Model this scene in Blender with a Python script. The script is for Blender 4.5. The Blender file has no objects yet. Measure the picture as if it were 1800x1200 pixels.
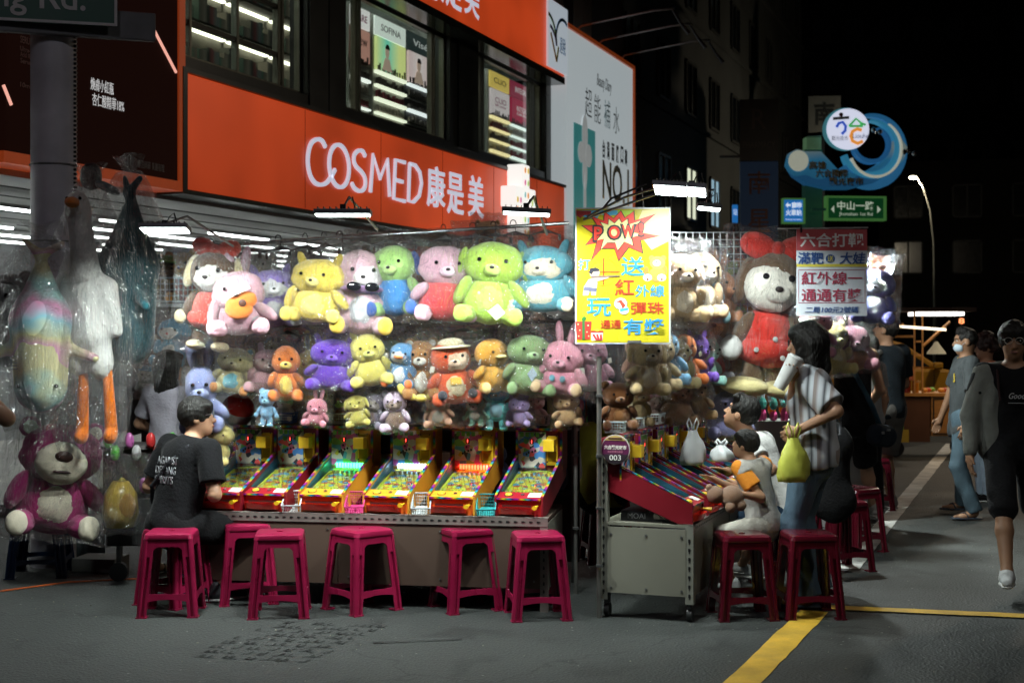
import bpy, math, random
import numpy as np
from mathutils import Vector, Matrix, Euler
rnd = random.Random(7)
S = bpy.context.scene
COL = S.collection
FPX, HZ, CX, CAMH = 2500.0, 585.0, 900.0, 1.58
R = math.radians
# ---------------- camera, world, exposure ----------------
cd = bpy.data.cameras.new("camera"); cam = bpy.data.objects.new("camera", cd); COL.objects.link(cam)
cd.sensor_width = 36; cd.lens = 50; cd.clip_end = 900; cd.clip_start = .1
cam.location = (0, 0, CAMH); cam.rotation_euler = (R(90), 0, 0); cd.shift_y = -15 / 1800.
cd.dof.use_dof = True; cd.dof.focus_distance = 8.3; cd.dof.aperture_fstop = 4.0
S.camera = cam
W = bpy.data.worlds.new("World"); S.world = W; W.use_nodes = True
wn = W.node_tree; bg = wn.nodes["Background"]
sky = wn.nodes.new("ShaderNodeTexSky"); sky.sky_type = 'NISHITA'; sky.sun_disc = False
sky.sun_elevation = R(-4.5); sky.sun_rotation = R(200)
wn.links.new(sky.outputs[0], bg.inputs[0]); bg.inputs[1].default_value = 0.055
S.view_settings.view_transform = 'Standard'; S.view_settings.look = 'None'
S.view_settings.exposure = 0.0; S.view_settings.gamma = 1.0; S.view_settings.use_curve_mapping = False
S.render.engine = 'CYCLES'
cy = S.cycles
cy.use_denoising = True; cy.max_bounces = 6; cy.diffuse_bounces = 2; cy.glossy_bounces = 3
cy.transmission_bounces = 4; cy.transparent_max_bounces = 24; cy.caustics_reflective = False; cy.caustics_refractive = False
cy.sample_clamp_indirect = 4.0

def P(px, py, D):
    return Vector(((px - CX) * D / FPX, D, CAMH + (HZ - py) * D / FPX))
def G(px, py):
    D = CAMH * FPX / (py - HZ)
    return Vector(((px - CX) * D / FPX, D, 0))

# ---------------- materials ----------------
MATS = {}
def nd(nt, t, **k):
    n = nt.nodes.new(t)
    for a, b in k.items(): setattr(n, a, b)
    return n
def mat(name, col=(.5, .5, .5), rough=.5, metal=0., var=.12, vs=6., bump=.0, bs=80., em=None, es=0., sheen=0., coat=0., spec=.5, alpha=None, stretch=None, sub=0.):
    if name in MATS: return MATS[name]
    m = bpy.data.materials.new(name); m.use_nodes = True; nt = m.node_tree
    b = nt.nodes["Principled BSDF"]
    c4 = (*col, 1)
    tc = nd(nt, "ShaderNodeTexCoord")
    src = tc.outputs["Object"]
    if stretch:
        mp = nd(nt, "ShaderNodeMapping"); mp.inputs["Scale"].default_value = stretch
        nt.links.new(src, mp.inputs[0]); src = mp.outputs[0]
    if var > 0:
        n = nd(nt, "ShaderNodeTexNoise"); n.inputs["Scale"].default_value = vs; n.inputs["Detail"].default_value = 5
        nt.links.new(src, n.inputs[0])
        mr = nd(nt, "ShaderNodeMapRange"); mr.inputs[1].default_value = .25; mr.inputs[2].default_value = .75
        mr.inputs[3].default_value = 1 - var; mr.inputs[4].default_value = 1 + var
        nt.links.new(n.outputs[0], mr.inputs[0])
        mx = nd(nt, "ShaderNodeVectorMath", operation='SCALE'); mx.inputs[0].default_value = col
        nt.links.new(mr.outputs[0], mx.inputs["Scale"]); nt.links.new(mx.outputs[0], b.inputs["Base Color"])
        mr2 = nd(nt, "ShaderNodeMapRange"); mr2.inputs[3].default_value = max(0, rough - .08); mr2.inputs[4].default_value = min(1, rough + .12)
        nt.links.new(n.outputs[0], mr2.inputs[0]); nt.links.new(mr2.outputs[0], b.inputs["Roughness"])
    else:
        b.inputs["Base Color"].default_value = c4; b.inputs["Roughness"].default_value = rough
    b.inputs["Metallic"].default_value = metal
    b.inputs["Specular IOR Level"].default_value = spec
    if sheen: b.inputs["Sheen Weight"].default_value = sheen; b.inputs["Sheen Roughness"].default_value = .4
    if coat: b.inputs["Coat Weight"].default_value = coat; b.inputs["Coat Roughness"].default_value = .08
    if em: b.inputs["Emission Color"].default_value = (*em, 1); b.inputs["Emission Strength"].default_value = es
    if bump > 0:
        n2 = nd(nt, "ShaderNodeTexNoise"); n2.inputs["Scale"].default_value = bs; n2.inputs["Detail"].default_value = 4
        nt.links.new(src, n2.inputs[0])
        bp = nd(nt, "ShaderNodeBump"); bp.inputs["Strength"].default_value = bump; bp.inputs["Distance"].default_value = .01
        nt.links.new(n2.outputs[0], bp.inputs["Height"]); nt.links.new(bp.outputs[0], b.inputs["Normal"])
    MATS[name] = m; return m
def fab(c, n=None): return mat(n or "fabric_%.3f_%.3f_%.3f" % c, c, .9, var=.2, vs=9, bump=.5, bs=60, sheen=.04, spec=.15)
def fur(c): return mat("plush_%.3f_%.3f_%.3f" % c, c, .95, var=.16, vs=14, bump=.8, bs=38, sheen=.35, spec=.15)
def pla(c, r=.35): return mat("plastic_%.3f_%.3f_%.3f_%.2f" % (*c, r), c, r, var=.08, vs=4, bump=.05, bs=20)
def met(c=(.35, .35, .36), r=.4): return mat("metal_%.2f_%.2f_%.2f_%.2f" % (*c, r), c, r, .85, var=.15, vs=12)
def emi(c, s): return mat("emit_%.2f_%.2f_%.2f_%.1f" % (*c, s), (.8, .8, .8), .4, var=0, em=c, es=s)
def prt(c): return mat("print_%.3f_%.3f_%.3f" % c, c, .45, var=.04, vs=5)
BLACK = mat("black_plastic", (.012, .012, .013), .4, var=.2)
def facing5(nt, normal):
    lw = nd(nt, "ShaderNodeLayerWeight"); lw.inputs[0].default_value = .5
    if normal: nt.links.new(normal, lw.inputs["Normal"])
    p = nd(nt, "ShaderNodeMath", operation='POWER'); p.inputs[1].default_value = 4.; nt.links.new(lw.outputs["Facing"], p.inputs[0])
    q = nd(nt, "ShaderNodeMath", operation='MULTIPLY_ADD'); q.inputs[1].default_value = .9; q.inputs[2].default_value = .05; nt.links.new(p.outputs[0], q.inputs[0])
    return q.outputs[0]
def plastic_film(h0=0., h1=.055, g0=.05):
    m = bpy.data.materials.new("clear_film"); m.use_nodes = True; nt = m.node_tree
    for n in list(nt.nodes): nt.nodes.remove(n)
    out = nd(nt, "ShaderNodeOutputMaterial")
    tc = nd(nt, "ShaderNodeTexCoord")
    mp = nd(nt, "ShaderNodeMapping"); mp.inputs["Scale"].default_value = (5, 5, 1.6); mp.inputs["Rotation"].default_value = (.2, .5, .3)
    nt.links.new(tc.outputs["Object"], mp.inputs[0])
    n = nd(nt, "ShaderNodeTexNoise"); n.inputs["Scale"].default_value = 2.2; n.inputs["Detail"].default_value = 3; n.inputs["Distortion"].default_value = 1.6
    nt.links.new(mp.outputs[0], n.inputs[0])
    v = nd(nt, "ShaderNodeTexVoronoi"); v.inputs["Scale"].default_value = 3.0; v.feature = 'DISTANCE_TO_EDGE'
    nt.links.new(mp.outputs[0], v.inputs[0])
    ad = nd(nt, "ShaderNodeMath", operation='MULTIPLY_ADD'); ad.inputs[1].default_value = .5
    nt.links.new(v.outputs[0], ad.inputs[0]); nt.links.new(n.outputs[0], ad.inputs[2])
    bp = nd(nt, "ShaderNodeBump"); bp.inputs["Strength"].default_value = 1.; bp.inputs["Distance"].default_value = .07
    nt.links.new(ad.outputs[0], bp.inputs["Height"])
    gl = nd(nt, "ShaderNodeBsdfGlossy"); gl.inputs["Roughness"].default_value = .1; gl.inputs[0].default_value = (1, 1, 1, 1)
    nt.links.new(bp.outputs[0], gl.inputs["Normal"])
    tr = nd(nt, "ShaderNodeBsdfTransparent"); tr.inputs[0].default_value = (.965, .965, .965, 1)
    fr = facing5(nt, bp.outputs[0])
    mr = nd(nt, "ShaderNodeMapRange"); mr.inputs[1].default_value = 0; mr.inputs[2].default_value = 1; mr.inputs[3].default_value = g0; mr.inputs[4].default_value = .7
    nt.links.new(fr, mr.inputs[0])
    mx = nd(nt, "ShaderNodeMixShader"); nt.links.new(mr.outputs[0], mx.inputs[0]); nt.links.new(tr.outputs[0], mx.inputs[1]); nt.links.new(gl.outputs[0], mx.inputs[2])
    df = nd(nt, "ShaderNodeBsdfDiffuse"); df.inputs[0].default_value = (.8, .8, .8, 1); nt.links.new(bp.outputs[0], df.inputs["Normal"])
    pw = nd(nt, "ShaderNodeMapRange"); pw.inputs[1].default_value = .5; pw.inputs[2].default_value = .8; pw.inputs[3].default_value = h0; pw.inputs[4].default_value = h1
    nt.links.new(n.outputs[0], pw.inputs[0])
    m2 = nd(nt, "ShaderNodeMixShader"); nt.links.new(pw.outputs[0], m2.inputs[0]); nt.links.new(mx.outputs[0], m2.inputs[1]); nt.links.new(df.outputs[0], m2.inputs[2])
    nt.links.new(m2.outputs[0], out.inputs[0]); return m
FILM = plastic_film(); FILM2 = plastic_film(.015, .12, .12)
def glass_mat(name, tint=(.9, .95, .92), gloss=.08):
    m = bpy.data.materials.new(name); m.use_nodes = True; nt = m.node_tree
    for n in list(nt.nodes): nt.nodes.remove(n)
    out = nd(nt, "ShaderNodeOutputMaterial"); gl = nd(nt, "ShaderNodeBsdfGlossy"); gl.inputs["Roughness"].default_value = .02
    tr = nd(nt, "ShaderNodeBsdfTransparent"); tr.inputs[0].default_value = (*tint, 1)
    mx = nd(nt, "ShaderNodeMixShader"); nt.links.new(facing5(nt, None), mx.inputs[0]); nt.links.new(tr.outputs[0], mx.inputs[1]); nt.links.new(gl.outputs[0], mx.inputs[2]); nt.links.new(mx.outputs[0], out.inputs[0])
    return m
GLASS = glass_mat("window_glass")
def ramp_mat(name, stops, axis='X', freq=1., rough=.4, es=0., coat=0., noise=0., mode='REPEAT', swirl=0., interp='LINEAR'):
    """procedural print: colours cycled along an object axis (or over noise cells when noise>0)"""
    m = bpy.data.materials.new(name); m.use_nodes = True; nt = m.node_tree; b = nt.nodes["Principled BSDF"]
    tc = nd(nt, "ShaderNodeTexCoord")
    if noise > 0:
        v = nd(nt, "ShaderNodeTexVoronoi"); v.inputs["Scale"].default_value = noise; nt.links.new(tc.outputs["Object"], v.inputs[0])
        sx = nd(nt, "ShaderNodeSeparateXYZ"); nt.links.new(v.outputs["Color"], sx.inputs[0]); val = sx.outputs[0]
    else:
        sx = nd(nt, "ShaderNodeSeparateXYZ"); nt.links.new(tc.outputs["Object"], sx.inputs[0]); val = sx.outputs['XYZ'.index(axis)]
        ml = nd(nt, "ShaderNodeMath", operation='MULTIPLY'); ml.inputs[1].default_value = freq; nt.links.new(val, ml.inputs[0]); val = ml.outputs[0]
        if swirl:
            n = nd(nt, "ShaderNodeTexNoise"); n.inputs["Scale"].default_value = swirl; nt.links.new(tc.outputs["Object"], n.inputs[0])
            a2 = nd(nt, "ShaderNodeMath", operation='ADD'); nt.links.new(val, a2.inputs[0]); nt.links.new(n.outputs[0], a2.inputs[1]); val = a2.outputs[0]
        f = nd(nt, "ShaderNodeMath", operation='FRACT'); nt.links.new(val, f.inputs[0]); val = f.outputs[0]
    cr = nd(nt, "ShaderNodeValToRGB"); cr.color_ramp.interpolation = interp
    e = cr.color_ramp.elements
    for i, s in enumerate(stops):
        pos = i / len(stops)
        if i < 2: e[i].position = pos; e[i].color = (*s, 1)
        else: x = e.new(pos); x.color = (*s, 1)
    nt.links.new(val, cr.inputs[0]); nt.links.new(cr.outputs[0], b.inputs["Base Color"]); b.inputs["Roughness"].default_value = rough
    if coat: b.inputs["Coat Weight"].default_value = coat
    if es: nt.links.new(cr.outputs[0], b.inputs["Emission Color"]); b.inputs["Emission Strength"].default_value = es
    MATS[name] = m; return m

# ---------------- mesh builder ----------------
class MB:
    def __init__(s): s.v = []; s.f = []
    def add(s, vs, fs, M=None):
        o = len(s.v)
        for p in vs:
            p = Vector(p)
            s.v.append(tuple(M @ p if M else p))
        s.f += [tuple(i + o for i in f) for f in fs]; return s
    def box(s, x0, x1, y0, y1, z0, z1, M=None):
        return s.add([(x0, y0, z0), (x1, y0, z0), (x1, y1, z0), (x0, y1, z0), (x0, y0, z1), (x1, y0, z1), (x1, y1, z1), (x0, y1, z1)],
              [(0, 3, 2, 1), (4, 5, 6, 7), (0, 1, 5, 4), (1, 2, 6, 5), (2, 3, 7, 6), (3, 0, 4, 7)], M)
    def cbox(s, c, d, M=None):
        return s.box(c[0] - d[0] / 2, c[0] + d[0] / 2, c[1] - d[1] / 2, c[1] + d[1] / 2, c[2] - d[2] / 2, c[2] + d[2] / 2, M)
    def tube(s, pts, r, n=8, cap=True, closed=False, sy=1.):
        pts = [Vector(p) for p in pts]; m = len(pts); rs = r if isinstance(r, (list, tuple)) else [r] * m
        o = len(s.v); up = None
        for i, p in enumerate(pts):
            if closed: t = (pts[(i + 1) % m] - pts[i - 1])
            else: t = pts[min(i + 1, m - 1)] - pts[max(i - 1, 0)]
            if t.length < 1e-9: t = Vector((0, 0, 1))
            t.normalize()
            if up is None: up = Vector((0, 0, 1)) if abs(t.z) < .9 else Vector((0, 1, 0))
            a = (up - t * up.dot(t))
            if a.length < 1e-4: a = t.orthogonal()
            a.normalize(); b = t.cross(a); up = a
            for k in range(n):
                q = p + (a * math.cos(2 * math.pi * k / n) + b * math.sin(2 * math.pi * k / n) * sy) * rs[i]
                s.v.append(tuple(q))
        for i in range(m - (0 if closed else 1)):
            j = (i + 1) % m
            for k in range(n):
                l = (k + 1) % n
                s.f.append((o + i * n + k, o + i * n + l, o + j * n + l, o + j * n + k))
        if cap and not closed:
            s.f.append(tuple(o + k for k in range(n))[::-1]); s.f.append(tuple(o + (m - 1) * n + k for k in range(n)))
        return s
    def cyl(s, c, r, h, n=20, r2=None, axis='z'):
        c = Vector(c); d = {'z': Vector((0, 0, h)), 'y': Vector((0, h, 0)), 'x': Vector((h, 0, 0))}[axis]
        return s.tube([c, c + d], [r, r if r2 is None else r2], n)
    def lathe(s, prof, n=20, M=None, sy=1.):
        o = len(s.v)
        for r, z in prof:
            for k in range(n):
                p = Vector((r * math.cos(2 * math.pi * k / n), r * sy * math.sin(2 * math.pi * k / n), z))
                s.v.append(tuple(M @ p if M else p))
        for i in range(len(prof) - 1):
            for k in range(n):
                l = (k + 1) % n
                s.f.append((o + i * n + k, o + i * n + l, o + (i + 1) * n + l, o + (i + 1) * n + k))
        s.f.append(tuple(o + k for k in range(n))[::-1]); s.f.append(tuple(o + (len(prof) - 1) * n + k for k in range(n)))
        return s
    def ell(s, c, r, n=14, m=9, M=None):
        pr = []
        o = len(s.v)
        for i in range(m + 1):
            a = math.pi * i / m
            for k in range(n):
                b = 2 * math.pi * k / n
                p = Vector((c[0] + r[0] * math.sin(a) * math.cos(b), c[1] + r[1] * math.sin(a) * math.sin(b), c[2] - r[2] * math.cos(a)))
                s.v.append(tuple(M @ p if M else p))
        for i in range(m):
            for k in range(n):
                l = (k + 1) % n
                s.f.append((o + i * n + k, o + i * n + l, o + (i + 1) * n + l, o + (i + 1) * n + k))
        return s
    def prism(s, pts, y0, y1, M=None):
        """outline in xz (counter-clockwise seen from -y), extruded y0..y1"""
        n = len(pts); vs = [(x, y0, z) for x, z in pts] + [(x, y1, z) for x, z in pts]
        fs = [tuple(range(n)), tuple(range(2 * n - 1, n - 1, -1))] + [(i + n, (i + 1) % n + n, (i + 1) % n, i) for i in range(n)]
        return s.add(vs, fs, M)
    def prismx(s, pts, x0, x1):
        n = len(pts); vs = [(x0, y, z) for y, z in pts] + [(x1, y, z) for y, z in pts]
        fs = [tuple(range(n - 1, -1, -1)), tuple(range(n, 2 * n))] + [(i, (i + 1) % n, (i + 1) % n + n, i + n) for i in range(n)]
        return s.add(vs, fs)
    def ribbon(s, pts, w, y0=-.01, y1=0., closed=False):
        """flat stroke in the xz plane"""
        pts = [Vector((p[0], p[1])) for p in pts]; n = len(pts); L = []; Rr = []
        ws = w if isinstance(w, (list, tuple)) else [w] * n
        for i in range(n):
            if closed: t = pts[(i + 1) % n] - pts[i - 1]
            else: t = pts[min(i + 1, n - 1)] - pts[max(i - 1, 0)]
            t.normalize(); q = Vector((-t.y, t.x)) * ws[i] / 2
            L.append(pts[i] + q); Rr.append(pts[i] - q)
        m = n if closed else n - 1
        for i in range(m):
            j = (i + 1) % n
            a, b, c, d = Rr[i], Rr[j], L[j], L[i]
            s.prism([(a.x, a.y), (b.x, b.y), (c.x, c.y), (d.x, d.y)], y0, y1)
        return s
    def build(s, name, m=None, parent=None, loc=None, smooth=False, bevel=0, rot=None, label=None, kind=None, fix=False):
        me = bpy.data.meshes.new(name); me.from_pydata(s.v, [], s.f); me.update()
        if fix or smooth is False: pass
        if smooth:
            me.shade_smooth() if smooth is True else me.shade_smooth()
            if smooth is True:
                pass
        if m: me.materials.append(m)
        o = bpy.data.objects.new(name, me); COL.objects.link(o)
        if parent: o.parent = parent
        if loc is not None: o.location = loc
        if rot is not None: o.rotation_euler = rot
        if bevel:
            b = o.modifiers.new("bevel", 'BEVEL'); b.width = bevel; b.segments = 2; b.limit_method = 'ANGLE'; b.angle_limit = R(40)
        if smooth == 'auto':
            me.set_sharp_from_angle(angle=R(38))
        if label: o['label'] = label
        if kind: o['kind'] = kind
        return o
def arc(cx, cz, rx, rz, a0, a1, n=16):
    return [(cx + rx * math.cos(R(a0 + (a1 - a0) * i / n)), cz + rz * math.sin(R(a0 + (a1 - a0) * i / n))) for i in range(n + 1)]
def tag(o, label, cat, group=None, kind=None):
    if label: o['label'] = label
    if cat: o['category'] = cat
    if group: o['group'] = group
    if kind: o['kind'] = kind
    return o
def thing(name, label, cat, loc=(0, 0, 0), rz=0., group=None, sc=None):
    o = bpy.data.objects.new(name, None); COL.objects.link(o); o.empty_display_size = .1
    o.location = loc; o.rotation_euler = (0, 0, R(rz))
    if sc: o.scale = (sc, sc, sc) if not isinstance(sc, tuple) else sc
    return tag(o, label, cat, group)
def struct(o): o['kind'] = 'structure'; return o
KIDS = {}
def dup(root, loc, rz, label, group=None, swap=None):
    def cp(o, par):
        c = o.copy(); COL.objects.link(c); c.parent = par
        if swap and o.type == 'MESH' and o.material_slots:
            mm = o.material_slots[0].material
            if mm in swap: c.material_slots[0].link = 'OBJECT'; c.material_slots[0].material = swap[mm]
        for ch in o.children: cp(ch, c)
        return c
    r = cp(root, None); r.location = loc
    r.rotation_euler = (0, 0, R(rz)); r['label'] = label
    if group: r['group'] = group
    return r
# ---------------- text ----------------
FITS = []
def txt(s, w, h, loc, m, parent, rot=(90, 0, 0), bold=0., ext=.0015, shear=0., name='lettering'):
    c = bpy.data.curves.new(name, 'FONT'); c.body = s; c.align_x = 'CENTER'; c.align_y = 'CENTER'; c.extrude = ext; c.offset = bold; c.shear = shear
    c.resolution_u = 3
    c.materials.append(m); o = bpy.data.objects.new(name, c); COL.objects.link(o); o.parent = parent
    o.location = loc; o.rotation_euler = tuple(R(a) for a in rot); FITS.append((o, w, h)); return o
def fit_texts():
    bpy.context.view_layer.update()
    for o, w, h in FITS:
        bb = [Vector(b) for b in o.bound_box]
        x0 = min(b.x for b in bb); x1 = max(b.x for b in bb); y0 = min(b.y for b in bb); y1 = max(b.y for b in bb)
        sx = w / max(x1 - x0, 1e-4); sy = h / max(y1 - y0, 1e-4) if h else sx
        if not w: sx = sy
        o.scale = (sx, sy, 1)
        mid = Vector(((x0 + x1) / 2 * sx, (y0 + y1) / 2 * sy, 0)); mid.rotate(o.rotation_euler); o.location = Vector(o.location) - mid
        me = bpy.data.meshes.new_from_object(o); nm = o.name; o.name = "old"
        n = bpy.data.objects.new(nm, me); COL.objects.link(n); n.parent = o.parent; n.location = o.location; n.rotation_euler = o.rotation_euler; n.scale = o.scale
        n.name = nm; bpy.data.objects.remove(o)
# ---------------- implicit surfaces ----------------
def unit(v): v = np.array(v, float); return v / max(np.linalg.norm(v), 1e-9)
def sdf_mesh(prims, h=.009, smooth_it=1, noise=None):
    """prims: dicts  t='cap' a b ra rb k flat(axis,scale) | 'ell' c r rot | op='add'|'sub'|'clip'(plane n,d keeps n.p<d)"""
    lo = np.full(3, 1e9); hi = np.full(3, -1e9)
    def bbp(p):
        if p['t'] == 'cap':
            r = max(p['ra'], p['rb']); a = np.array(p['a'], float); b = np.array(p['b'], float)
            return np.minimum(a, b) - r, np.maximum(a, b) + r
        r = max(p['r']); c = np.array(p['c'], float); return c - r, c + r
    for p in prims:
        if p.get('op', 'add') == 'add': l, u = bbp(p); lo = np.minimum(lo, l); hi = np.maximum(hi, u)
    lo -= 3 * h + .01; hi += 3 * h + .01
    N = np.ceil((hi - lo) / h).astype(int) + 1
    F = np.full(N, .08, np.float32)
    ax = [lo[i] + h * np.arange(N[i]) for i in range(3)]
    for p in prims:
        op = p.get('op', 'add'); k = p.get('k', .02)
        if op == 'clip':
            n = unit(p['n']); d = p['d']
            g = n[0] * ax[0][:, None, None] + n[1] * ax[1][None, :, None] + n[2] * ax[2][None, None, :] - d
            if 'near' in p:
                c = np.array(p['near'][0]); rr = p['near'][1]
                msk = ((ax[0][:, None, None] - c[0]) ** 2 + (ax[1][None, :, None] - c[1]) ** 2 + (ax[2][None, None, :] - c[2]) ** 2) < rr * rr
                F = np.where(msk, np.maximum(F, g), F)
            else: F = np.maximum(F, g)
            continue
        l, u = bbp(p); m = k + 2.5 * h
        i0 = np.maximum(np.floor((l - m - lo) / h).astype(int), 0); i1 = np.minimum(np.ceil((u + m - lo) / h).astype(int) + 1, N)
        if np.any(i1 <= i0): continue
        sl = tuple(slice(i0[i], i1[i]) for i in range(3))
        X = ax[0][sl[0]][:, None, None]; Y = ax[1][sl[1]][None, :, None]; Z = ax[2][sl[2]][None, None, :]
        if p['t'] == 'cap':
            a = np.array(p['a'], float); b = np.array(p['b'], float); ba = b - a; L = max(ba @ ba, 1e-9)
            px, py, pz = X - a[0], Y - a[1], Z - a[2]
            t = np.clip((px * ba[0] + py * ba[1] + pz * ba[2]) / L, 0, 1)
            dx, dy, dz = px - t * ba[0], py - t * ba[1], pz - t * ba[2]
            q = dx * dx + dy * dy + dz * dz
            if 'flat' in p:
                fa = unit(p['flat'][0]); s = p['flat'][1]; c = dx * fa[0] + dy * fa[1] + dz * fa[2]
                q = q + c * c * (s * s - 1)
                d = (np.sqrt(q) - (p['ra'] + (p['rb'] - p['ra']) * t)) / math.sqrt(s)
            else: d = np.sqrt(q) - (p['ra'] + (p['rb'] - p['ra']) * t)
            if 'cut' in p:
                cn = unit(p['cut'][0]); d = np.maximum(d, X * cn[0] + Y * cn[1] + Z * cn[2] - float(cn @ np.array(p['cut'][1])))
        else:
            c = np.array(p['c'], float); r = np.array(p['r'], float); px, py, pz = X - c[0], Y - c[1], Z - c[2]
            if 'rot' in p:
                Mx = np.array(p['rot'], float)
                px, py, pz = (px * Mx[0, 0] + py * Mx[1, 0] + pz * Mx[2, 0], px * Mx[0, 1] + py * Mx[1, 1] + pz * Mx[2, 1], px * Mx[0, 2] + py * Mx[1, 2] + pz * Mx[2, 2])
            k0 = np.sqrt((px / r[0]) ** 2 + (py / r[1]) ** 2 + (pz / r[2]) ** 2)
            k1 = np.sqrt((px / r[0] ** 2) ** 2 + (py / r[1] ** 2) ** 2 + (pz / r[2] ** 2) ** 2)
            d = k0 * (k0 - 1) / np.maximum(k1, 1e-6)
        A = F[sl]; d = d.astype(np.float32)
        if op == 'add':
            hh = np.maximum(k - np.abs(A - d), 0) / k; F[sl] = np.minimum(A, d) - hh * hh * k * .25
        else:
            hh = np.maximum(k - np.abs(A + d), 0) / k; F[sl] = np.maximum(A, -d) + hh * hh * k * .25
    if noise:
        X, Y, Z = np.meshgrid(*ax, indexing='ij', sparse=True)
        F = F + noise(X, Y, Z).astype(np.float32)
    F[0] = F[-1] = .1; F[:, 0] = F[:, -1] = .1; F[:, :, 0] = F[:, :, -1] = .1
    Sg = F < 0
    c = Sg[:-1, :-1, :-1].astype(np.int8)
    tot = sum(Sg[i:N[0] - 1 + i, j:N[1] - 1 + j, k2:N[2] - 1 + k2].astype(np.int8) for i in (0, 1) for j in (0, 1) for k2 in (0, 1))
    act = (tot > 0) & (tot < 8); I, J, K = np.nonzero(act)
    vid = np.full(act.shape, -1, np.int32); vid[I, J, K] = np.arange(len(I))
    acc = np.zeros((len(I), 3)); cnt = np.zeros(len(I))
    for axn in range(3):
        o1, o2 = [q for q in range(3) if q != axn]
        for u in (0, 1):
            for w in (0, 1):
                o = [0, 0, 0]; o[o1] = u; o[o2] = w; e = list(o); e[axn] = 1
                fa = F[I + o[0], J + o[1], K + o[2]]; fb = F[I + e[0], J + e[1], K + e[2]]
                cr = (fa < 0) != (fb < 0); t = np.where(cr, fa / np.where(cr, fa - fb, 1), 0)
                pt = np.tile(np.array(o, float), (len(I), 1)); pt[:, axn] = t
                acc[cr] += pt[cr]; cnt[cr] += 1
    V = (acc / cnt[:, None] + np.stack([I, J, K], 1)) * h + lo
    faces = []
    for axn in range(3):
        o1, o2 = (axn + 1) % 3, (axn + 2) % 3
        a = [slice(None)] * 3; b = [slice(None)] * 3; a[axn] = slice(0, -1); b[axn] = slice(1, None)
        s0 = Sg[tuple(a)]; s1 = Sg[tuple(b)]; cr = s0 != s1
        idx = np.nonzero(cr); idx = np.stack(idx, 1)
        ok = (idx[:, o1] > 0) & (idx[:, o2] > 0) & (idx[:, o1] < vid.shape[o1]) & (idx[:, o2] < vid.shape[o2]) & (idx[:, axn] < vid.shape[axn]); idx = idx[ok]
        q = []
        for (u, w) in ((0, 0), (-1, 0), (-1, -1), (0, -1)):
            j = idx.copy(); j[:, o1] += u; j[:, o2] += w; q.append(vid[j[:, 0], j[:, 1], j[:, 2]])
        q = np.stack(q, 1); inside = s0[idx[:, 0], idx[:, 1], idx[:, 2]]
        q[~inside] = q[~inside][:, ::-1]; faces.append(q)
    Fc = np.concatenate(faces)
    Fc = Fc[(Fc >= 0).all(1)]
    for _ in range(smooth_it):
        s_ = np.zeros_like(V); n_ = np.zeros(len(V))
        for i in range(4):
            a, b = Fc[:, i], Fc[:, (i + 1) % 4]
            np.add.at(s_, a, V[b]); np.add.at(n_, a, 1); np.add.at(s_, b, V[a]); np.add.at(n_, b, 1)
        V = V * .5 + .5 * s_ / np.maximum(n_, 1)[:, None]
    return V, Fc
def sdf_obj(name, prims, m, parent, h=.009, it=1, noise=None, label=None, **kw):
    V, Fc = sdf_mesh(prims, h, it, noise)
    me = bpy.data.meshes.new(name); me.from_pydata(V.tolist(), [], Fc.tolist()); me.shade_smooth(); me.materials.append(m)
    o = bpy.data.objects.new(name, me); COL.objects.link(o); o.parent = parent
    if label: o['label'] = label
    return o
def cap(a, b, ra, rb=None, k=.02, flat=None, op='add', cut=None):
    d = dict(t='cap', a=tuple(a), b=tuple(b), ra=ra, rb=ra if rb is None else rb, k=k, op=op)
    if flat: d['flat'] = flat
    if cut: d['cut'] = cut
    return d
def el(c, r, k=.02, rot=None, op='add'):
    d = dict(t='ell', c=tuple(c), r=tuple(r), k=k, op=op)
    if rot is not None: d['rot'] = rot
    return d
def clip(n, d, near=None):
    q = dict(t='plane', op='clip', n=n, d=d)
    if near: q['near'] = near
    return q
# ================= SETTING =================
FO = Vector((-3.43, 14.9, 0)); FR = 69.6
FLX = Vector((math.cos(R(FR)), math.sin(R(FR)), 0)); FNY = Vector((-math.sin(R(FR)), math.cos(R(FR)), 0))
def FA(px, py, yo=0.):
    a = (px - CX) / FPX; b = (HZ - py) / FPX
    D = (FO.x * FNY.x + FO.y * FNY.y + yo) / (a * FNY.x + FNY.y)
    p = Vector((a * D, D, 0)) - FO
    return p.dot(FLX), CAMH + b * D
def fthing(name, label, cat, s, group=None, y=0., z=0.):
    return thing(name, label, cat, FO + FLX * s + FNY * y + Vector((0, 0, z)), FR, group)
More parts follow.
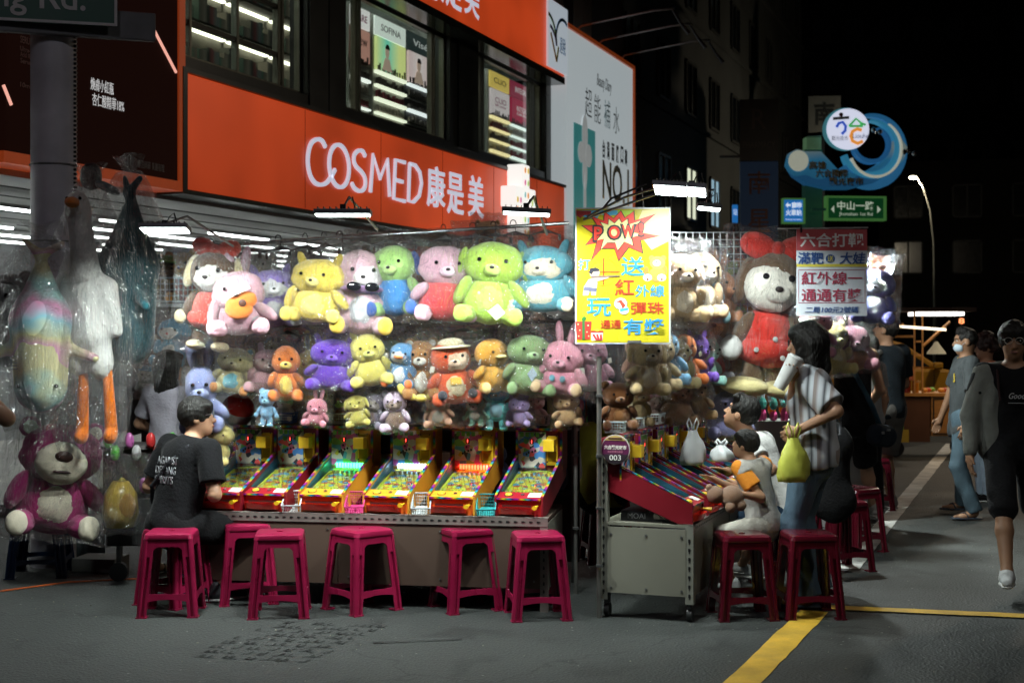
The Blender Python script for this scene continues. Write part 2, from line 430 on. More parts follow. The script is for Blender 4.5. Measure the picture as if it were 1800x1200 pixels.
# road: asphalt sheet
def asphalt():
    m = bpy.data.materials.new("asphalt"); m.use_nodes = True; nt = m.node_tree; b = nt.nodes["Principled BSDF"]
    tc = nd(nt, "ShaderNodeTexCoord")
    n1 = nd(nt, "ShaderNodeTexNoise"); n1.inputs["Scale"].default_value = .7; n1.inputs["Detail"].default_value = 6
    n2 = nd(nt, "ShaderNodeTexNoise"); n2.inputs["Scale"].default_value = 90; n2.inputs["Detail"].default_value = 3
    v = nd(nt, "ShaderNodeTexVoronoi"); v.inputs["Scale"].default_value = 70
    v2 = nd(nt, "ShaderNodeTexVoronoi"); v2.inputs["Scale"].default_value = 9
    for n in (n1, n2, v, v2): nt.links.new(tc.outputs["Object"], n.inputs[0])
    cr = nd(nt, "ShaderNodeValToRGB"); e = cr.color_ramp.elements; e[0].position = .3; e[0].color = (.019, .0215, .021, 1); e[1].position = .75; e[1].color = (.044, .049, .046, 1)
    nt.links.new(n1.outputs[0], cr.inputs[0])
    mr = nd(nt, "ShaderNodeMapRange"); mr.inputs[1].default_value = .3; mr.inputs[2].default_value = .7; mr.inputs[3].default_value = .55; mr.inputs[4].default_value = 1.5
    nt.links.new(n2.outputs[0], mr.inputs[0])
    sc = nd(nt, "ShaderNodeVectorMath", operation='SCALE'); nt.links.new(cr.outputs[0], sc.inputs[0]); nt.links.new(mr.outputs[0], sc.inputs["Scale"])
    ns = nd(nt, "ShaderNodeTexNoise"); ns.inputs["Scale"].default_value = 2.6; ns.inputs["Detail"].default_value = 3; ns.inputs["Distortion"].default_value = .6; nt.links.new(tc.outputs["Object"], ns.inputs[0])
    ms = nd(nt, "ShaderNodeMapRange"); ms.inputs[1].default_value = .33; ms.inputs[2].default_value = .42; ms.inputs[3].default_value = .55; ms.inputs[4].default_value = 1.; nt.links.new(ns.outputs[0], ms.inputs[0])
    dn = nd(nt, "ShaderNodeTexNoise"); dn.inputs["Scale"].default_value = 3; nt.links.new(tc.outputs["Object"], dn.inputs[0])
    dm = nd(nt, "ShaderNodeVectorMath", operation='MULTIPLY_ADD'); dm.inputs[1].default_value = (.5, .5, .5); nt.links.new(dn.outputs["Color"], dm.inputs[0]); nt.links.new(tc.outputs["Object"], dm.inputs[2])
    vc = nd(nt, "ShaderNodeTexVoronoi"); vc.feature = 'DISTANCE_TO_EDGE'; vc.inputs["Scale"].default_value = .45; nt.links.new(dm.outputs[0], vc.inputs[0])
    mc = nd(nt, "ShaderNodeMapRange"); mc.inputs[1].default_value = 0; mc.inputs[2].default_value = .006; mc.inputs[3].default_value = .35; mc.inputs[4].default_value = 1.; nt.links.new(vc.outputs[0], mc.inputs[0])
    m1 = nd(nt, "ShaderNodeMath", operation='MULTIPLY'); nt.links.new(ms.outputs[0], m1.inputs[0]); nt.links.new(mc.outputs[0], m1.inputs[1])
    s2_ = nd(nt, "ShaderNodeVectorMath", operation='SCALE'); nt.links.new(sc.outputs[0], s2_.inputs[0]); nt.links.new(m1.outputs[0], s2_.inputs["Scale"]); sc = s2_
    # pale specks of litter and stone
    lt = nd(nt, "ShaderNodeMath", operation='LESS_THAN'); lt.inputs[1].default_value = .055; nt.links.new(v2.outputs["Distance"], lt.inputs[0])
    mx = nd(nt, "ShaderNodeMix"); mx.data_type = 'RGBA'; nt.links.new(lt.outputs[0], mx.inputs[0]); nt.links.new(sc.outputs[0], mx.inputs[6]); mx.inputs[7].default_value = (.2, .2, .19, 1)
    nt.links.new(mx.outputs[2], b.inputs["Base Color"])
    rr = nd(nt, "ShaderNodeMapRange"); rr.inputs[3].default_value = .5; rr.inputs[4].default_value = .82; nt.links.new(n1.outputs[0], rr.inputs[0]); nt.links.new(rr.outputs[0], b.inputs["Roughness"])
    bp = nd(nt, "ShaderNodeBump"); bp.inputs["Strength"].default_value = .55; bp.inputs["Distance"].default_value = .009
    nt.links.new(v.outputs["Distance"], bp.inputs["Height"]); nt.links.new(bp.outputs[0], b.inputs["Normal"])
    return m
ASPH = asphalt()
struct(MB().add([(-200, -15, 0), (200, -15, 0), (200, 420, 0), (-200, 420, 0)], [(0, 1, 2, 3)]).build("road", ASPH))
YEL = mat("road_paint_yellow", (.6, .36, .03), .6, var=.35, vs=5, bump=.4, bs=60)
WHT = mat("road_paint_white", (.5, .5, .47), .65, var=.4, vs=5, bump=.4, bs=60)
def strip(name, a, b, w, m, z=.004, jag=.004):
    a = Vector((a.x, a.y, 0)); b = Vector((b.x, b.y, 0)); t = (b - a); L = t.length; t.normalize(); q = Vector((-t.y, t.x, 0)) * w / 2
    n = max(2, int(L / .12)); mb = MB(); vs = []
    for i in range(n + 1):
        p = a + t * L * i / n
        vs += [p + q * (1 + rnd.uniform(-jag, jag) / w * 2) + Vector((0, 0, z)), p - q * (1 + rnd.uniform(-jag, jag) / w * 2) + Vector((0, 0, z))]
    mb.add(vs, [(2 * i, 2 * i + 1, 2 * i + 3, 2 * i + 2) for i in range(n)])
    return struct(mb.build(name, m))
strip("yellow_road_line", G(1290, 1215), G(1432, 1074), .16, YEL)
strip("yellow_road_line", G(1445, 1068), G(1850, 1086), .12, YEL, .008)
strip("white_road_line", G(1490, 1000), G(1672, 780), .15, WHT)
strip("white_road_line", G(985, 985), G(1075, 955), .22, WHT)
# lattice tyre-like print worn into the asphalt, and a short scrape
mb = MB(); r2 = random.Random(3)
a0, b0, c0, d0 = G(318, 1158), G(520, 1168), G(690, 1100), G(500, 1092)
for i in range(15):
    for j in range(9):
        if r2.random() < .22: continue
        u, v = (i + .5) / 15, (j + .5) / 9
        p = a0.lerp(b0, u).lerp(d0.lerp(c0, u), v); q = p + (b0 - a0).normalized() * .035 * r2.choice((1, -1)) + Vector((0, .02 * r2.random(), 0)); s_ = q + (d0 - a0).normalized() * .05
        for A, B in ((p, q), (q, s_)):
            t = (B - A).normalized(); n_ = Vector((-t.y, t.x, 0)) * .005
            mb.add([A + n_ + Vector((0, 0, .003)), A - n_ + Vector((0, 0, .003)), B - n_ + Vector((0, 0, .003)), B + n_ + Vector((0, 0, .003))], [(0, 1, 2, 3)])
o = mb.build("imprinted_grooves", mat("groove_dark", (.013, .014, .014), .8)); tag(o, "dark lattice of worn grooves in the asphalt before the pink stools", "road marks", kind='stuff')
strip("scrape_mark", G(655, 1130), G(812, 1124), .018, mat("scrape_dark", (.01, .01, .01), .7), .006, .006)
strip("arcade_pavement", FO + FLX * -14 + FNY * 2.5, FO + FLX * 40 + FNY * 2.5, 5.0, mat("paver_grey", (.4, .39, .37), .6, var=.3, vs=3, bump=.3, bs=20), .1)

# ---------------- shop building ----------------
ZS0, ZS1 = 3.03, 4.21          # lower red sign
RED = mat("sign_red", (.55, .06, .014), .35, var=.06, vs=.5, em=(.60, .062, .013), es=.66)
_nt = RED.node_tree; _n = nd(_nt, "ShaderNodeTexNoise"); _n.inputs["Scale"].default_value = .55; _n.inputs["Detail"].default_value = 2; _tc = nd(_nt, "ShaderNodeTexCoord"); _nt.links.new(_tc.outputs["Object"], _n.inputs[0])
_m = nd(_nt, "ShaderNodeMapRange"); _m.inputs[1].default_value = .35; _m.inputs[2].default_value = .68; _m.inputs[3].default_value = .36; _m.inputs[4].default_value = .7; _nt.links.new(_n.outputs[0], _m.inputs[0]); _nt.links.new(_m.outputs[0], _nt.nodes["Principled BSDF"].inputs["Emission Strength"])
BKM = mat("facade_black", (.012, .014, .013), .35, var=.3, vs=3)
BKG = mat("facade_black_gloss", (.03, .034, .032), .12, var=.4, vs=2)
WIN_B = FA(640, 200)[1]; WIN_T = FA(765, 50)[1]
Z_UP0 = FA(991, 135, -.34)[1]; Z_UP1 = Z_UP0 + 1.25
S_END = FA(992, 300, -.3)[0]; S_UP_END = FA(992, 133, -.34)[0]; S_BEG = FA(326, 200, -.3)[0]
bld = fthing("shop_building", "black panelled cosmetics shop with lit upstairs windows and an arcade", "building", 0)
wins = []   # (s0,s1) of window openings by picture x at sill height
def sx(px): return FA(px, 300)[0]
openings = [(sx(-60), sx(40)), (sx(300), sx(541)), (sx(608), sx(791)), (sx(838), sx(958))]
# wall made of piers and bands round the openings
pr = MB(); zt = 9.6
edges = [-14.] + [v for p in openings for v in p] + [S_END + .15]
for i in range(0, len(edges), 2):
    pr.box(edges[i], edges[i + 1], 0, .25, ZS1, zt)
for a, b in openings:
    pr.box(a, b, 0, .25, ZS1, WIN_B); pr.box(a, b, 0, .25, WIN_T, zt)
pr.build("wall", BKM, bld)
MB().box(-14, S_END + .15, .1, .3, ZS0 - .06, ZS1 - .002).build("lintel", met((.5, .5, .48), .45), bld)
ceil = MB().box(-14, S_END + .1, .0, 5.2, ZS0 - .085, ZS0 - .03).build("ceiling", mat("ceiling_white", (.62, .63, .62), .6, var=.06, vs=1), bld)
MB().box(-14, S_END + .1, 5.0, 5.2, 0, ZS0 - .09).build("shop_wall", mat("shop_white", (.36, .37, .38), .6, var=.12, vs=1), bld)
# ceiling grooves
g_ = MB()
for i in range(7): g_.box(-14, S_END, .6 + i * .62, .625 + i * .62, ZS0 - .095, ZS0 - .085)
g_.build("ceiling_joint", mat("joint_grey", (.14, .14, .14), .7), bld)
for i, s in enumerate((-9, -4.3, .4, 5.1, 9.9)):
    MB().box(s, s + .5, 4.5, 5.0, .1, ZS0 - .09).build("column", mat("column_grey", (.3, .31, .31), .4, var=.1), bld)
# window frames, mullions, panes
fmx = met((.16, .16, .13), .35); fmd = met((.05, .05, .045), .4)
def window(a, b, bars, y=.12):
    f = MB(); t = .05
    f.box(a, b, y - .03, y + .05, WIN_B, WIN_B + t); f.box(a, b, y - .03, y + .05, WIN_T - t, WIN_T)
    for x in [a] + bars + [b - t]: f.box(x, x + t, y - .035, y + .045, WIN_B + .001, WIN_T - .001)
    o = f.build("window", fmx, bld, bevel=.004)
    xs = [a] + bars + [b]
    for i in range(len(xs) - 1):
        if xs[i + 1] - xs[i] > .1: MB().box(xs[i] + t, xs[i + 1], y, y + .006, WIN_B + t, WIN_T - t).build("pane", GLASS, o)
window(openings[0][0], openings[0][1], [])
window(*openings[1], [sx(345), sx(428), sx(500), sx(507)])
o = MB()
for z in (WIN_B + .38, WIN_B + .95, WIN_B + 1.5): o.box(openings[1][0], sx(500), .1, .16, z, z + .05)
o.build("glazing_bar", fmd, bld)
window(*openings[2], [sx(635), sx(642), sx(768), sx(772)])
window(*openings[3], [sx(853), sx(858), sx(940), sx(944)])
MB().box(sx(804), sx(838), -.03, -.005, WIN_B - .05, WIN_T + .1).build("cladding_panel", BKG, bld, label="glossy black cladding panel catching the light")
for a, b in ((sx(541) + .02, sx(575)), (sx(577), sx(606))): MB().box(a, b, -.02, -.003, ZS1 + .1, zt).build("cladding_panel", BKM, bld)
for i in range(9):
    MB().box(openings[3][1] + .02, S_END - .02, -.02, -.003, ZS1 + .08 + i * .32, ZS1 + .385 + i * .32).build("cladding_panel", mat("olive_cladding", (.05, .055, .045), .5), bld)
MB().box(-14, S_UP_END, -.35, -.02, Z_UP0 - .14, Z_UP0 - .02).build("soffit_band", BKG, bld)
# room upstairs
rm = MB(); ZF = ZS1 + .15
S_R = S_END + 3.0
rm.box(-12, S_R, 3.3, 3.4, ZF, WIN_T + .7); rm.box(-12, S_R, .27, 3.4, ZF - .05, ZF); rm.box(-12, S_R, .27, 3.4, WIN_T + .68, WIN_T + .73); rm.box(S_R, S_R + .05, .27, 3.4, ZF, WIN_T + .4)
rm.build("upstairs_room", mat("room_white", (.6, .62, .58), .6), bld)
def tube_light(nm, label, s, y, z, L, st, grp, wd=.06):
    t = fthing(nm, label, "ceiling light", s, grp, y, z)
    MB().box(0, L, -wd / 2, wd / 2, -.02, .0).build("tube", emi((.93, 1, .97), st), t)
    MB().box(-.03, L + .03, -wd * .9, wd * .9, .002, .04).build("housing", pla((.7, .7, .7)), t)
    return t
k = 0
for y in (.9, 1.9, 2.8):
    for s in (-9, -6, -3, 0.3, 2.6, 5.0, 7.4, 9.8):
        if k % 5 == 4: k += 1; continue
        k += 1
        tube_light("ceiling_light", "upstairs strip light, %s from the left in the %s row behind the windows" % (("first", "second", "third", "fourth", "fifth", "sixth", "seventh", "eighth")[(-9, -6, -3, 0.3, 2.6, 5.0, 7.4, 9.8).index(s)], {.9: "front", 1.9: "middle", 2.8: "rear"}[y]), s, y, WIN_T + .6, 1.3, 17, "strip lights upstairs in the shop")
# arcade tubes: rows along the shopfront
k = 0
spots = {}
for yy in (.9, 1.75, 2.6, 3.45, 4.3):
    for s in (-7.2, -5.1, -3.0, -.9, 1.2, 3.3, 5.4, 8.0):
        tube_light("arcade_light", "fluorescent tube under the arcade ceiling, %s of the %s row counted from the street" % (("first", "second", "third", "fourth", "fifth", "sixth", "seventh", "eighth")[(-7.2, -5.1, -3.0, -.9, 1.2, 3.3, 5.4, 8.0).index(s)], {.9: "first", 1.75: "second", 2.6: "third", 3.45: "fourth", 4.3: "fifth"}[yy]), s + (.7 if int(yy * 10) % 2 else 0), yy, ZS0 - .25, 1.35, 13, "fluorescent tubes under the arcade ceiling", .05)
# upstairs display cabinets
def cabinet(s, w, label, head, headtxt, headcol, txtm, post=None, shelf=(1, 1, .95), y=.75, ztop=None):
    zt_ = ztop or WIN_T + .16; H = zt_ - ZF
    t = fthing("display_cabinet", label, "display cabinet", s, "cosmetics cabinets upstairs", y, ZF)
    MB().box(0, w, 0, .4, 0, H).build("body", prt((.05, .05, .05)) if headcol[0] < .2 else prt((.45, .45, .4)), t)
    MB().box(.02, w - .02, -.03, -.002, H - .30, H - .02).build("header", mat("hdr_%s" % headtxt, headcol, .4, var=0, em=headcol, es=.9), t)
    if headtxt: txt(headtxt, w * .62, .1, (w / 2, -.036, H - .16), txtm, t, bold=.01)
    if post: post(t, w, H)
    nsh = 5; z = H - .86 - .2 * 7
    i_ = 0
    while z < H - .86:
        q_ = rnd.random(); MB().box(.04, w - .04, -.06, -.002, z, z + .035 * (.4 + q_)).build("shelf", emi(shelf, 1.3) if q_ > .25 else prt((.3, .3, .28)), t)
        b = MB(); x = .07
        while x < w - .1:
            hh = rnd.uniform(.04, .12); b.box(x, x + .05, -.05, -.01, z + .05, z + .05 + hh); x += rnd.uniform(.055, .1)
        b.build("bottles", prt(rnd.choice([(.3, .28, .26), (.12, .1, .1), (.5, .45, .4), (.25, .06, .08)])), t, kind='stuff')
        z += .2
    return t
def post_face(c1, c2, zoff=.80, h=.48):
    def f(t, w, H):
        MB().box(.05, w - .05, -.045, -.002, H - zoff, H - zoff + h).build("poster", ramp_mat("poster_%.2f%.2f" % (c1[0], c2[0]), [c1, c2, c1], 'X', .9 / w, es=.9), t)
        p = MB().prism(arc(w * .35, H - zoff + h * .62, .07, .1, 0, 360, 14)[:-1], -.055, -.047); p.prism([(w * .2, H - zoff + .02), (w * .5, H - zoff + .02), (w * .42, H - zoff + h * .42), (w * .28, H - zoff + h * .42)], -.055, -.047)
        p.build("portrait", mat("poster_skin", (.7, .5, .4), .5, em=(.7, .5, .4), es=.5), t)
        MB().prism(arc(w * .35, H - zoff + h * .7, .075, .075, 0, 180, 10), -.06, -.056).build("portrait_hair", prt((.03, .02, .02)), t)
    return f
def post_txt(lines, bgc, fg, zoff=.78, h=.45):
    def f(t, w, H):
        MB().box(.05, w - .05, -.045, -.002, H - zoff, H - zoff + h).build("poster", mat("pst%.2f%.2f" % (bgc[0], bgc[1]), bgc, .4, var=.1, em=bgc, es=.8), t)
        for i, l in enumerate(lines): txt(l, w * .55, .1 if i == 0 else .05, (w / 2, -.05, H - zoff + h * (.6 - .2 * i)), fg, t)
    return f
GRY = prt((.3, .32, .3)); WP = mat("white_print", (.75, .75, .75), .5, var=0, em=(.8, .8, .8), es=.5); DKP = prt((.03, .03, .035)); MGP = prt((.5, .12, .25))
def scab(px): return FA(px, 200, .75)[0]
cabinet(scab(655), scab(711) - scab(655), "pale cosmetics cabinet with a green portrait poster in the middle shop window", 1, "SOFINA", (.75, .8, .75), GRY, post_face((.75, .8, .3), (.15, .65, .5)), (1, 1, .8))
cabinet(scab(712), scab(765) - scab(712), "black cosmetics cabinet with a pink portrait poster in the middle shop window", 1, "Visée", (.02, .03, .03), WP, post_face((.7, .5, .5), (.75, .65, .65)), (.95, .97, 1))
cabinet(scab(613), scab(648) - scab(613), "narrow dark cabinet under a white poster beside the middle window's left edge", 1, "CARE", (.8, .75, .75), MGP, post_txt(["new"], (.5, .25, .2), DKP))
cabinet(scab(858), scab(893) - scab(858), "cabinet with a yellow header and white poster in the right shop window", 1, "CLIO", (.7, .5, .12), GRY, post_txt(["CLIO", "kill cover"], (.7, .6, .62), MGP), (1, .8, .4))
cabinet(scab(894), scab(938) - scab(894), "cabinet with a wine red poster in the right shop window", 1, "INTEGRATE", (.25, .03, .06), WP, post_txt(["INTEGRATE", "GRACY"], (.35, .02, .06), WP), (.9, 1, .95))
cabinet(scab(942), scab(965) - scab(942), "narrow dark cabinet with a red poster at the right end of the shop windows", 1, "G", (.06, .03, .03), WP, post_txt(["G"], (.35, .03, .05), WP), (.9, 1, .95))
cabinet(scab(772), scab(800) - scab(772), "slim dark cabinet beside the middle window's right edge", 1, "V", (.03, .03, .03), WP, post_txt(["V"], (.2, .12, .1), WP), (.9, 1, .95))
for i, (a, b, lab) in enumerate(((300, 350, "first glass fronted goods shelf upstairs from the dark billboard"), (352, 426, "second glass fronted goods shelf upstairs from the dark billboard"), (430, 500, "third glass fronted goods shelf upstairs from the dark billboard"), (504, 545, "slim goods shelf behind the narrow pane left of the black pier"))):
    s0 = FA(a, 100, .75)[0]; w = FA(b, 100, .75)[0] - s0
    t = fthing("goods_shelf", lab, "shelf", s0, "goods shelves upstairs in the left window", .75, ZF)
    H = WIN_T - ZF + .3
    MB().box(0, w, .3, .36, 0, H).build("back_panel", mat("shelf_back", (.2, .19, .15), .5, var=.4, vs=4), t)
    z = .35
    while z < H:
        MB().box(0, w, 0, .3, z, z + .03).build("shelf", prt((.12, .12, .1)), t)
        MB().box(.02, w - .02, .22, .28, z - .03, z - .004).build("shelf_light", emi((1, .93, .75), 3.), t)
        b = MB(); x = .03
        while x < w - .1:
            ww = rnd.uniform(.06, .22); hh = rnd.uniform(.12, .3); b.box(x, x + ww * .9, .04, .18, z + .031, z + .03 + hh); x += ww
        b.build("goods", ramp_mat("goods_%d_%d" % (i, int(z * 10)), [(.12, .3, .22), (.3, .26, .2), (.5, .46, .36), (.1, .12, .1), (.35, .1, .1), (.25, .3, .28)], 'X', 2.1, es=.05), t, kind='stuff')
        z += .47
# ---------------- red light-box sign ----------------
sg = fthing("shop_sign", "long red light box sign with white COSMED lettering over the arcade", "shop sign", 0)
WSG = mat("sign_white", (.75, .78, .85), .4, var=0, em=(.72, .76, .92), es=.62)
def box_face(name, m, par, x0, x1, z0, z1, y0=-.30, y1=-.01): return MB().box(x0, x1, y0, y1, z0, z1).build(name, m, par, bevel=.01)
box_face("panel", RED, sg, S_BEG, S_END, ZS0, ZS1)
fr = MB(); 
for z in (ZS0 - .05, ZS1 + .002): fr.box(S_BEG, S_END + .02, -.33, -.012, z, z + .048)
fr.box(S_BEG - .08, S_BEG - .002, -.33, -.012, ZS0 - .05, ZS1 + .05); fr.build("frame", BKM, sg)
sm_ = MB()
for i in range(1, 6): sm_.box(i * 2.05, i * 2.05 + .006, -.3035, -.3005, ZS0 + .01, ZS1 - .01)
sm_.build("panel_seam", mat("seam_red", (.25, .02, .005), .5), sg, kind='stuff')
def sq(px, py): s, z = FA(px, py, -.31); return (s, z)
def smooth_px(p, closed=False):
    if len(p) < 9: return p
    q = []
    for i in range(len(p) - 1):
        a, b, c, d = p[max(i - 1, 0)], p[i], p[i + 1], p[min(i + 2, len(p) - 1)]
        for t in (0, .25, .5, .75):
            q.append(tuple(.5 * (2 * b[k] + (c[k] - a[k]) * t + (2 * a[k] - 5 * b[k] + 4 * c[k] - d[k]) * t * t + (3 * b[k] - a[k] - 3 * c[k] + d[k]) * t ** 3) for k in (0, 1)))
    return q + [p[-1]]
def letter(strokes, w):
    m_ = MB(); strokes = [smooth_px(st) for st in strokes]
    for st in strokes: m_.ribbon([sq(*p) for p in st] if not callable(st) else st(), w, -.335, -.302)
    m_.build("letter", WSG, sg)
C_ = [(571, 259), (565, 248), (556, 245), (546, 252), (541, 268), (540, 288), (544, 308), (552, 321), (562, 325), (572, 322), (580, 312), (588, 298)]
letter([C_], .046)
O_ = [(588 + 17.5 * math.cos(R(a)) + 8 * 0, 292 + 37 * math.sin(R(a)) + .3 * 17.5 * math.cos(R(a))) for a in range(0, 361, 15)]
O_ = [(595 + 17.5 * math.cos(R(a)), 292 + 37 * math.sin(R(a)) + 5 * math.cos(R(a))) for a in range(0, 361, 15)]
letter([O_], .046)
S__ = [(641, 275), (636, 266), (629, 265), (622, 272), (621, 283), (625, 293), (634, 302), (640, 312), (641, 325), (637, 334), (630, 336), (622, 331), (617, 322)]
letter([S__], .046)
letter([[(650, 338), (655, 272), (667, 314), (680, 280), (684, 346)]], .048)
letter([[(711, 286), (694, 281), (691, 349), (711, 354)], [(693, 316), (707, 320)]], .048)
letter([[(719, 288), (717, 354), (726, 355), (736, 344), (740, 322), (737, 303), (729, 291), (719, 288)]], .048)
for ch, px, py in (("康", 767, 329), ("是", 801, 341), ("美", 837, 346)):
    s, z = sq(px, py); D = (FO + FLX * s).y; txt(ch, .62 if ch != "康" else .64, 72 * D / FPX, (s, -.305, z), WSG, sg, bold=.012, ext=.012)
# cross shaped pill sign
s, z = sq(897, 350); cr = fthing("cross_sign", "white cross shaped light box dotted with coloured pills beside the lettering", "sign", s, None, -.31, z)
D = (FO + FLX * s).y; u = 20 * D / FPX * 1.0; hw = .33
pts = [(-.17, -1.05), (.17, -1.05), (.17, -.42), (.48, -.42), (.48, .12), (.17, .12), (.17, .72), (-.17, .72), (-.17, .12), (-.48, .12), (-.48, -.42), (-.17, -.42)]
sc_ = .62
pts = [(a * .95, b * sc_ + .1) for a, b in pts]
MB().prism(pts, -.28, -.0).build("light_box", mat("cross_white", (.4, .4, .39), .4, var=0, em=(1, .98, .93), es=.9), cr, bevel=.02)
cl = [(.9, .35, .1), (.85, .6, .1), (.8, .2, .4), (.5, .7, .2), (.3, .6, .6)]
mbs = [MB() for _ in cl]; i = 0
for xx, zz in [(a * .14 - .07, .45 - j * .2) for j in range(8) for a in (0, 1)] + [(-.42, -.05), (-.28, -.05), (.28, -.05), (.42, -.05), (-.42, -.2), (-.28, -.2), (.28, -.2), (.42, -.2)]:
    c = cl[i % 5]; MB().prism(arc(xx, zz, .035, .05, 0, 360, 8)[:-1], -.29, -.282).build("pill_dot", mat("pill%.2f%.2f" % c[:2], c, .4, var=0, em=c, es=.6), cr); i += 1
# upper red sign
us = fthing("upper_sign", "red light box sign band above the upstairs windows", "shop sign", 0)
MB().box(-12, S_UP_END, -.34, -.01, Z_UP0, Z_UP1).build("panel", RED, us, bevel=.01)
for ch, px, py in (("康", 762, -38), ("是", 794, -22), ("美", 826, -8)):
    s, z = sq(px, py); txt(ch, .6, .66, (s, -.345, z), WSG, us, bold=.012)
s0, z0 = sq(957, 55); s1, z1 = sq(991, 120)
lg = fthing("tax_refund_sign", "white square sign with a coloured ribbon mark ending the upper red band", "sign", s0, None, -.345, 0)
zb = Z_UP0 + .03; w = s1 - s0; h = 1.18
MB().box(0, w, -.04, 0, zb, zb + h).build("board", mat("refund_white", (.7, .75, .8), .4, var=0, em=(.6, .68, .75), es=.5), lg)
for c, p in (((.1, .3, .6), arc(w * .75, zb + h * .45, w * .38, h * .35, 60, 180, 10)), ((.3, .5, .15), arc(-w * .1, zb + h * .35, w * .5, h * .42, 0, 80, 10)), ((.2, .1, .3), arc(0, zb + h * .3, w * .4, h * .3, 10, 80, 8)), ((.8, .4, .1), [(w * .1, zb + h * .5), (w * .4, zb + h * .12)]), ((.7, .6, .1), [(w * .5, zb + h * .35), (w * .4, zb + h * .12)])):
    MB().ribbon(p, .06, -.05, -.042).build("ribbon_mark", prt(c), lg)
txt("退稅", w * .3, .3, (w * .72, -.045, zb + h * .4), prt((.1, .3, .55)), lg)
# upper storey above the red band: pale metal cladding and pipes
up = fthing("upper_cladding", "pale ribbed metal cladding and windows above the white billboard", "wall", S_UP_END - 1.8)
for i in range(9): MB().box(i * .62, i * .62 + .57, .3, .42, Z_UP0 + (.0 if i > 2 else 1.3), 12.5).build("panel", mat("pale_cladding", (.2, .23, .2), .45, var=.3, vs=2) if i % 3 else prt((.03, .035, .035)), up)
MB().box(-3, 5.6, .38, .5, Z_UP0, 12.5).build("backing", prt((.05, .055, .05)), up)
# ---------------- right billboard ----------------
sB0 = FA(996, 100, -.3)[0]; sB1 = FA(1112, 200, -.3)[0]; zB1 = 7.15; zB0 = 3.0
bb = fthing("white_billboard", "tall white lit billboard with teal product picture beyond the red shop sign", "billboard", sB0)
w = sB1 - sB0
MB().box(0, w, -.3, .0, zB0, zB1).build("board", mat("billboard_white", (.5, .56, .58), .4, var=.05, vs=.5, em=(.46, .52, .54), es=.62), bb)
f_ = MB(); f_.box(-.03, w + .06, -.34, .02, zB1 + .002, zB1 + .08); f_.box(w + .002, w + .08, -.34, .02, zB0, zB1); f_.build("edge_frame", mat("frame_orange", (.6, .12, .03), .4, em=(.6, .1, .02), es=.15), bb)
def bq(px, py): s, z = FA(px, py, -.3); return (s - sB0, z)
a = bq(1008, 215); b = bq(1045, 380)
MB().box(a[0], b[0], -.315, -.302, 3.1, a[1]).build("teal_picture", mat("teal_pic", (.08, .33, .33), .4, var=.25, vs=2, em=(.05, .28, .28), es=.35), bb)
fl = MB(); cx_, cz_ = bq(1026, 270)
for dx, dz, rx, rz in ((0, .35, .17, .38), (-.22, 0, .2, .2), (.22, -.02, .2, .22), (0, -.35, .14, .35), (0, -.85, .08, .5)): fl.prism(arc(cx_ + dx, cz_ + dz, rx, rz, 0, 360, 14)[:-1], -.33 - .002 * abs(dx) * 10, -.318)
fl.build("flower_picture", mat("pic_pale", (.6, .6, .62), .5, var=.2, em=(.55, .6, .6), es=.3), bb)
c_ = bq(1062, 150); txt("Beauty Diary", 1.0, .3, (c_[0], -.305, c_[1]), prt((.1, .11, .12)), bb, shear=.2)
for i, (ch, px, py) in enumerate((("超", 1034, 181), ("能", 1050, 192), ("補", 1067, 201), ("水", 1083, 212))):
    c_ = bq(px, py); txt(ch, .42, .55, (c_[0], -.305, c_[1]), prt((.12, .14, .15)) if i != 2 else prt((.15, .35, .4)), bb, bold=-.008)
for i, (ch, px, py) in enumerate(zip("台灣面膜口碑", (1061, 1069, 1077, 1085, 1093, 1100), (262, 265, 268, 271, 273, 277))):
    c_ = bq(px, py); txt(ch, .19, .36, (c_[0], -.305, c_[1]), prt((.03, .03, .03)), bb, bold=.03)
GOLD = met((.55, .35, .1), .3)
a = bq(1060, 315); b = bq(1104, 320); txt("NO.1", b[0] - a[0] + .1, .78, ((a[0] + b[0]) / 2, -.305, a[1]), GOLD, bb, bold=.02)
for i, px in enumerate((1013, 1051, 1091)):
    s = FA(px, 80)[0]; t = thing("arm_lamp", "%s thin curved spotlight arm reaching out above the white billboard" % ("nearest", "middle", "farthest")[i], "lamp", FO + FLX * s + Vector((0, 0, zB1 + .05)), FR, "spotlight arms above the white billboard")
    MB().tube([(0, .05, -.05), (0, .02, .2), (0, -.1, .3), (.1, -1.5, .5), (.15, -1.9, .52)], .025, 8).build("arm", met((.6, .6, .6), .3), t, smooth=True)
    MB().tube([(.15, -1.85, .52), (.25, -2.0, .25), (.3, -2.15, .05)], [.02, .03, .045], 8).build("lamp_head", prt((.03, .03, .03)), t)
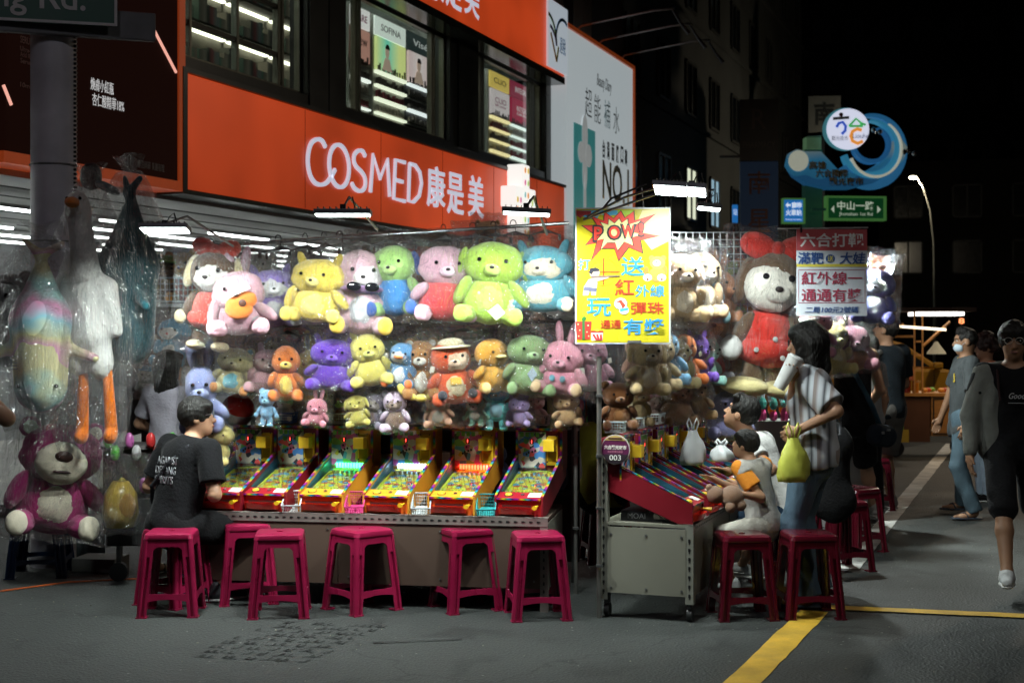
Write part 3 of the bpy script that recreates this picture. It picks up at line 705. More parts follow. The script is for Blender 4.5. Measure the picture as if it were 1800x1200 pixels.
# ---------------- left dark billboard ----------------
sL0 = FA(-40, 150)[0]; sL1 = FA(312, 200, -.3)[0]
lb = fthing("dark_billboard", "dark brown lit billboard with red glow and white product text behind the pole", "billboard", sL0)
w = sL1 - sL0; zL0 = 3.10; zL1 = 6.4
MB().box(0, w, -.3, 0, zL0, zL1).build("board", mat("billboard_dark", (.012, .005, .004), .75, var=.2, vs=.6, em=(.02, .006, .004), es=.3, spec=.1), lb)
f_ = MB(); f_.box(-.05, w + .08, -.32, 0.02, zL0 - .10, zL0 - .002); f_.box(w + .002, w + .11, -.32, .02, zL0 - .002, zL1); f_.build("edge_frame", mat("frame_or2", (.55, .09, .02), .4, em=(.5, .07, .015), es=.3), lb)
def lq(px, py): s, z = FA(px, py, -.3); return (s - sL0, z)
NEON = emi((1, .45, .35), .9)
for A, B in (((230, 42), (242, 66)), ((262, 40), (308, 128)), ((4, 150), (18, 185))):
    a, b = lq(*A), lq(*B); MB().ribbon([a, b], .022, -.32, -.303).build("neon_line", NEON, lb)
c_ = lq(179, 152); txt("煥膚小紅瓶", .34 * 1, .115, (c_[0], -.305, c_[1]), WP, lb)
c_ = lq(190, 181); txt("杏仁酸精華18%", .48, .115, (c_[0], -.305, c_[1]), WP, lb)
c_ = lq(265, 292); txt("專注科研 美麗有理", .44, .075, (c_[0], -.305, c_[1]), prt((.3, .3, .3)), lb)
for i, (l, py) in enumerate((("SERUM", 72), ("Ultra-C", 88), ("Acid 18%", 98), ("Serum", 109), ("10mL", 151))):
    c_ = lq(46, py); txt(l, .16, .06 if i == 0 else .04, (c_[0], -.305, c_[1]), prt((.4, .2, .18)), lb)
# ---------------- dark buildings beyond ----------------
CONC = mat("dark_concrete", (.06, .062, .06), .8, var=.35, vs=.6, bump=.3, bs=4)
def far_building(label, loc, rz, w, d, h, nx, nz, lit=(), m=CONC, wz0=4.2, ww=1.1, wh=1.3, group=None, cols=None):
    t = thing("city_building", label, "building", loc, rz, group)
    MB().box(0, w, 0, d, 0, h).build("wall", m, t)
    dark = mat("dark_glass", (.015, .017, .02), .15, var=.2); px_ = w / nx; pz_ = (h - wz0) / nz
    L0 = None
    for i in range(nx):
        for j in range(nz):
            xa = i * px_ + (px_ - ww) / 2; za = wz0 + j * pz_
            c = lit.get((i, j)) if lit else None
            f = MB(); t_ = .07
            f.box(xa, xa + ww, -.06, -.002, za - t_, za); f.box(xa, xa + ww, -.06, -.002, za + wh, za + wh + t_)
            for q in (xa - t_, xa + ww / 2 - t_ / 2, xa + ww): f.box(q, q + t_, -.06, -.003, za - .001, za + wh + .001)
            o = f.build("window", prt((.05, .05, .048)), t)
            MB().box(xa, xa + ww, -.02, -.004, za, za + wh).build("pane", emi(c[0], c[1]) if c else dark, o)
    for j in range(nz): MB().box(-.02, w + .02, -.1, -.0, wz0 + j * pz_ - .35, wz0 + j * pz_ - .25).build("ledge", m, t)
    return t
E1 = sB1 + .6
# gable facing us just behind the white billboard, then the street front running away
far_building("dark concrete building with faint windows running away behind the white billboard", FO + FLX * E1 + FNY * .3, FR, 26, 12, 24, 9, 7,
    {(2, 0): ((.9, .95, .7), .8), (3, 0): ((.3, .6, .8), .5)}, wz0=4.6)
gb = thing("gable_wall", "blank dark gable wall right of the white billboard with a rusty patch", "wall", FO + FLX * (E1 - .2) + FNY * 6, FR - 90)
MB().box(-.2, 6, -.15, -.0, 0, 24).build("wall", CONC, gb)
MB().prism([(1.6, 7.2), (3.2, 7.0), (5.2, 7.6), (5.3, 8.6), (4.2, 9.6), (2.2, 9.5), (1.4, 8.6)], -.17, -.152).build("plaster_patch", mat("patch_tan", (.13, .12, .09), .9, var=.5, vs=2), gb)
# vertical pharmacy sign
ps = thing("pharmacy_sign", "tall unlit vertical pharmacy sign with blue lower part on the dark building", "sign", P(1300, 585, 36) * 1, FR - 90 + 14)
ps.location.z = 0
w = .95
MB().box(0, w, -.2, 0, 5.9, 7.45).build("upper_panel", prt((.12, .11, .09)), ps); MB().box(0, w, -.2, 0, 1.9, 5.88).build("lower_panel", mat("sign_navy", (.02, .045, .08), .5, em=(.01, .02, .04), es=.3), ps)
txt("R", .35, .5, (w / 2, -.21, 6.95), prt((.22, .17, .13)), ps); txt("PHARMACY", .8, .16, (w / 2, -.21, 6.3), prt((.22, .2, .16)), ps)
for i, ch in enumerate("南星藥局"): txt(ch, .55, .58, (w / 2, -.205, 5.35 - i * .95), prt((.28, .1, .05)), ps, bold=.01)
for z in (3.0, 6.0): MB().box(-.5, 0, -.12, -.06, z, z + .06).build("bracket", met((.1, .1, .1)), ps)
p = P(1421, 232, 44); ns = thing("square_sign", "dim square sign with one dark character behind the round market sign", "sign", (p.x, p.y, p.z), -8)
MB().box(0, .98, 0, .2, 0, 1.1).build("board", mat("dim_board", (.14, .14, .13), .6), ns); txt("南", .6, .7, (.49, -.01, .55), prt((.03, .03, .03)), ns, bold=.02); MB().box(.4, .5, .05, .15, -p.z, 0).build("post", met((.06, .06, .06)), ns)
WL = ((.8, .9, .75), .5); 
far_building("far dark office block with a few lit windows across the street", (6, 88, 0), -4, 40, 14, 46, 20, 11, {(2, 3): ((1, .9, .5), .35), (14, 5): ((.7, .9, .85), .12), (18, 5): ((.7, .95, .9), .3), (18, 8): ((1, .85, .5), .5)}, mat("night_wall", (.02, .021, .023), .9, var=.3, vs=.3), ww=.9, wh=1.3)
far_building("lower dark shop block behind the taxi on the right", (16, 62, 0), -14, 22, 9, 9, 9, 2, None, mat("night_wall2", (.02, .018, .017), .9, var=.3, vs=.3))
# ---------------- market gateway sign ----------------
D0 = 40.
def wp(px, py): p = P(px, py, D0); return (p.x - gx, p.z)
gx = P(1432, 585, D0).x
gt = thing("market_gate_sign", "blue wave shaped night market sign with a round white disc on a green pillar", "sign", (gx, D0, 0), 0)
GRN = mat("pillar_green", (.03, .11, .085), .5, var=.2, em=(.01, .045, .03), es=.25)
a = wp(1417, 180); b = wp(1447, 585)
MB().box(a[0], b[0], .1, .6, 0, wp(1430, 262)[1]).build("pillar", GRN, gt)
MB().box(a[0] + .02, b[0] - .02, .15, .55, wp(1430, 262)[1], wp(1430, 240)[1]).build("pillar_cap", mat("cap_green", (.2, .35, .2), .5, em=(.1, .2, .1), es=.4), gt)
lv = MB()
for i in range(7): z = wp(1430, 260 - i * 3.4)[1]; lv.box(a[0] + .04, b[0] - .04, .05, .1, z, z + .02)
lv.build("louvre", met((.4, .42, .35)), gt)
BLU = ramp_mat("wave_blue", [(.03, .2, .38), (.04, .25, .45), (.3, .38, .36), (.05, .25, .4), (.02, .13, .3)], 'Z', .42, swirl=.5, es=.3)
hull = [(1381, 290), (1386, 270), (1398, 264), (1412, 268), (1440, 268), (1470, 300), (1510, 308), (1540, 290), (1560, 262), (1574, 235), (1592, 262), (1584, 285), (1560, 308), (1530, 324), (1490, 333), (1450, 333), (1415, 325), (1393, 310)]
MB().prism([wp(*q) for q in hull][::-1], -.25, .25).build("wave_body", BLU, gt, bevel=.03)
for (cx_, cy_, rx, ry, a0, a1, w0, col, yo) in ((1528, 264, 56, 60, -150, 100, 20, (.02, .12, .26), 0.1), (1526, 262, 46, 48, -165, 90, 11, (.03, .2, .34), .0), (1528, 256, 31, 30, -175, 70, 6, (.015, .1, .25), -.06), (1534, 264, 45, 49, -160, 60, 3, (.5, .5, .4), -.1)):
    pt = [wp(cx_ + rx * math.cos(R(t_)), cy_ - ry * math.sin(R(t_))) for t_ in np.linspace(a0, a1, 30)]
    n = len(pt); ww = [w0 * D0 / FPX * (1 - .85 * abs(i / (n - 1) - .35) / .65) + .02 for i in range(n)]
    MB().ribbon(pt, ww, -.2 + yo - .1, .1 + yo).build("wave_curl", mat("curl%.2f" % col[0], col, .4, var=.3, vs=1.5, em=col, es=.6), gt)
DISC = mat("disc_white", (.8, .8, .85), .4, var=0, em=(.75, .78, .95), es=.8)
cx_, cz_ = wp(1484, 231); rr = 37 * D0 / FPX
MB().prism(arc(cx_ - .06, cz_, rr * 1.05, rr, 0, 360, 40)[:-1], -.42, -.3).build("disc_rim", mat("rim_teal", (.1, .35, .4), .4, em=(.08, .3, .35), es=.4), gt)
MB().prism(arc(cx_, cz_, rr, rr * .97, 0, 360, 40)[:-1], -.44, -.421).build("disc_face", DISC, gt)
y0, y1 = -.455, -.442
def stroke(pts, w, c): MB().ribbon([wp(*q) for q in pts], w * D0 / FPX, y0, y1).build("logo_stroke", mat("logo_%.2f_%.2f_%.2f" % c, c, .5, var=0, em=c, es=.8), gt)  # strokes given their own glow so the colours show on the lit disc
stroke([(1458, 213), (1486, 211)], 5, (.02, .02, .02)); MB().prism(arc(*wp(1472, 206), .06, .06, 0, 360, 12)[:-1], y0, y1).build("logo_dot", prt((.6, .05, .04)), gt)
stroke([(1464, 228), (1468, 221), (1475, 219), (1480, 226), (1479, 234), (1473, 240)], 5, (.04, .1, .5))
stroke([(1486, 226), (1498, 213), (1507, 221), (1515, 224)], 4, (.05, .35, .1)); stroke([(1486, 226), (1510, 226)], 4, (.05, .35, .1)); stroke([(1505, 219), (1508, 227)], 3, (.05, .35, .1))
stroke([(1508, 233), (1500, 231), (1492, 235), (1489, 243), (1492, 252), (1501, 256), (1510, 252)], 6, (.8, .3, .05))
c_ = wp(1470, 247); txt("觀光夜市", .46, .13, (c_[0], -.446, c_[1]), prt((.03, .03, .06)), gt); c_ = wp(1506, 243); txt("Liouhe", .44, .13, (c_[0], -.458, c_[1]), prt((.03, .04, .2)), gt)
BR = met((.5, .4, .2), .3)
for s_, px, py, wd in (("高雄", 1433, 292, 30), ("六合國際", 1458, 306, 56), ("觀光夜市", 1483, 320, 60)):
    c_ = wp(px, py); txt(s_, wd * D0 / FPX, .21, (c_[0], -.27, c_[1]), BR, gt, bold=.015, ext=.02); txt(s_, wd * D0 / FPX, .21, (c_[0] + .03, -.252, c_[1] - .03), DKP, gt, bold=.015)
MB().prism(arc(*wp(1400, 285), .28, .29, 0, 360, 24)[:-1], -.3, -.255).build("pale_lamp", mat("pale_glow", (.6, .62, .55), .5, em=(.5, .52, .42), es=.5), gt)
for px, py in ((1530, 232), (1541, 235), (1583, 270), (1590, 268), (1602, 273)): c_ = wp(px, py); MB().ell((c_[0], -.35, c_[1]), (.08, .08, .08), 10, 6).build("glass_globe", met((.5, .5, .5), .1), gt, smooth=True)
def board(label, x0, y0_, x1, y1_, D, body, tilt=0, name="street_sign"):
    p = P(x0, y1_, D); t = thing(name, label, "street sign", (p.x, p.y, p.z), tilt); return t, (x1 - x0) * D / FPX, (y1_ - y0_) * D / FPX
t, w, h = board("green road name sign with white arrows beside the green pillar", 1453, 344, 1562, 387, 39.5, 0, 6)
MB().box(0, w, 0, .25, 0, h).build("case", mat("sign_case", (.15, .35, .12), .4, em=(.08, .25, .06), es=.35), t); MB().box(.05, w - .1, -.02, -.002, .06, h - .06).build("face", mat("sign_dkgreen", (.01, .1, .03), .4, em=(.006, .07, .02), es=.35), t)
WS = mat("letters_lit", (.6, .65, .55), .4, var=0, em=(.6, .7, .55), es=.5)
txt("中山一路", w * .62, h * .36, (w * .48, -.03, h * .6), WS, t, bold=.02); txt("Jhonshan 1st Rd", w * .56, h * .17, (w * .48, -.03, h * .24), WS, t)
MB().prism([(w * .07, h * .45), (w * .12, h * .3), (w * .12, h * .6)], -.03, -.021).build("arrow", WS, t); MB().prism([(w * .9, h * .45), (w * .84, h * .6), (w * .84, h * .3)], -.03, -.021).build("arrow", WS, t)
MB().box(-.4, 0, .05, .15, h * .4, h * .5).build("bracket", GRN, t)
t, w, h = board("blue train station direction sign left of the green pillar", 1377, 350, 1413, 391, 39.5, 0, 6)
MB().box(0, w + .06, 0, .2, -.03, h + .03).build("case", mat("sign_case", (.1, .2, .1), .4), t); MB().box(.02, w - .02, -.02, -.002, .02, h - .02).build("face", mat("sign_blue", (.02, .2, .6), .4, em=(.02, .2, .6), es=.55), t)
WS2 = mat("letters_blue", (.8, .85, .9), .4, var=0, em=(.8, .9, 1), es=.7)
txt("高雄", w * .5, h * .27, (w * .66, -.03, h * .74), WS2, t, bold=.03); txt("火車站", w * .8, h * .27, (w * .5, -.03, h * .42), WS2, t, bold=.03); txt("Kaohsiung Train Station", w * .8, h * .09, (w * .5, -.03, h * .12), WS2, t)
MB().prism([(w * .1, h * .74), (w * .22, h * .62), (w * .22, h * .86)], -.03, -.021).box(w * .2, w * .36, -.03, -.021, h * .7, h * .78).build("arrow", WS2, t)
t, w, h = board("small blue lit sign fixed to the dark building near the market lamps", 1288, 360, 1297, 392, 39, 0, 0); MB().box(0, w, 0, .1, 0, h).build("panel", mat("sign_blue", (0, 0, 0)), t); txt("站", w * .8, h * .35, (w / 2, -.01, h * .6), WS2, t)
# far street lamp
p = P(1642, 585, 42); sl = thing("street_lamp", "lit street lamp on a tall curved pole beyond the market sign", "street lamp", (p.x, 42, 0), 0)
hh = P(1605, 312, 42)
MB().tube([(0, 0, 0), (0, 0, 3.4), (-.02, 0, 4.3), (-.12, 0, 5.2), (-.32, 0, 5.85), (hh.x - p.x + .12, 0, hh.z)], [.05, .035, .03, .025, .022, .02], 8).build("pole", met((.45, .45, .4), .5), sl, smooth=True)
MB().ell((hh.x - p.x, 0, hh.z), (.13, .1, .05), 12, 8).build("lamp_head", emi((1, .9, .62), 6), sl, smooth=True)
ld = bpy.data.lights.new("street_lamp_light", 'POINT'); ld.energy = 250; ld.color = (1, .85, .6); ld.shadow_soft_size = .15; lo = bpy.data.objects.new("light", ld); COL.objects.link(lo); lo.parent = sl; lo.location = (hh.x - p.x, -.1, hh.z - .15)
# pedestrian signal
p = P(1690, 548, 50); ts = thing("crossing_signal", "tiny lit crossing signal with green and red figures on its pole", "signal", (p.x, 50, 0), 0)
MB().box(-.25, .25, 0, .25, p.z - 1.0, p.z + .2).build("case", prt((.01, .01, .01)), ts); MB().tube([(0, .15, 0), (0, .15, p.z)], .06, 8).build("pole", met((.06, .06, .06)), ts)
for i, (s_, c) in enumerate((("人", (.2, 1, .6)), ("8", (1, .3, .1)), ("2", (.2, .9, .8)))): txt(s_, .2, .2, (0, -.01, p.z - i * .32), emi(c, 2.), ts, bold=.02)
# near street pole and green name plate, left
p = P(94, 585, 9.7)
pol = thing("street_pole", "thick grey painted steel pole carrying the green road sign at far left", "pole", (p.x, 9.7, 0), 0)
PG = mat("pole_grey", (.55, .53, .58), .45, var=.2, vs=4, bump=.1, bs=14)
MB().cyl((0, 0, 0), .15, 7, 36).build("shaft", PG, pol, smooth='auto')
b = MB()
for i in range(75): b.cbox((.153, -.02, 1.7 + i * .03), (.024, .024, .016))
b.build("cable_chain", BLACK, pol)
for z in (2.2, 2.72, 1.1): MB().tube([(.155 * math.cos(a_), .155 * math.sin(a_), z) for a_ in np.linspace(0, 6.28, 24)[:-1]], .006, 6, closed=True).build("clamp_band", met((.2, .2, .2)), pol)
MB().box(-.8, .66, -.22, -.155, 3.57, 3.76).build("bracket", mat("bracket_grey", (.15, .15, .16), .5, var=.3), pol, rot=(0, 0, R(19)), bevel=.008)
ppl = thing("road_name_plate", "green road name plate with white letters cut by the top left corner", "street sign", (p.x - .46, 9.3, 3.63), 15); ppl.scale = (1.31, 1.31, 1.31)
MB().box(-.8, .74, -.02, .0, 0, .36).build("plate", mat("plate_green", (.012, .09, .055), .4, var=.1), ppl, bevel=.004); 
MB().box(-.8, .74, -.026, -.0205, 0, .014).box(.726, .74, -.026, -.0205, .015, .36).build("border", mat("plate_white", (.6, .6, .6), .5), ppl)
txt("njhuheng Rd.", .93, .175, (.12, -.022, .115), mat("plate_white", (0, 0, 0)), ppl, bold=.012)
# street lamps out of view; the right two are added to brighten the street
def near_lamp(label, x, y, z, en, col, dx):
    t = thing("roadside_lamp", label, "street lamp", (x, y, 0), 0)
    MB().tube([(0, 0, 0), (0, 0, z - .6), (dx * .2, 0, z - .1), (dx, 0, z)], [.09, .07, .06, .05], 10).build("pole", met((.3, .3, .3)), t, smooth=True)
    MB().cbox((dx * 1.1, 0, z + .02), (.6, .25, .1)).build("lamp_head", prt((.2, .2, .2)), t); MB().cbox((dx * 1.1, 0, z - .035), (.5, .2, .01)).build("lens", emi(col, 6), t)
    l = bpy.data.lights.new("lamp_light", 'AREA'); l.shape = 'RECTANGLE'; l.size = .5; l.size_y = .2; l.energy = en; l.color = col
    o = bpy.data.objects.new("light", l); COL.objects.link(o); o.parent = t; o.location = (dx * 1.1, 0, z - .06)
near_lamp("tall grey roadside lamp near the camera left of the stalls", -3.0, 2.0, 7.0, 55, (.9, .88, 1.), 1.0)
near_lamp("added unseen lamp on a tall grey pole near the camera right of the stalls", 6.2, 4.0, 7.5, 75, (1, .95, .88), -1.0)  # added outside the view as ambient light for the right side
near_lamp("added unseen lamp on a tall grey pole right of the taxi to light it", 10.5, 21.0, 7.5, 260, (1, .85, .65), -1.0)  # added outside the view to light the dark taxi

gr_ = MB(); r6 = random.Random(21)
for i in range(420):
    x, y = r6.uniform(-3.6, 5), r6.uniform(5.2, 14); z = r6.uniform(.002, .006); q = r6.uniform(.003, .009); a_ = r6.uniform(0, 3)
    gr_.add([(x + q * math.cos(a_ + k * 1.57) * (1 if k % 2 else .5), y + q * math.sin(a_ + k * 1.57) * (1 if k % 2 else .5), z if k else z + .004) for k in range(4)] + [(x, y, 0)], [(0, 1, 2, 3), (0, 4, 1), (1, 4, 2), (2, 4, 3), (3, 4, 0)])
tag(gr_.build("grit", mat("grit_pale", (.2, .19, .15), .7, var=.5, vs=3)), "pale grit and bits of litter scattered over the asphalt", "litter", kind='stuff')
# ================= PINBALL STALLS =================
RAIN = ramp_mat("rainbow_trim", [(.4, .01, .06), (.6, .33, .01), (.04, .28, .02), (.01, .2, .4), (.01, .01, .08), (.25, .01, .2)], 'Y', 9, rough=.3, coat=.3)
RAINX = ramp_mat("rainbow_trim_x", [(.4, .01, .06), (.6, .33, .01), (.04, .28, .02), (.01, .2, .4), (.01, .01, .08), (.25, .01, .2)], 'X', 9, rough=.3, coat=.3)
RAINZ = ramp_mat("rainbow_trim_z", [(.4, .01, .06), (.6, .33, .01), (.04, .28, .02), (.01, .2, .4), (.01, .01, .08), (.25, .01, .2)], 'Z', 9, rough=.3, coat=.3)
FIELD = ramp_mat("playfield_print", [(.75, .6, .04), (.7, .62, .1), (.1, .3, .6), (.75, .62, .05), (.6, .08, .05), (.7, .65, .3), (.6, .7, .1), (.75, .3, .05)], noise=30, rough=.3, coat=.3, interp='CONSTANT')
PANELA = ramp_mat("backbox_print_a", [(.62, .64, .62), (.15, .45, .12), (.65, .6, .5), (.08, .25, .6), (.6, .6, .55), (.65, .08, .08), (.04, .04, .05), (.65, .5, .1), (.6, .2, .4)], noise=34, rough=.35, interp='CONSTANT')
PANELB = ramp_mat("backbox_print_b", [(.7, .66, .68), (.7, .58, .06), (.7, .66, .7), (.06, .06, .07), (.6, .12, .35), (.68, .66, .6), (.1, .4, .6), (.2, .5, .1)], noise=30, rough=.35, interp='CONSTANT')
MAROON = mat("cabinet_maroon", (.19, .006, .014), .4, var=.1, bump=.02); OCHRE = mat("cabinet_ochre", (.6, .26, .02), .42, var=.1, bump=.02)
BTNM = mat("button_panel_red", (.3, .01, .02), .35, var=.05); BTNO = mat("button_panel_orange", (.75, .3, .02), .35, var=.05)
TRAY = mat("tray_red", (.75, .035, .015), .3, var=.05); TRAYO = mat("front_orange", (.75, .13, .015), .35, var=.05)
COIN = mat("coin_yellow", (.8, .5, .02), .3, var=.04); NAVY = mat("inner_navy", (.01, .07, .12), .3, var=.05)
CARD = prt((.65, .65, .63)); GRNP = prt((.25, .5, .05)); STEEL = met((.5, .5, .5), .25)
MW, MD = .275, .60
def slope(y): return .135 + (y - .09) * (.275 - .135) / (.48 - .09)
def make_machine(label, body, btn, front, panel, led=None, group=None):
    t = thing("pinball_machine", label, "pinball machine", (0, 0, 0), 0, group)
    w = MW / 2
    prof = [(0, 0), (.10, 0), (MD, .22), (MD, .30), (.49, .34), (.0, .135)]
    for s in (-1, 1): MB().prismx(prof, s * w - .006, s * w + .006).build("side_panel", body, t, bevel=.002)
    MB().box(-w + .007, w - .007, .012, .03, 0, .12).build("front_board", front, t)
    MB().box(-w + .007, w - .007, .03, .1, .01, .02).build("base_board", body, t)
    # rainbow edging along sides
    for s in (-1, 1):
        MB().add([(s * w - .0065, 0, .137), (s * w + .0065, 0, .137), (s * w + .008, .485, .342), (s * w - .008, .485, .342), (s * w - .008, 0, .143), (s * w + .008, 0, .143), (s * w + .008, .485, .348), (s * w - .008, .485, .348)],
                 [(0, 3, 2, 1), (4, 5, 6, 7), (0, 1, 5, 4), (1, 2, 6, 5), (2, 3, 7, 6), (3, 0, 4, 7)]).build("edge_trim", RAIN, t)
        MB().prismx([(.1, .13), (.48, .25), (.48, .33), (.1, .165)], s * (w - .009) - .002, s * (w - .009) + .002).build("inner_wall", NAVY, t)
    MB().box(-w + .008, w - .008, -.004, .012, .116, .128).build("front_trim", RAINX, t)
    # button panel
    a = math.atan2(.14, .39)
    MB().add([(-w + .007, .0, .128), (w - .007, .0, .128), (w - .007, .09, .16), (-w + .007, .09, .16), (-w + .007, .0, .118), (w - .007, .0, .118), (w - .007, .09, .15), (-w + .007, .09, .15)],
             [(0, 1, 2, 3), (4, 7, 6, 5), (0, 4, 5, 1), (1, 5, 6, 2), (2, 6, 7, 3), (3, 7, 4, 0)]).build("button_panel", btn, t)
    RX = Matrix.Rotation(math.atan2(.032, .09), 4, 'X')
    def onp(x, y): return Matrix.Translation((x, y, .128 + y * .356)) @ RX
    b = MB(); M_ = onp(-.07, .045); b.lathe([(.021, 0), (.021, .006), (.017, .012), (.010, .015)], 16, M_); b.build("start_button", COIN, t, smooth='auto')
    MB().lathe([(.026, 0), (.026, .003)], 16, M_).build("button_ring", prt((.02, .02, .02)), t)
    MB().lathe([(.011, 0), (.011, .008), (.006, .01)], 12, onp(.012, .05)).build("lock", STEEL, t)
    MB().box(-.038, .038, -.03, .035, .0, .0025, onp(.085, .048)).build("rule_card", CARD, t)
    # playfield with coloured print, lanes, pins, bumpers, rail
    def fz(y): return slope(y) - .012
    def slab(x0, x1, ya, yb, dz, th=.004): return MB().add([(x0, ya, fz(ya) + dz), (x1, ya, fz(ya) + dz), (x1, yb, fz(yb) + dz), (x0, yb, fz(yb) + dz), (x0, ya, fz(ya) + dz - th), (x1, ya, fz(ya) + dz - th), (x1, yb, fz(yb) + dz - th), (x0, yb, fz(yb) + dz - th)], [(0, 1, 2, 3), (4, 7, 6, 5), (0, 4, 5, 1), (1, 5, 6, 2), (2, 6, 7, 3), (3, 7, 4, 0)])
    pf = slab(-w + .012, w - .012, .092, .48, 0).build("playfield", FIELD, t)
    ln = MB()
    for i in range(11):
        x = -w + .03 + i * .0205; ln.tube([(x, .105, fz(.105) + .006), (x + .006, .165, fz(.165) + .006)], .0045, 5)
    ln.build("lane_divider", GRNP, pf, kind='stuff')
    rl = [(-w + .03, .17), (-w + .025, .36), (-w + .045, .43), (-w + .09, .462), (0.02, .468), (w - .06, .462), (w - .03, .42), (w - .025, .2)]
    MB().tube([(x, y, fz(y) + .008) for x, y in rl], .0045, 6).build("guide_rail", mat("rail_lime", (.6, .7, .05), .3, em=(.5, .6, .05), es=.12), pf, smooth=True)
    pn = MB(); r3 = random.Random(4)
    for j in range(6):
        for i in range(7 - j % 2):
            x = -.085 + i * .028 + (j % 2) * .014; y = .2 + j * .036; pn.tube([(x, y, fz(y)), (x, y, fz(y) + .016)], .0018, 4)
    pn.build("pin", STEEL, pf, kind='stuff')
    bp_ = MB()
    for i in range(7): x = -.09 + i * .03; bp_.box(x, x + .008, .395, .425, fz(.41), fz(.41) + .02)
    bp_.build("top_gate", prt((.5, .25, .08)), pf, kind='stuff')
    for x, y, c in ((-.06, .30, (.3, .55, .7)), (.03, .33, (.6, .6, .6)), (.06, .25, (.1, .3, .7)), (-.02, .24, (.7, .15, .1))):
        MB().lathe([(.015, fz(y)), (.017, fz(y) + .005), (.008, fz(y) + .011)], 12, Matrix.Translation((x, y, 0))).build("bumper", prt(c), pf)
    slab(-w + .01, w - .01, .092, .482, .028, .0015).build("glass", GLASS, t)
    # led bar
    if led is not None:
        lb_ = MB()
        for i in range(11): x = -w + .045 + i * .0185; lb_.box(x, x + .010, .472, .484, fz(.47) + .012, fz(.47) + .038)
        lb_.build("led_bar", led, t)
        ll = bpy.data.lights.new("led", 'AREA'); ll.shape = 'RECTANGLE'; ll.size = .2; ll.size_y = .03; ll.energy = .35; ll.color = led["c"]
        lo_ = bpy.data.objects.new("led_light", ll); COL.objects.link(lo_); lo_.parent = t; lo_.location = (0, .462, fz(.46) + .026); lo_.rotation_euler = (R(68), 0, 0)
    # backbox
    bx = MB().box(-w - .006, w + .006, .492, MD + .03, .275, .47).build("backbox", body, t, bevel=.003)
    MB().box(-w + .01, .042, .482, .4915, .285, .462).build("score_panel", panel, bx)
    h_ = MB()
    for x, z in ((-.062, .36), (-.04, .365), (-.05, .385), (-.075, .352), (-.022, .37)): h_.cyl((x, .478, z), .006, .004, 10, axis='y')
    h_.build("score_hole", BLACK, bx)
    MB().box(-.055, -.032, .479, .4815, .402, .426).build("display_window", BLACK, bx)
    MB().box(-.046, -.042, .4775, .4788, .406, .422).build("display_digit", emi((1, .04, .03), 6), bx)
    for q in range(4): MB().box(-w + .022 + q * .032, -w + .044 + q * .032, .479, .4815, .438, .46).build("ticket_print", prt((.12, .4, .08)), bx)
    cb = MB().box(.05, .118, .472, .4905, .3, .445).build("coin_plate", COIN, bx, bevel=.003)
    MB().box(.044, .112, .405, .4715, .372, .43).build("coin_chute", mat("coin_chute", (.85, .55, .03), .35), bx, bevel=.003)
    MB().box(.057, .11, .4715, .4722, .318, .37).build("return_flap", mat("coin_amber", (.45, .24, .01), .25), bx)
    sc = MB()
    for x in (.056, .112):
        for z in (.317, .444): sc.cyl((x, .468, z), .004, .004, 8, axis='y')
    sc.build("screw", BLACK, bx)
    MB().box(-w - .009, w + .009, .481, .492, .47, .482).build("top_trim", RAINX, bx)
    for s in (-1, 1): MB().box(s * w - .007, s * w + .007, .480, .4915, .276, .4695).build("side_trim", RAINZ, bx)
    # front tray and plunger
    tr = MB(); n = 14; vs = []; fs = []
    for i in range(n + 1):
        a_ = math.pi * i / n; x = -.105 * math.cos(a_) - .015
        d = .062 * math.sin(a_) ** .6 + .002
        vs += [(x, .012 - d, .064), (x, .012 - d * .6, .018), (x, .012, .01), (x, .012 - d + .004, .061), (x, .012 - d * .6 + .004, .022)]
    for i in range(n):
        o_ = i * 5; fs += [(o_, o_ + 1, o_ + 6, o_ + 5), (o_ + 1, o_ + 2, o_ + 7, o_ + 6), (o_ + 3, o_ + 8, o_ + 9, o_ + 4), (o_, o_ + 5, o_ + 8, o_ + 3), (o_ + 4, o_ + 9, o_ + 7, o_ + 2)]
    tr.add(vs, fs).build("ball_tray", TRAY, t, smooth='auto')
    MB().box(-.1, .07, .008, .0118, .064, .078).build("tray_slot", prt((.05, .01, .01)), t)
    p_ = MB(); p_.tube([(.108, .012, .075), (.108, -.025, .073)], .007, 10); p_.tube([(.108, -.02, .073), (.108, -.035, .0725), (.108, -.062, .071)], [.009, .013, .015], 12); p_.build("plunger", COIN, t, smooth='auto')
    for o in list(t.children) + [c for q in t.children for c in q.children]:
        if o.type == 'MESH':
            for v in o.data.vertices: v.co.z = v.co.z * .8 if v.co.z < .275 else .22 + (v.co.z - .275) * 1.22
        else: o.location.z *= .8
    return t
def led_mat(c):
    m = emi(c, 4.5); m["c"] = c; return m
LEDS = {}
S1C = Vector((.2106, 8.1, 0)); S1Z = .533; S1R = -9
u1 = Vector((-math.cos(R(9)), math.sin(R(9)), 0)); v1 = Vector((math.sin(R(9)), math.cos(R(9)), 0))
def s1(s, d, z=0.): return S1C + u1 * s + v1 * d + Vector((0, 0, z))
GM = "pinball machines on the long front stall"; GM2 = "pinball machines on the right hand stall"
mdl = [(2.108, 'm', None, "maroon pinball machine behind the boy in the black shirt, first from left"), (1.835, 'm', None, "maroon pinball machine touching the one behind the boy in black, second from left"),
       (1.489, 'o', (.05, 1, .35), "ochre pinball machine with a green lit lamp bar"), (1.0977, 'o', (.45, .65, 1), "ochre pinball machine with a blue white lit lamp bar"),
       (.712, 'o', (1, .06, .02), "ochre pinball machine with a red lit lamp bar"), (.318, 'm', None, "lone maroon pinball machine at the right end of the long stall")]
proto_m = None
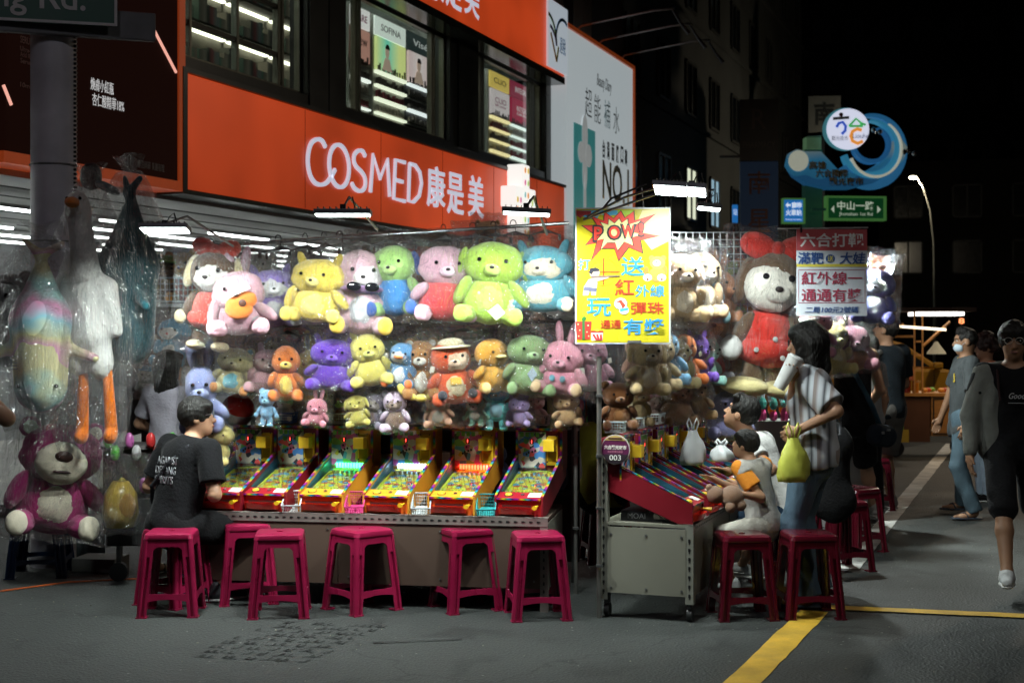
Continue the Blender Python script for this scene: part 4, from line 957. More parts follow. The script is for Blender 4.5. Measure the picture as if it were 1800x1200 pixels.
for s, k, led, lab in mdl:
    lm = led_mat(led) if led else None
    if k == 'm':
        if proto_m is None: t = proto_m = make_machine(lab, MAROON, BTNM, mat("front_maroon", (.4, .012, .015), .35), PANELA, None, GM)
        else: t = dup(proto_m, (0, 0, 0), 0, lab)
    else: t = make_machine(lab, OCHRE, BTNO, TRAYO, PANELB, lm, GM)
    t.location = s1(s - MW / 2 - .005, .0, S1Z); t.rotation_euler.z = R(-15)
# stall 1 table of slotted angle iron and brown boards
ANG = mat("angle_iron", (.2, .17, .155), .45, .3, var=.2, vs=8); BRN = mat("panel_brown", (.075, .045, .032), .55, var=.12, vs=2)
PAN = mat("panel_beige", (.2, .195, .155), .5, var=.08, vs=2); HOLE = prt((.008, .008, .008))
def slots(par, x0, x1, y, z, axis='x', step=.044, yface=-.0012):
    m_ = MB(); n = int(abs(x1 - x0) / step)
    for i in range(n):
        q = x0 + (i + .5) * (x1 - x0) / n
        if axis == 'x': m_.box(q - .011, q + .005, y - .0015, y, z - .005, z + .005).box(q + .0055, q + .0115, y - .0015, y, z - .002, z + .002)
        else: m_.box(z - .005, z + .005, y - .0015, y, q - .011, q + .005).box(z - .002, z + .002, y - .0015, y, q + .0055, q + .0115)
    return m_.build("slot_hole", HOLE, par, kind='stuff')
TL = 2.12
t1 = thing("stall_table", "long angle iron stall table with brown front boards carrying six pinball machines", "stall table", s1(0, 0), S1R)
# local frame: x right, y back; table runs x from -TL..0, front at y=-.03
f = MB(); f.box(-TL, 0, -.05, -.046, S1Z - .05, S1Z).box(-TL, 0, -.05, .0, S1Z - .004, S1Z - .0005); ang = f.build("front_rail", ANG, t1)
slots(ang, -TL + .02, -.03, -.0505, S1Z - .025)
MB().box(-TL, 0, 0.001, .62, S1Z - .02, S1Z - .002).build("table_top", BRN, t1)
for i, (a, b) in enumerate(((-TL, -1.23), (-1.226, -.02))):
    o = MB().box(a, b, -.044, -.036, .13, S1Z - .052).build("front_board", BRN, t1)
    sc = MB()
    for x in (a + .06, (a + b) / 2, b - .06):
        for z in (.17, S1Z - .09): sc.cyl((x, -.048, z), .006, .004, 8, axis='y')
    sc.build("screw", met((.2, .2, .2)), o)
o = MB().box(-.004, .002, -.03, .62, .12, S1Z - .03).build("end_board", PAN, t1)
for x, y in ((-.045, -.048), (-.045, .58), (-TL, -.048), (-TL, .58)):
    l = MB().box(x, x + .045, y, y + .003, .0, S1Z - .05 if y < 0 else S1Z - .03).box(x + .042, x + .045, y + .003, y + .04, .0, S1Z - .05).build("leg", ANG, t1); slots(l, .05, S1Z - .08, y - .0003, x + .022, 'z')
MB().box(-TL, -.05, .3, .305, .12, .16).build("brace", ANG, t1)
# stall 2
S2C = Vector((.983, 7.75, 0)); S2Z = .535; a2 = 20
w2 = Vector((math.sin(R(a2)), math.cos(R(a2)), 0)); n2 = Vector((-math.cos(R(a2)), math.sin(R(a2)), 0))
def s2(t, d, z=0.): return S2C + w2 * t + n2 * d + Vector((0, 0, z))
T2L = 2.95
t2 = thing("stall_table", "beige panelled stall table on castors seen end on, carrying the row of maroon machines", "stall table", s2(0, 0), 90 - a2)
# local: x along stall (away), y = toward left/back
TD = .52
bd = MB().box(-.004, .004, .03, TD - .03, .14, S2Z - .03).build("end_board", PAN, t2)
sc = MB()
for y in (.06, TD / 2, TD - .06):
    for z in (.17, S2Z - .07): sc.cyl((-.008, y, z), .007, .004, 8, axis='x')
sc.build("screw", met((.2, .2, .2)), bd)
for i in range(3):
    a = .03 + i * .97; MB().box(a, a + .96, -.003, .004, .14, S2Z - .04).build("front_board", PAN, t2)
MB().box(0, T2L, .01, TD, S2Z - .02, S2Z - .004).build("table_top", PAN, t2)
fr2 = MB().box(-.006, T2L, -.008, -.005, S2Z - .04, S2Z).box(-.006, T2L, -.008, .02, S2Z - .003, S2Z).build("front_rail", ANG, t2); slots(fr2, .03, T2L, -.0085, S2Z - .02)
ANG2 = mat("angle_beige", (.25, .25, .21), .45, .2, var=.1)
def post(par, x, y, z1, z0=.1, nm="post", w=.045):
    o = MB().box(x - .004, x - .001, y, y + w, z0, z1).box(x - .001, x + w, y, y + .003, z0, z1).build(nm, ANG2, par)
    m_ = MB(); n = int((z1 - z0 - .06) / .05)
    for i in range(n):
        z = z0 + .05 + i * .05; m_.box(x - .006, x - .0042, y + .016, y + .028, z - .012, z + .006).box(x - .006, x - .0042, y + .019, y + .025, z - .02, z - .013)
    m_.build("slot_hole", HOLE, o, kind='stuff'); return o
post(t2, 0, -.006, S2Z + .0); post(t2, 0, TD - .04, S2Z + .40)
post(t2, T2L - .1, TD - .04, S2Z + .4)
for x, y in ((.03, .02), (.03, TD - .03), (T2L - .1, .02), (T2L - .1, TD - .03)):
    c = MB().box(x - .03, x + .03, y - .012, y + .012, .075, .16).build("castor_fork", BLACK, t2, bevel=.003); MB().cyl((x - .012 + .02, y - .014, .038), .038, .028, 18, axis='y').build("castor_wheel", prt((.02, .02, .02)), c, smooth='auto')
proto2 = None
for i in range(7):
    lab = "%s maroon pinball machine in the right hand stall, counted from the round 003 badge" % ("first", "second", "third", "fourth", "fifth", "sixth", "seventh")[i]
    t = dup(proto_m, s2(.155 + i * .405, .0, S2Z), 90 - a2, lab, GM2); t.scale = (1, .84, 1)
    if i == 6: bpy.context.view_layer.update()
# round badge 003 on the side of first machine backbox
bd = thing("stall_badge", "round maroon licence badge numbered 003 on the end machine", "badge", s2(-.012, .43, S2Z + .40), -a2)
MB().prism(arc(0, 0, .083, .083, 0, 360, 40)[:-1], -.006, 0).build("rim", prt((.5, .45, .4)), bd)
MB().prism(arc(0, 0, .078, .078, 0, 360, 40)[:-1], -.008, -.0062).build("face", prt((.09, .008, .05)), bd)
MB().prism(arc(0, 0, .0775, .0775, 200, 340, 24), -.0095, -.0082).build("lower_face", prt((.02, .012, .018)), bd)
MB().prism(arc(0, 0, .0775, .0775, 40, 140, 24), -.0095, -.0082).build("upper_face", prt((.45, .32, .1)), bd)
txt("六合觀光夜市", .128, .024, (0, -.0085, .012), prt((.7, .65, .6)), bd, bold=.03); txt("自治會攤位編號", .085, .012, (0, -.0085, -.012), prt((.45, .15, .25)), bd); txt("003", .066, .03, (0, -.0105, -.045), prt((.7, .7, .65)), bd)
txt("高雄市政府經濟發展局", .08, .009, (0, -.0105, .062), prt((.1, .03, .03)), bd)
# box under machine
bx = thing("carton_box", "flat black printed carton lying under the end machine of the right stall", "box", s2(.06, .06, S2Z), 90 - a2)
MB().box(0, .5, 0, .36, 0, .055).build("carton", prt((.012, .012, .014)), bx); txt("MOAI", .1, .03, (-.001, .27, .028), prt((.25, .25, .25)), bx, rot=(90, 0, -90)); MB().box(-.002, -.0005, .06, .17, .015, .045).build("sticker", prt((.35, .33, .3)), bx)
# posts & rods
def pole(label, p, h, r=.012, m=None, z0=0., nm="stand_pole"):
    t = thing(nm, label, "pole", (p.x, p.y, z0)); MB().cyl((0, 0, 0), r, h, 10).build("tube", m or met((.3, .29, .27), .35), t)
    for z in [h * k for k in (.2, .42, .62, .85)]: MB().cbox((0, -.012, z), (.035, .03, .014)).build("clamp", met((.15, .15, .15)), t)
    return t
def rod(label, a, b, r=.011, m=None):
    t = thing("display_rod", label, "rod", a); MB().tube([(0, 0, 0), Vector(b) - Vector(a)], r, 10).build("tube", m or met((.6, .6, .58), .2), t); return t
RB = .33   # rod distance behind the machine fronts
r1a, r1b = P(372, 432, 8.75), P(1000, 392, 8.5)
rod("bright steel rod above the top row of bagged toys", r1a, r1b)
r2a, r2b = P(395, 574, 8.85), P(1170, 563, 8.55)
rod("dark steel rod above the second row of bagged toys", r2a, r2b, m=met((.08, .08, .08), .3))
pole("steel stand pole at the right end of the long stall", P(1012, 900, 8.62), 2.0)
pole("steel stand pole left of the rod above the long stall", P(375, 900, 8.85), 2.1)
pole("thin steel post rising beside the end machine of the right stall", s2(-.03, TD + .0), 1.45, .014)
pole("steel stand pole behind the right stall near the big bear with the bow", P(1285, 900, 10.6), 2.1)
pole("tall steel pole holding the lamps over the yellow poster", P(1128, 900, 9.3), 2.25)
r3a, r3b = s2(.1, .36, 2.17), s2(2.6, .36, 2.17)
rod("steel rod over the upper bagged toys of the right stall", r3a, r3b)
r4a, r4b = s2(.0, .36, 1.62), s2(2.6, .36, 1.62)
rod("dark rod over the lower bagged toys of the right stall", r4a, r4b, m=met((.08, .08, .08), .3))
# ---------------- plastic stools ----------------
def make_stool(label, m, group):
    t = thing("plastic_stool", label, "stool", (0, 0, 0), 0, group)
    H, a, b, wl, th = .465, .124, .162, .056, .006     # half width at top / bottom, leg width
    seat = MB(); n = 5; ring = []
    def rr(hw, z, c=.03): return [(x, y, z) for x, y in [(sx_ * (hw - c) + c * math.cos(q), sy_ * (hw - c) + c * math.sin(q)) for sx_, sy_, q0 in ((1, 1, 0), (-1, 1, 90), (-1, -1, 180), (1, -1, 270)) for q in [R(q0 + 90 * k / n) for k in range(n + 1)]]]
    L = [rr(a + .012, H - .035), rr(a + .014, H - .03), rr(a + .008, H - .008), rr(a - .004, H), rr(a - .03, H + .001), rr(.02, H - .001, .006)]
    N_ = len(L[0]); vs = [p for l in L for p in l]; fs = [(i * N_ + k, i * N_ + (k + 1) % N_, (i + 1) * N_ + (k + 1) % N_, (i + 1) * N_ + k) for i in range(len(L) - 1) for k in range(N_)]
    seat.add(vs, fs + [tuple(range(5 * N_, 6 * N_))]); seat.build("seat", m, t, smooth='auto')
    MB().lathe([(.018, H - .0005), (.018, H + .003), (.01, H + .003), (.008, H - .002)], 16).build("seat_hole_rim", m, t)
    def hw(z): return a + .004 + (b - a) * (1 - z / H)
    # corner leg: fluted L section, lofted
    sec = [(-wl, .0), (-wl * .74, .0), (-wl * .66, -.011), (-wl * .42, -.011), (-wl * .34, .004), (-.014, .005), (-.003, .001), (.001, -.003), (.004, -.012), (.004, -wl * .34), (-.011, -wl * .42), (-.011, -wl * .66), (0, -wl * .74), (0, -wl)]
    def inner(p, d=.007): return (p[0] - d if p[1] < -.02 else p[0], p[1] - d if p[0] < -.02 else p[1])
    inn = [(x, y - .008) if x < -.015 else ((x - .008, y) if y < -.015 else (x - .009, y - .009)) for x, y in sec]
    sec2 = sec + inn[::-1]
    vs = []; zs = [0, .03, .12, .25, .36, H - .03]
    for z in zs:
        h_ = hw(z); ww = 1.0 - .0 * z; fl = 1.08 if z == 0 else 1.
        vs += [(h_ + x * ww * (.92 + .12 * z / H), h_ + y * ww * (.92 + .12 * z / H), z) for x, y in sec2]
    N_ = len(sec2); fs = [(i * N_ + k, (i + 1) * N_ + k, (i + 1) * N_ + (k + 1) % N_, i * N_ + (k + 1) % N_) for i in range(len(zs) - 1) for k in range(N_)]
    fs += [tuple(range(N_)), tuple(range((len(zs) - 1) * N_, len(zs) * N_))[::-1]]
    base = None
    for q in range(4):
        o = MB().add(vs, fs, Matrix.Rotation(R(90 * q), 4, 'Z')).build("leg", m, t)
        MB().box(hw(0) - wl, hw(0) + .005, hw(0) - wl, hw(0) + .005, 0, .008, Matrix.Rotation(R(90 * q), 4, 'Z')).build("foot", m, o)
    # aprons with arched opening and rails
    for q in range(4):
        M_ = Matrix.Rotation(R(90 * q), 4, 'Z')
        ap = []; zt = H - .03; x0 = a + .004
        xin = hw(zt) - wl
        pts = [(-x0 + .02, zt), (-x0 + .01, zt - .1)] + [(-xin - .012 + (.035) * (1 - math.cos(R(k))), zt - .1 + .055 * math.sin(R(k))) for k in range(0, 91, 18)]
        pts2 = [(-x, z) for x, z in pts[::-1]]
        al = pts + pts2
        def tilt(p): return (p[0], -(hw(p[1]) - .001), p[1])
        def tilt2(p): return (p[0], -(hw(p[1]) - .008), p[1])
        n_ = len(al); MB().add([tilt(p) for p in al] + [tilt2(p) for p in al], [tuple(range(n_)), tuple(range(2 * n_ - 1, n_ - 1, -1))] + [(i, i + n_, (i + 1) % n_ + n_, (i + 1) % n_) for i in range(n_)], M_).build("apron", m, t)
        zr = .11; xr = hw(zr) - wl + .01
        al = [(-xr, zr - .02)] + [(-xr + 2 * xr * k / 8, zr - .02 + .012 * math.sin(math.pi * k / 8)) for k in range(1, 8)] + [(xr, zr - .02), (xr, zr + .035), (xr - .015, zr + .022), (-xr + .015, zr + .022), (-xr, zr + .035)]
        n_ = len(al); MB().add([tilt(p) for p in al] + [tilt2(p) for p in al], [tuple(range(n_)), tuple(range(2 * n_ - 1, n_ - 1, -1))] + [(i, i + n_, (i + 1) % n_ + n_, (i + 1) % n_) for i in range(n_)], M_).build("stretcher", m, t)
    return t
PINK = mat("stool_magenta", (.25, .008, .045), .28, var=.3, vs=5, bump=.05, bs=30, coat=.15); DRED = mat("stool_dark_red", (.1, .005, .014), .22, var=.12, coat=.4, vs=5); DBLU = mat("stool_blue", (.012, .035, .1), .35, var=.1)
def gp(px, py): p = G(px, py); return Vector((p.x, p.y, 0))
PINKV = [PINK, mat('stool_magenta_worn', (.29, .014, .06), .42, var=.35, vs=9, bump=.1, bs=40), mat('stool_magenta_deep', (.2, .006, .035), .24, var=.25, vs=3)]
GS = "pink plastic stools in front of the long stall"; GR = "dark red plastic stools beside the right stall"
st = make_stool("pink plastic stool nearest the seated boy in black, leftmost of the row", PINK, GS); st.location = gp(302, 1076); st.rotation_euler.z = R(4)
for px, py, rz, lab in ((435, 1055, 14, "pink stool with scratched front, pushed half behind another pink stool"), (492, 1078, 6, "pink stool overlapping the scratched one behind it"), (636, 1070, 42, "pink stool turned cornerwise, alone in front of the ochre machines"), (818, 1068, 26, "pink stool turned slightly, in front of the red lit machine"), (945, 1082, 8, "pink stool at the right end of the row by the lone maroon machine")):
    dup(st, gp(px, py), rz, lab, None, {PINK: PINKV[px % 3]})
sr = make_stool("dark red stool in front of the child, nearest the stall end", DRED, GR); sr.location = gp(1304, 1082); sr.rotation_euler.z = R(6)
for px, py, rz, lab in ((1421, 1080, 4, "dark red stool beside the standing woman's jeans, on the yellow line"), (1345, 1015, 12, "dark red stool the child sits on"), (1395, 985, 15, "dark red stool under the youth in white"), (1478, 1000, 20, "dark red stool just behind the standing woman"), (1503, 968, 35, "dark red stool behind the others near the white line"), (1530, 895, 10, "far dark red stool by the man in grey shorts")):
    dup(sr, gp(px, py), rz, lab)
sv = dup(sr, gp(1066, 985), 10, "dark red stool under the attendant in yellow behind the stalls", "stools")
sb = make_stool("dark blue stool carrying the big magenta bear", DBLU, "stools"); sb.location = gp(72, 1008); sb.rotation_euler.z = R(8); sb.scale = (1.15, 1.15, .9)
o = dup(sr, Vector((-1.975, 8.32, 0)), -30, "stool the boy in the black shirt sits on", "stools", {DRED: PINK}); o.scale = (1, 1, .95)
# ---------------- baskets ----------------
def make_basket(name, label, m, w, d, h, group="small plastic baskets"):
    t = thing(name, label, "basket", (0, 0, 0), 0, group)
    b = MB(); tp = 1.12
    def side(p0, p1, n, lift=0):
        p0 = Vector(p0); p1 = Vector(p1); c = Vector((0, 0, 0))
        for k in range(n + 1):
            q = p0.lerp(p1, k / n); b.tube([q, Vector((q.x * tp, q.y * tp, h))], .0016, 4)
        for z in (.25, .5, .75):
            f_ = 1 + (tp - 1) * z; b.tube([(p0.x * f_, p0.y * f_, z * h), (p1.x * f_, p1.y * f_, z * h)], .0016, 4)
    c = [(-w / 2, -d / 2, 0), (w / 2, -d / 2, 0), (w / 2, d / 2, 0), (-w / 2, d / 2, 0)]
    for i in range(4): side(c[i], c[(i + 1) % 4], 10 if i % 2 == 0 else 7)
    b.build("lattice", m, t, kind='stuff')
    MB().tube([(x * tp, y * tp, h) for x, y, _ in c], .005, 6, closed=True).build("rim", m, t)
    MB().box(-w / 2, w / 2, -d / 2, d / 2, 0, .004).build("bottom", m, t)
    return t
BW = pla((.55, .6, .62)); BP = pla((.6, .05, .22)); BT = pla((.03, .32, .33)); BB = pla((.03, .1, .4)); BG = pla((.35, .4, .38)); BPK = pla((.4, .25, .3))
for s, m_, lab in ((1.44 + .05 - .32 + .07 + .33 - .0, BW, None),): pass
zb_ = S1Z
for s, m_, lab in ((1.525, BW, "white basket between the maroon pair and the green lit machine"), (1.145, BP, "pink basket between the green lit and blue lit machines"), (.75, BW, "white basket between the blue lit and red lit machines"), (.37, BT, "teal basket between the red lit machine and the lone maroon one")):
    b_ = make_basket("prize_basket", lab, m_, .095, .15, .085); b_.location = s1(s, .05, zb_); b_.rotation_euler = (R(25), 0, R(S1R + 8))
# ================= TOYS, BAGS, LAMPS, SIGNS =================
def lump_mesh(seed):
    r_ = random.Random(seed); mb = MB(); n, m = 44, 30; ph = [(r_.uniform(1.5, 4), r_.uniform(0, 6), r_.uniform(0, 6)) for _ in range(3)]
    for i in range(m + 1):
        a = math.pi * i / m
        for k in range(n):
            b = 2 * math.pi * k / n; d = Vector((math.sin(a) * math.cos(b), math.sin(a) * math.sin(b), -math.cos(a)))
            q = 1 + sum(.016 * math.sin(f * d.x * 2 + p1) * math.sin(f * d.z * 2 + p2) for f, p1, p2 in ph) + .006 * math.sin(11 * d.x + 3) * math.sin(13 * d.z) + r_.uniform(-.013, .013)
            mb.v.append(tuple(d * q))
    for i in range(m):
        for k in range(n): mb.f.append((i * n + k, i * n + (k + 1) % n, (i + 1) * n + (k + 1) % n, (i + 1) * n + k))
    me = bpy.data.meshes.new("plush_lump"); me.from_pydata(mb.v, [], mb.f); me.shade_smooth(); me.materials.append(None); return me
LUMPS = [lump_mesh(i) for i in range(4)]
def E(par, nm, c, r, m, rot=None):
    o = bpy.data.objects.new(nm, LUMPS[rnd.randrange(4)]); COL.objects.link(o); o.parent = par; o.location = c; o.scale = r if isinstance(r, tuple) else (r, r, r)
    if rot: o.rotation_euler = tuple(R(a) for a in rot)
    o.material_slots[0].link = 'OBJECT'; o.material_slots[0].material = m; return o
def bag_mesh(seed, style='pillow'):
    r_ = random.Random(seed); n, m = 64, 56; mb = MB()
    ph = [(r_.uniform(3, 9), r_.uniform(-4, 4), r_.uniform(0, 6.3)) for _ in range(7)]
    for i in range(m + 1):
        v = i / m
        for k in range(n):
            b = 2 * math.pi * k / n; cx_, sy_ = math.cos(b), math.sin(b)
            if style == 'pillow':
                w = 1. - .10 * math.sin(math.pi * v) - .05 * v; d = max(.02, (max(0, math.sin(math.pi * v)) ** .45)) * (.95 - .25 * v)
                z = v * 1.1 - .03
            else:
                w = (.35 + .65 * max(0, math.sin(math.pi * min(1, v * 1.25 + .1))) ** .5) if v < .7 else max(.05, 1.0 * max(0, 1 - (v - .7) / .3) ** .8 * .96)
                d = w; z = v * 1.2 - .03
                if v > .93: w = d = .05 + .35 * (v - .93) / .07
            wr = sum(.022 * math.sin(f * b + g * v * 5 + p) for f, g, p in ph) + .02 * math.sin(13 * b + 6 * math.sin(v * 7 + seed)) * (abs(v - .5) * 1.8) + .015 * math.sin(v * 40 + 3 * math.sin(b * 2)) * abs(cx_)
            p_ = 1.6 if style == 'pillow' else 1.9
            x = abs(cx_) ** (2 / p_ * .8) * (1 if cx_ > 0 else -1) * w * (1 + wr); y = abs(sy_) ** (2 / p_ * .9) * (1 if sy_ > 0 else -1) * d * (1 + wr * 1.6)
            mb.v.append((x, y + .05 * math.sin(v * 9 + x * 5 + seed) * (1 - d * .7), z + .012 * math.sin(9 * x + seed)))
    for i in range(m):
        for k in range(n): mb.f.append((i * n + k, i * n + (k + 1) % n, (i + 1) * n + (k + 1) % n, (i + 1) * n + k))
    me = bpy.data.meshes.new("plastic_bag"); me.from_pydata(mb.v, [], mb.f); me.shade_smooth(); me.materials.append(FILM); return me
BAGS = [bag_mesh(i) for i in range(4)]; BAGC = [bag_mesh(i + 10, 'cone') for i in range(2)]
def bag(par, w, d, z0, z1, style='pillow', film=None):
    o = bpy.data.objects.new("plastic_bag", rnd.choice(BAGS if style == 'pillow' else BAGC)); COL.objects.link(o); o.parent = par; o.scale = (w, d, z1 - z0); o.location = (0, 0, z0)
    if film: o.material_slots[0].link = 'OBJECT'; o.material_slots[0].material = film
    return o
CARDT = prt((.6, .58, .5)); EYE = mat("eye_black", (.008, .008, .01), .08, var=0)
CRM = (.72, .6, .36); WHI = (.75, .74, .72)
def plush(label, px, y0, y1, D, c=(.6, .3, .1), ear='round', belly=None, face=None, feet=None, nose=(.02, .015, .015), shirt=None, bow=None, hat=None, beak=None, pose='sit', fat=1., yaw=0, bagged='pillow', group="bagged plush toys", name=None, roll=0, xyz=None, h=None, arms=True, tail=None, mouth=False, extra=None, eyec=None):
    cat = {'round': 'teddy bear', 'long': 'toy rabbit', 'point': 'toy cat', 'flop': 'toy dog', 'none': 'plush toy'}[ear]
    if beak: cat = 'toy bird'
    nm = name or cat.replace(' ', '_')
    if xyz is None:
        b = P(px, y1, D); hh = (y1 - y0) * D / FPX
    else: b = Vector(xyz); hh = h
    if bagged: yaw += rnd.uniform(-20, 20); roll += rnd.uniform(-9, 9); hh *= 1.07; b.z -= hh * .03
    t = thing(nm, label, cat, (b.x, b.y, b.z), yaw, group, sc=hh)
    if roll: t.rotation_euler.y = R(roll)
    ja, jh, jl = rnd.uniform(-22, 22), rnd.uniform(-.03, .03), rnd.uniform(.88, 1.15)
    F_ = fur(c); fb = fur(belly or tuple(min(.8, x * 1.25 + .03) for x in c)); ff = fur(feet or c); fc = fur(face) if face else None
    earh = {'round': .04, 'long': .22, 'point': .08, 'flop': 0, 'none': 0}[ear]
    k = 1 - earh
    if pose == 'sit':
        E(t, "body", (0, 0, .27 * k), (.25 * fat, .2, .27 * k), fur(shirt) if shirt else F_)
        if belly and not shirt: E(t, "belly", (0, -.07, .27 * k), (.17 * fat, .15, .2 * k), fb)
        for s in (-1, 1):
            E(t, "leg", (s * .2 * fat, -.12, .1), (.1 * jl, .17 * jl, .1), F_, (0, 0, s * (22 + ja * .5))); E(t, "foot", (s * .24 * fat, -.25, .1), (.085, .06, .1), ff)
            if arms: E(t, "arm", (s * .25 * fat, -.08, .36 * k), (.075, .08, .16 * jl), F_, (18 + ja, s * -32 + ja, 0))
        hz = .68 * k; hr = (.27 * fat, .22, .25)
    else:
        E(t, "body", (0, 0, .4 * k), (.2 * fat, .15, .22 * k), fur(shirt) if shirt else F_)
        if belly and not shirt: E(t, "belly", (0, -.05, .4 * k), (.14 * fat, .12, .17 * k), fb)
        for s in (-1, 1):
            E(t, "leg", (s * .1 * fat, 0, .14), (.075, .075, .15), F_); E(t, "foot", (s * .12 * fat, -.05, .04), (.085, .12, .05), ff)
            if arms: E(t, "arm", (s * .22 * fat, -.03, .42 * k), (.055, .06, .15), F_, (10, s * -25, 0)); E(t, "hand", (s * .29 * fat, -.05, .3 * k), (.06, .06, .07), ff)
        hz = .76 * k; hr = (.24 * fat, .2, .22)
    hr = (hr[0] * (1 + jh * 2.5), hr[1], hr[2] * (1 - jh)); H_ = E(t, "head", (jh * .6, -.02, hz), hr, F_)
    if fc: E(t, "face", (0, -.07, hz - .015), (hr[0] * .84, hr[1] * .8, hr[2] * .8), fc)
    ez = hz + .03; ex = hr[0] * .42; ey = -.02 - hr[1] * (.93 if fc is None else .9)
    for s in (-1, 1): E(t, "eye", (s * ex, ey - .012, ez), .024, EYE if not eyec else mat("eye%.2f" % eyec[0], eyec, .2, var=0))
    if beak: E(t, "beak", (0, ey - .05, hz - .05), (.1, .1, .035), fur(beak))
    elif ear != 'none' or mouth:
        E(t, "muzzle", (0, ey + .01, hz - .075), (.1, .07, .07), fb if not fc else fc); E(t, "nose", (0, ey - .062, hz - .05), (.028, .018, .02), mat("nose%.2f%.2f" % nose[:2], nose, .3, var=0))
    for s in (-1, 1):
        if ear == 'round': E(t, "ear", (s * hr[0] * .78, 0, hz + hr[2] * .78), (.085, .04, .085), F_); E(t, "inner_ear", (s * hr[0] * .78, -.03, hz + hr[2] * .78), (.055, .02, .055), fb)
        elif ear == 'long': E(t, "ear", (s * .1, .02, hz + hr[2] + .12), (.06, .035, .18), F_, (0, s * 10, 0)); E(t, "inner_ear", (s * .1, -.005, hz + hr[2] + .12), (.035, .025, .13), fb, (0, s * 10, 0))
        elif ear == 'point': E(t, "ear", (s * hr[0] * .66, 0, hz + hr[2] * .86), (.06, .035, .13), F_, (0, s * 24, 0))
        elif ear == 'flop': E(t, "ear", (s * hr[0] * 1.0, -.02, hz + .0), (.06, .08, .17), ff if feet else F_, (0, s * -14, 0))
    if bow:
        fb_ = fur(bow); z = hz + hr[2] + .02
        for s in (-1, 1): E(t, "bow_loop", (s * .13, -.05, z), (.13, .06, .09), fb_, (0, s * -18, 0))
        E(t, "bow_knot", (0, -.08, z - .01), (.045, .05, .05), fb_)
    if shirt and pose != 'sit': E(t, "skirt", (0, -.01, .3 * k), (.23 * fat, .18, .12), fur(shirt))
    if hat: E(t, "hat", (0, 0, hz + hr[2] * .75), (.2, .2, .1), fur(hat)); E(t, "hat_brim", (0, -.02, hz + hr[2] * .6), (.3, .29, .03), fur(hat))
    if tail: E(t, "tail", (.2, .12, .2), (.07, .07, .2), fur(tail), (0, 40, 0))
    if extra: extra(t, hz, hr)
    if bagged and pose == 'sit' and rnd.random() < .5: MB().box(-.035, .035, -.004, .004, -.09, 0).build("paper_tag", CARDT, t, loc=(rnd.choice((-1, 1)) * hr[0] * 1.02, -.12, hz - .1), rot=(.3, rnd.uniform(-.5, .5), .4))
    if bagged:
        top = max(1.02, hz + hr[2] + earh + .02)
        bag(t, .40 * fat + .04, .34, -.03, top + (.04 if bagged == 'pillow' else .1), bagged)
    return t
# --- hangers
hg = thing("clip_hanger", "x", "hanger", (0, 0, 0), 0, "black clip hangers")
MB().tube([(.012, 0, -.03), (.012, 0, 0), (.016, 0, .02), (.008, 0, .036), (-.008, 0, .04), (-.02, 0, .03), (-.022, 0, .015)], .0035, 6).build("hook", BLACK, hg, smooth=True)
MB().tube([(-.12, 0, -.065), (-.05, 0, -.05), (.012, 0, -.03), (.07, 0, -.05), (.13, 0, -.065)], .005, 6).build("arm", BLACK, hg); MB().prism([(-.05, -.052), (.07, -.052), (.014, -.025)], -.004, .004).build("web", BLACK, hg)
for s in (-.12, .12): MB().box(s - .01, s + .01, -.008, .008, -.095, -.06).build("clip", BLACK, hg)
nh = [0]; ORD = ("first", "second", "third", "fourth", "fifth", "sixth", "seventh", "eighth")
def hang(px, ytop, yrod, D, lab, w=1.):
    p = P(px, yrod, D); 
    if nh[0] == 0: o = hg; o.location = p; o['label'] = lab; o.rotation_euler = (0, 0, R(rnd.uniform(-12, 12)))
    else: o = dup(hg, p, rnd.uniform(-12, 12), lab)
    nh[0] += 1; o.scale = (w, 1, 1); return o
YEL1 = (.8, .6, .1)
def guitar(t, hz, hr):
    m_ = fur((.65, .17, .03)); E(t, "guitar_body", (.03, -.3, .33), (.17, .05, .14), m_); E(t, "guitar_body", (.13, -.3, .42), (.12, .045, .1), m_)
    MB().box(.1, .36, -.36, -.34, .45, .49, Matrix.Rotation(R(-20), 4, 'Y')).build("guitar_neck", prt((.5, .5, .5)), t); E(t, "sound_hole", (.08, -.35, .38), (.045, .01, .045), prt((.06, .02, .01)))
def shades(t, hz, hr):
    for s in (-1, 1): E(t, "sunglass_lens", (s * .1, -.3, .52), (.08, .02, .05), EYE)
    E(t, "sash", (0, -.16, .5), (.24, .1, .05), fur((.4, .2, .45)))
def patch(t, hz, hr): MB().prism([(.1, .05), (.19, .14), (.1, .23), (.0, .14)], -.335, -.33).build("sewn_patch", prt((.5, .5, .5)), t)
def banana(t, hz, hr):
    m_ = fur((.75, .6, .1))
    for i, a in enumerate((-60, -30, 0, 30, 60)): E(t, "banana_segment", (.34 * math.sin(R(a)), -.2, .3 - .28 * math.cos(R(a))), (.1, .06, .06), m_, (0, -a, 0))
def sweets(t, hz, hr):
    for s in (-1, 1): E(t, "sleeve_patch", (s * .22, -.3, .16), (.07, .05, .07), fur((.03, .03, .04)))
    MB().box(-.08, .08, -.235, -.2, .3, .4).build("chest_badge", prt((.7, .45, .08)), t)
def pompoms(t, hz, hr):
    for s in (-1, 1): E(t, "button", (s * .08, -.22, .24), (.045, .02, .05), fur((.12, .3, .38)))
    E(t, "collar", (0, -.06, .42), (.2, .16, .04), fur((.1, .3, .4)))
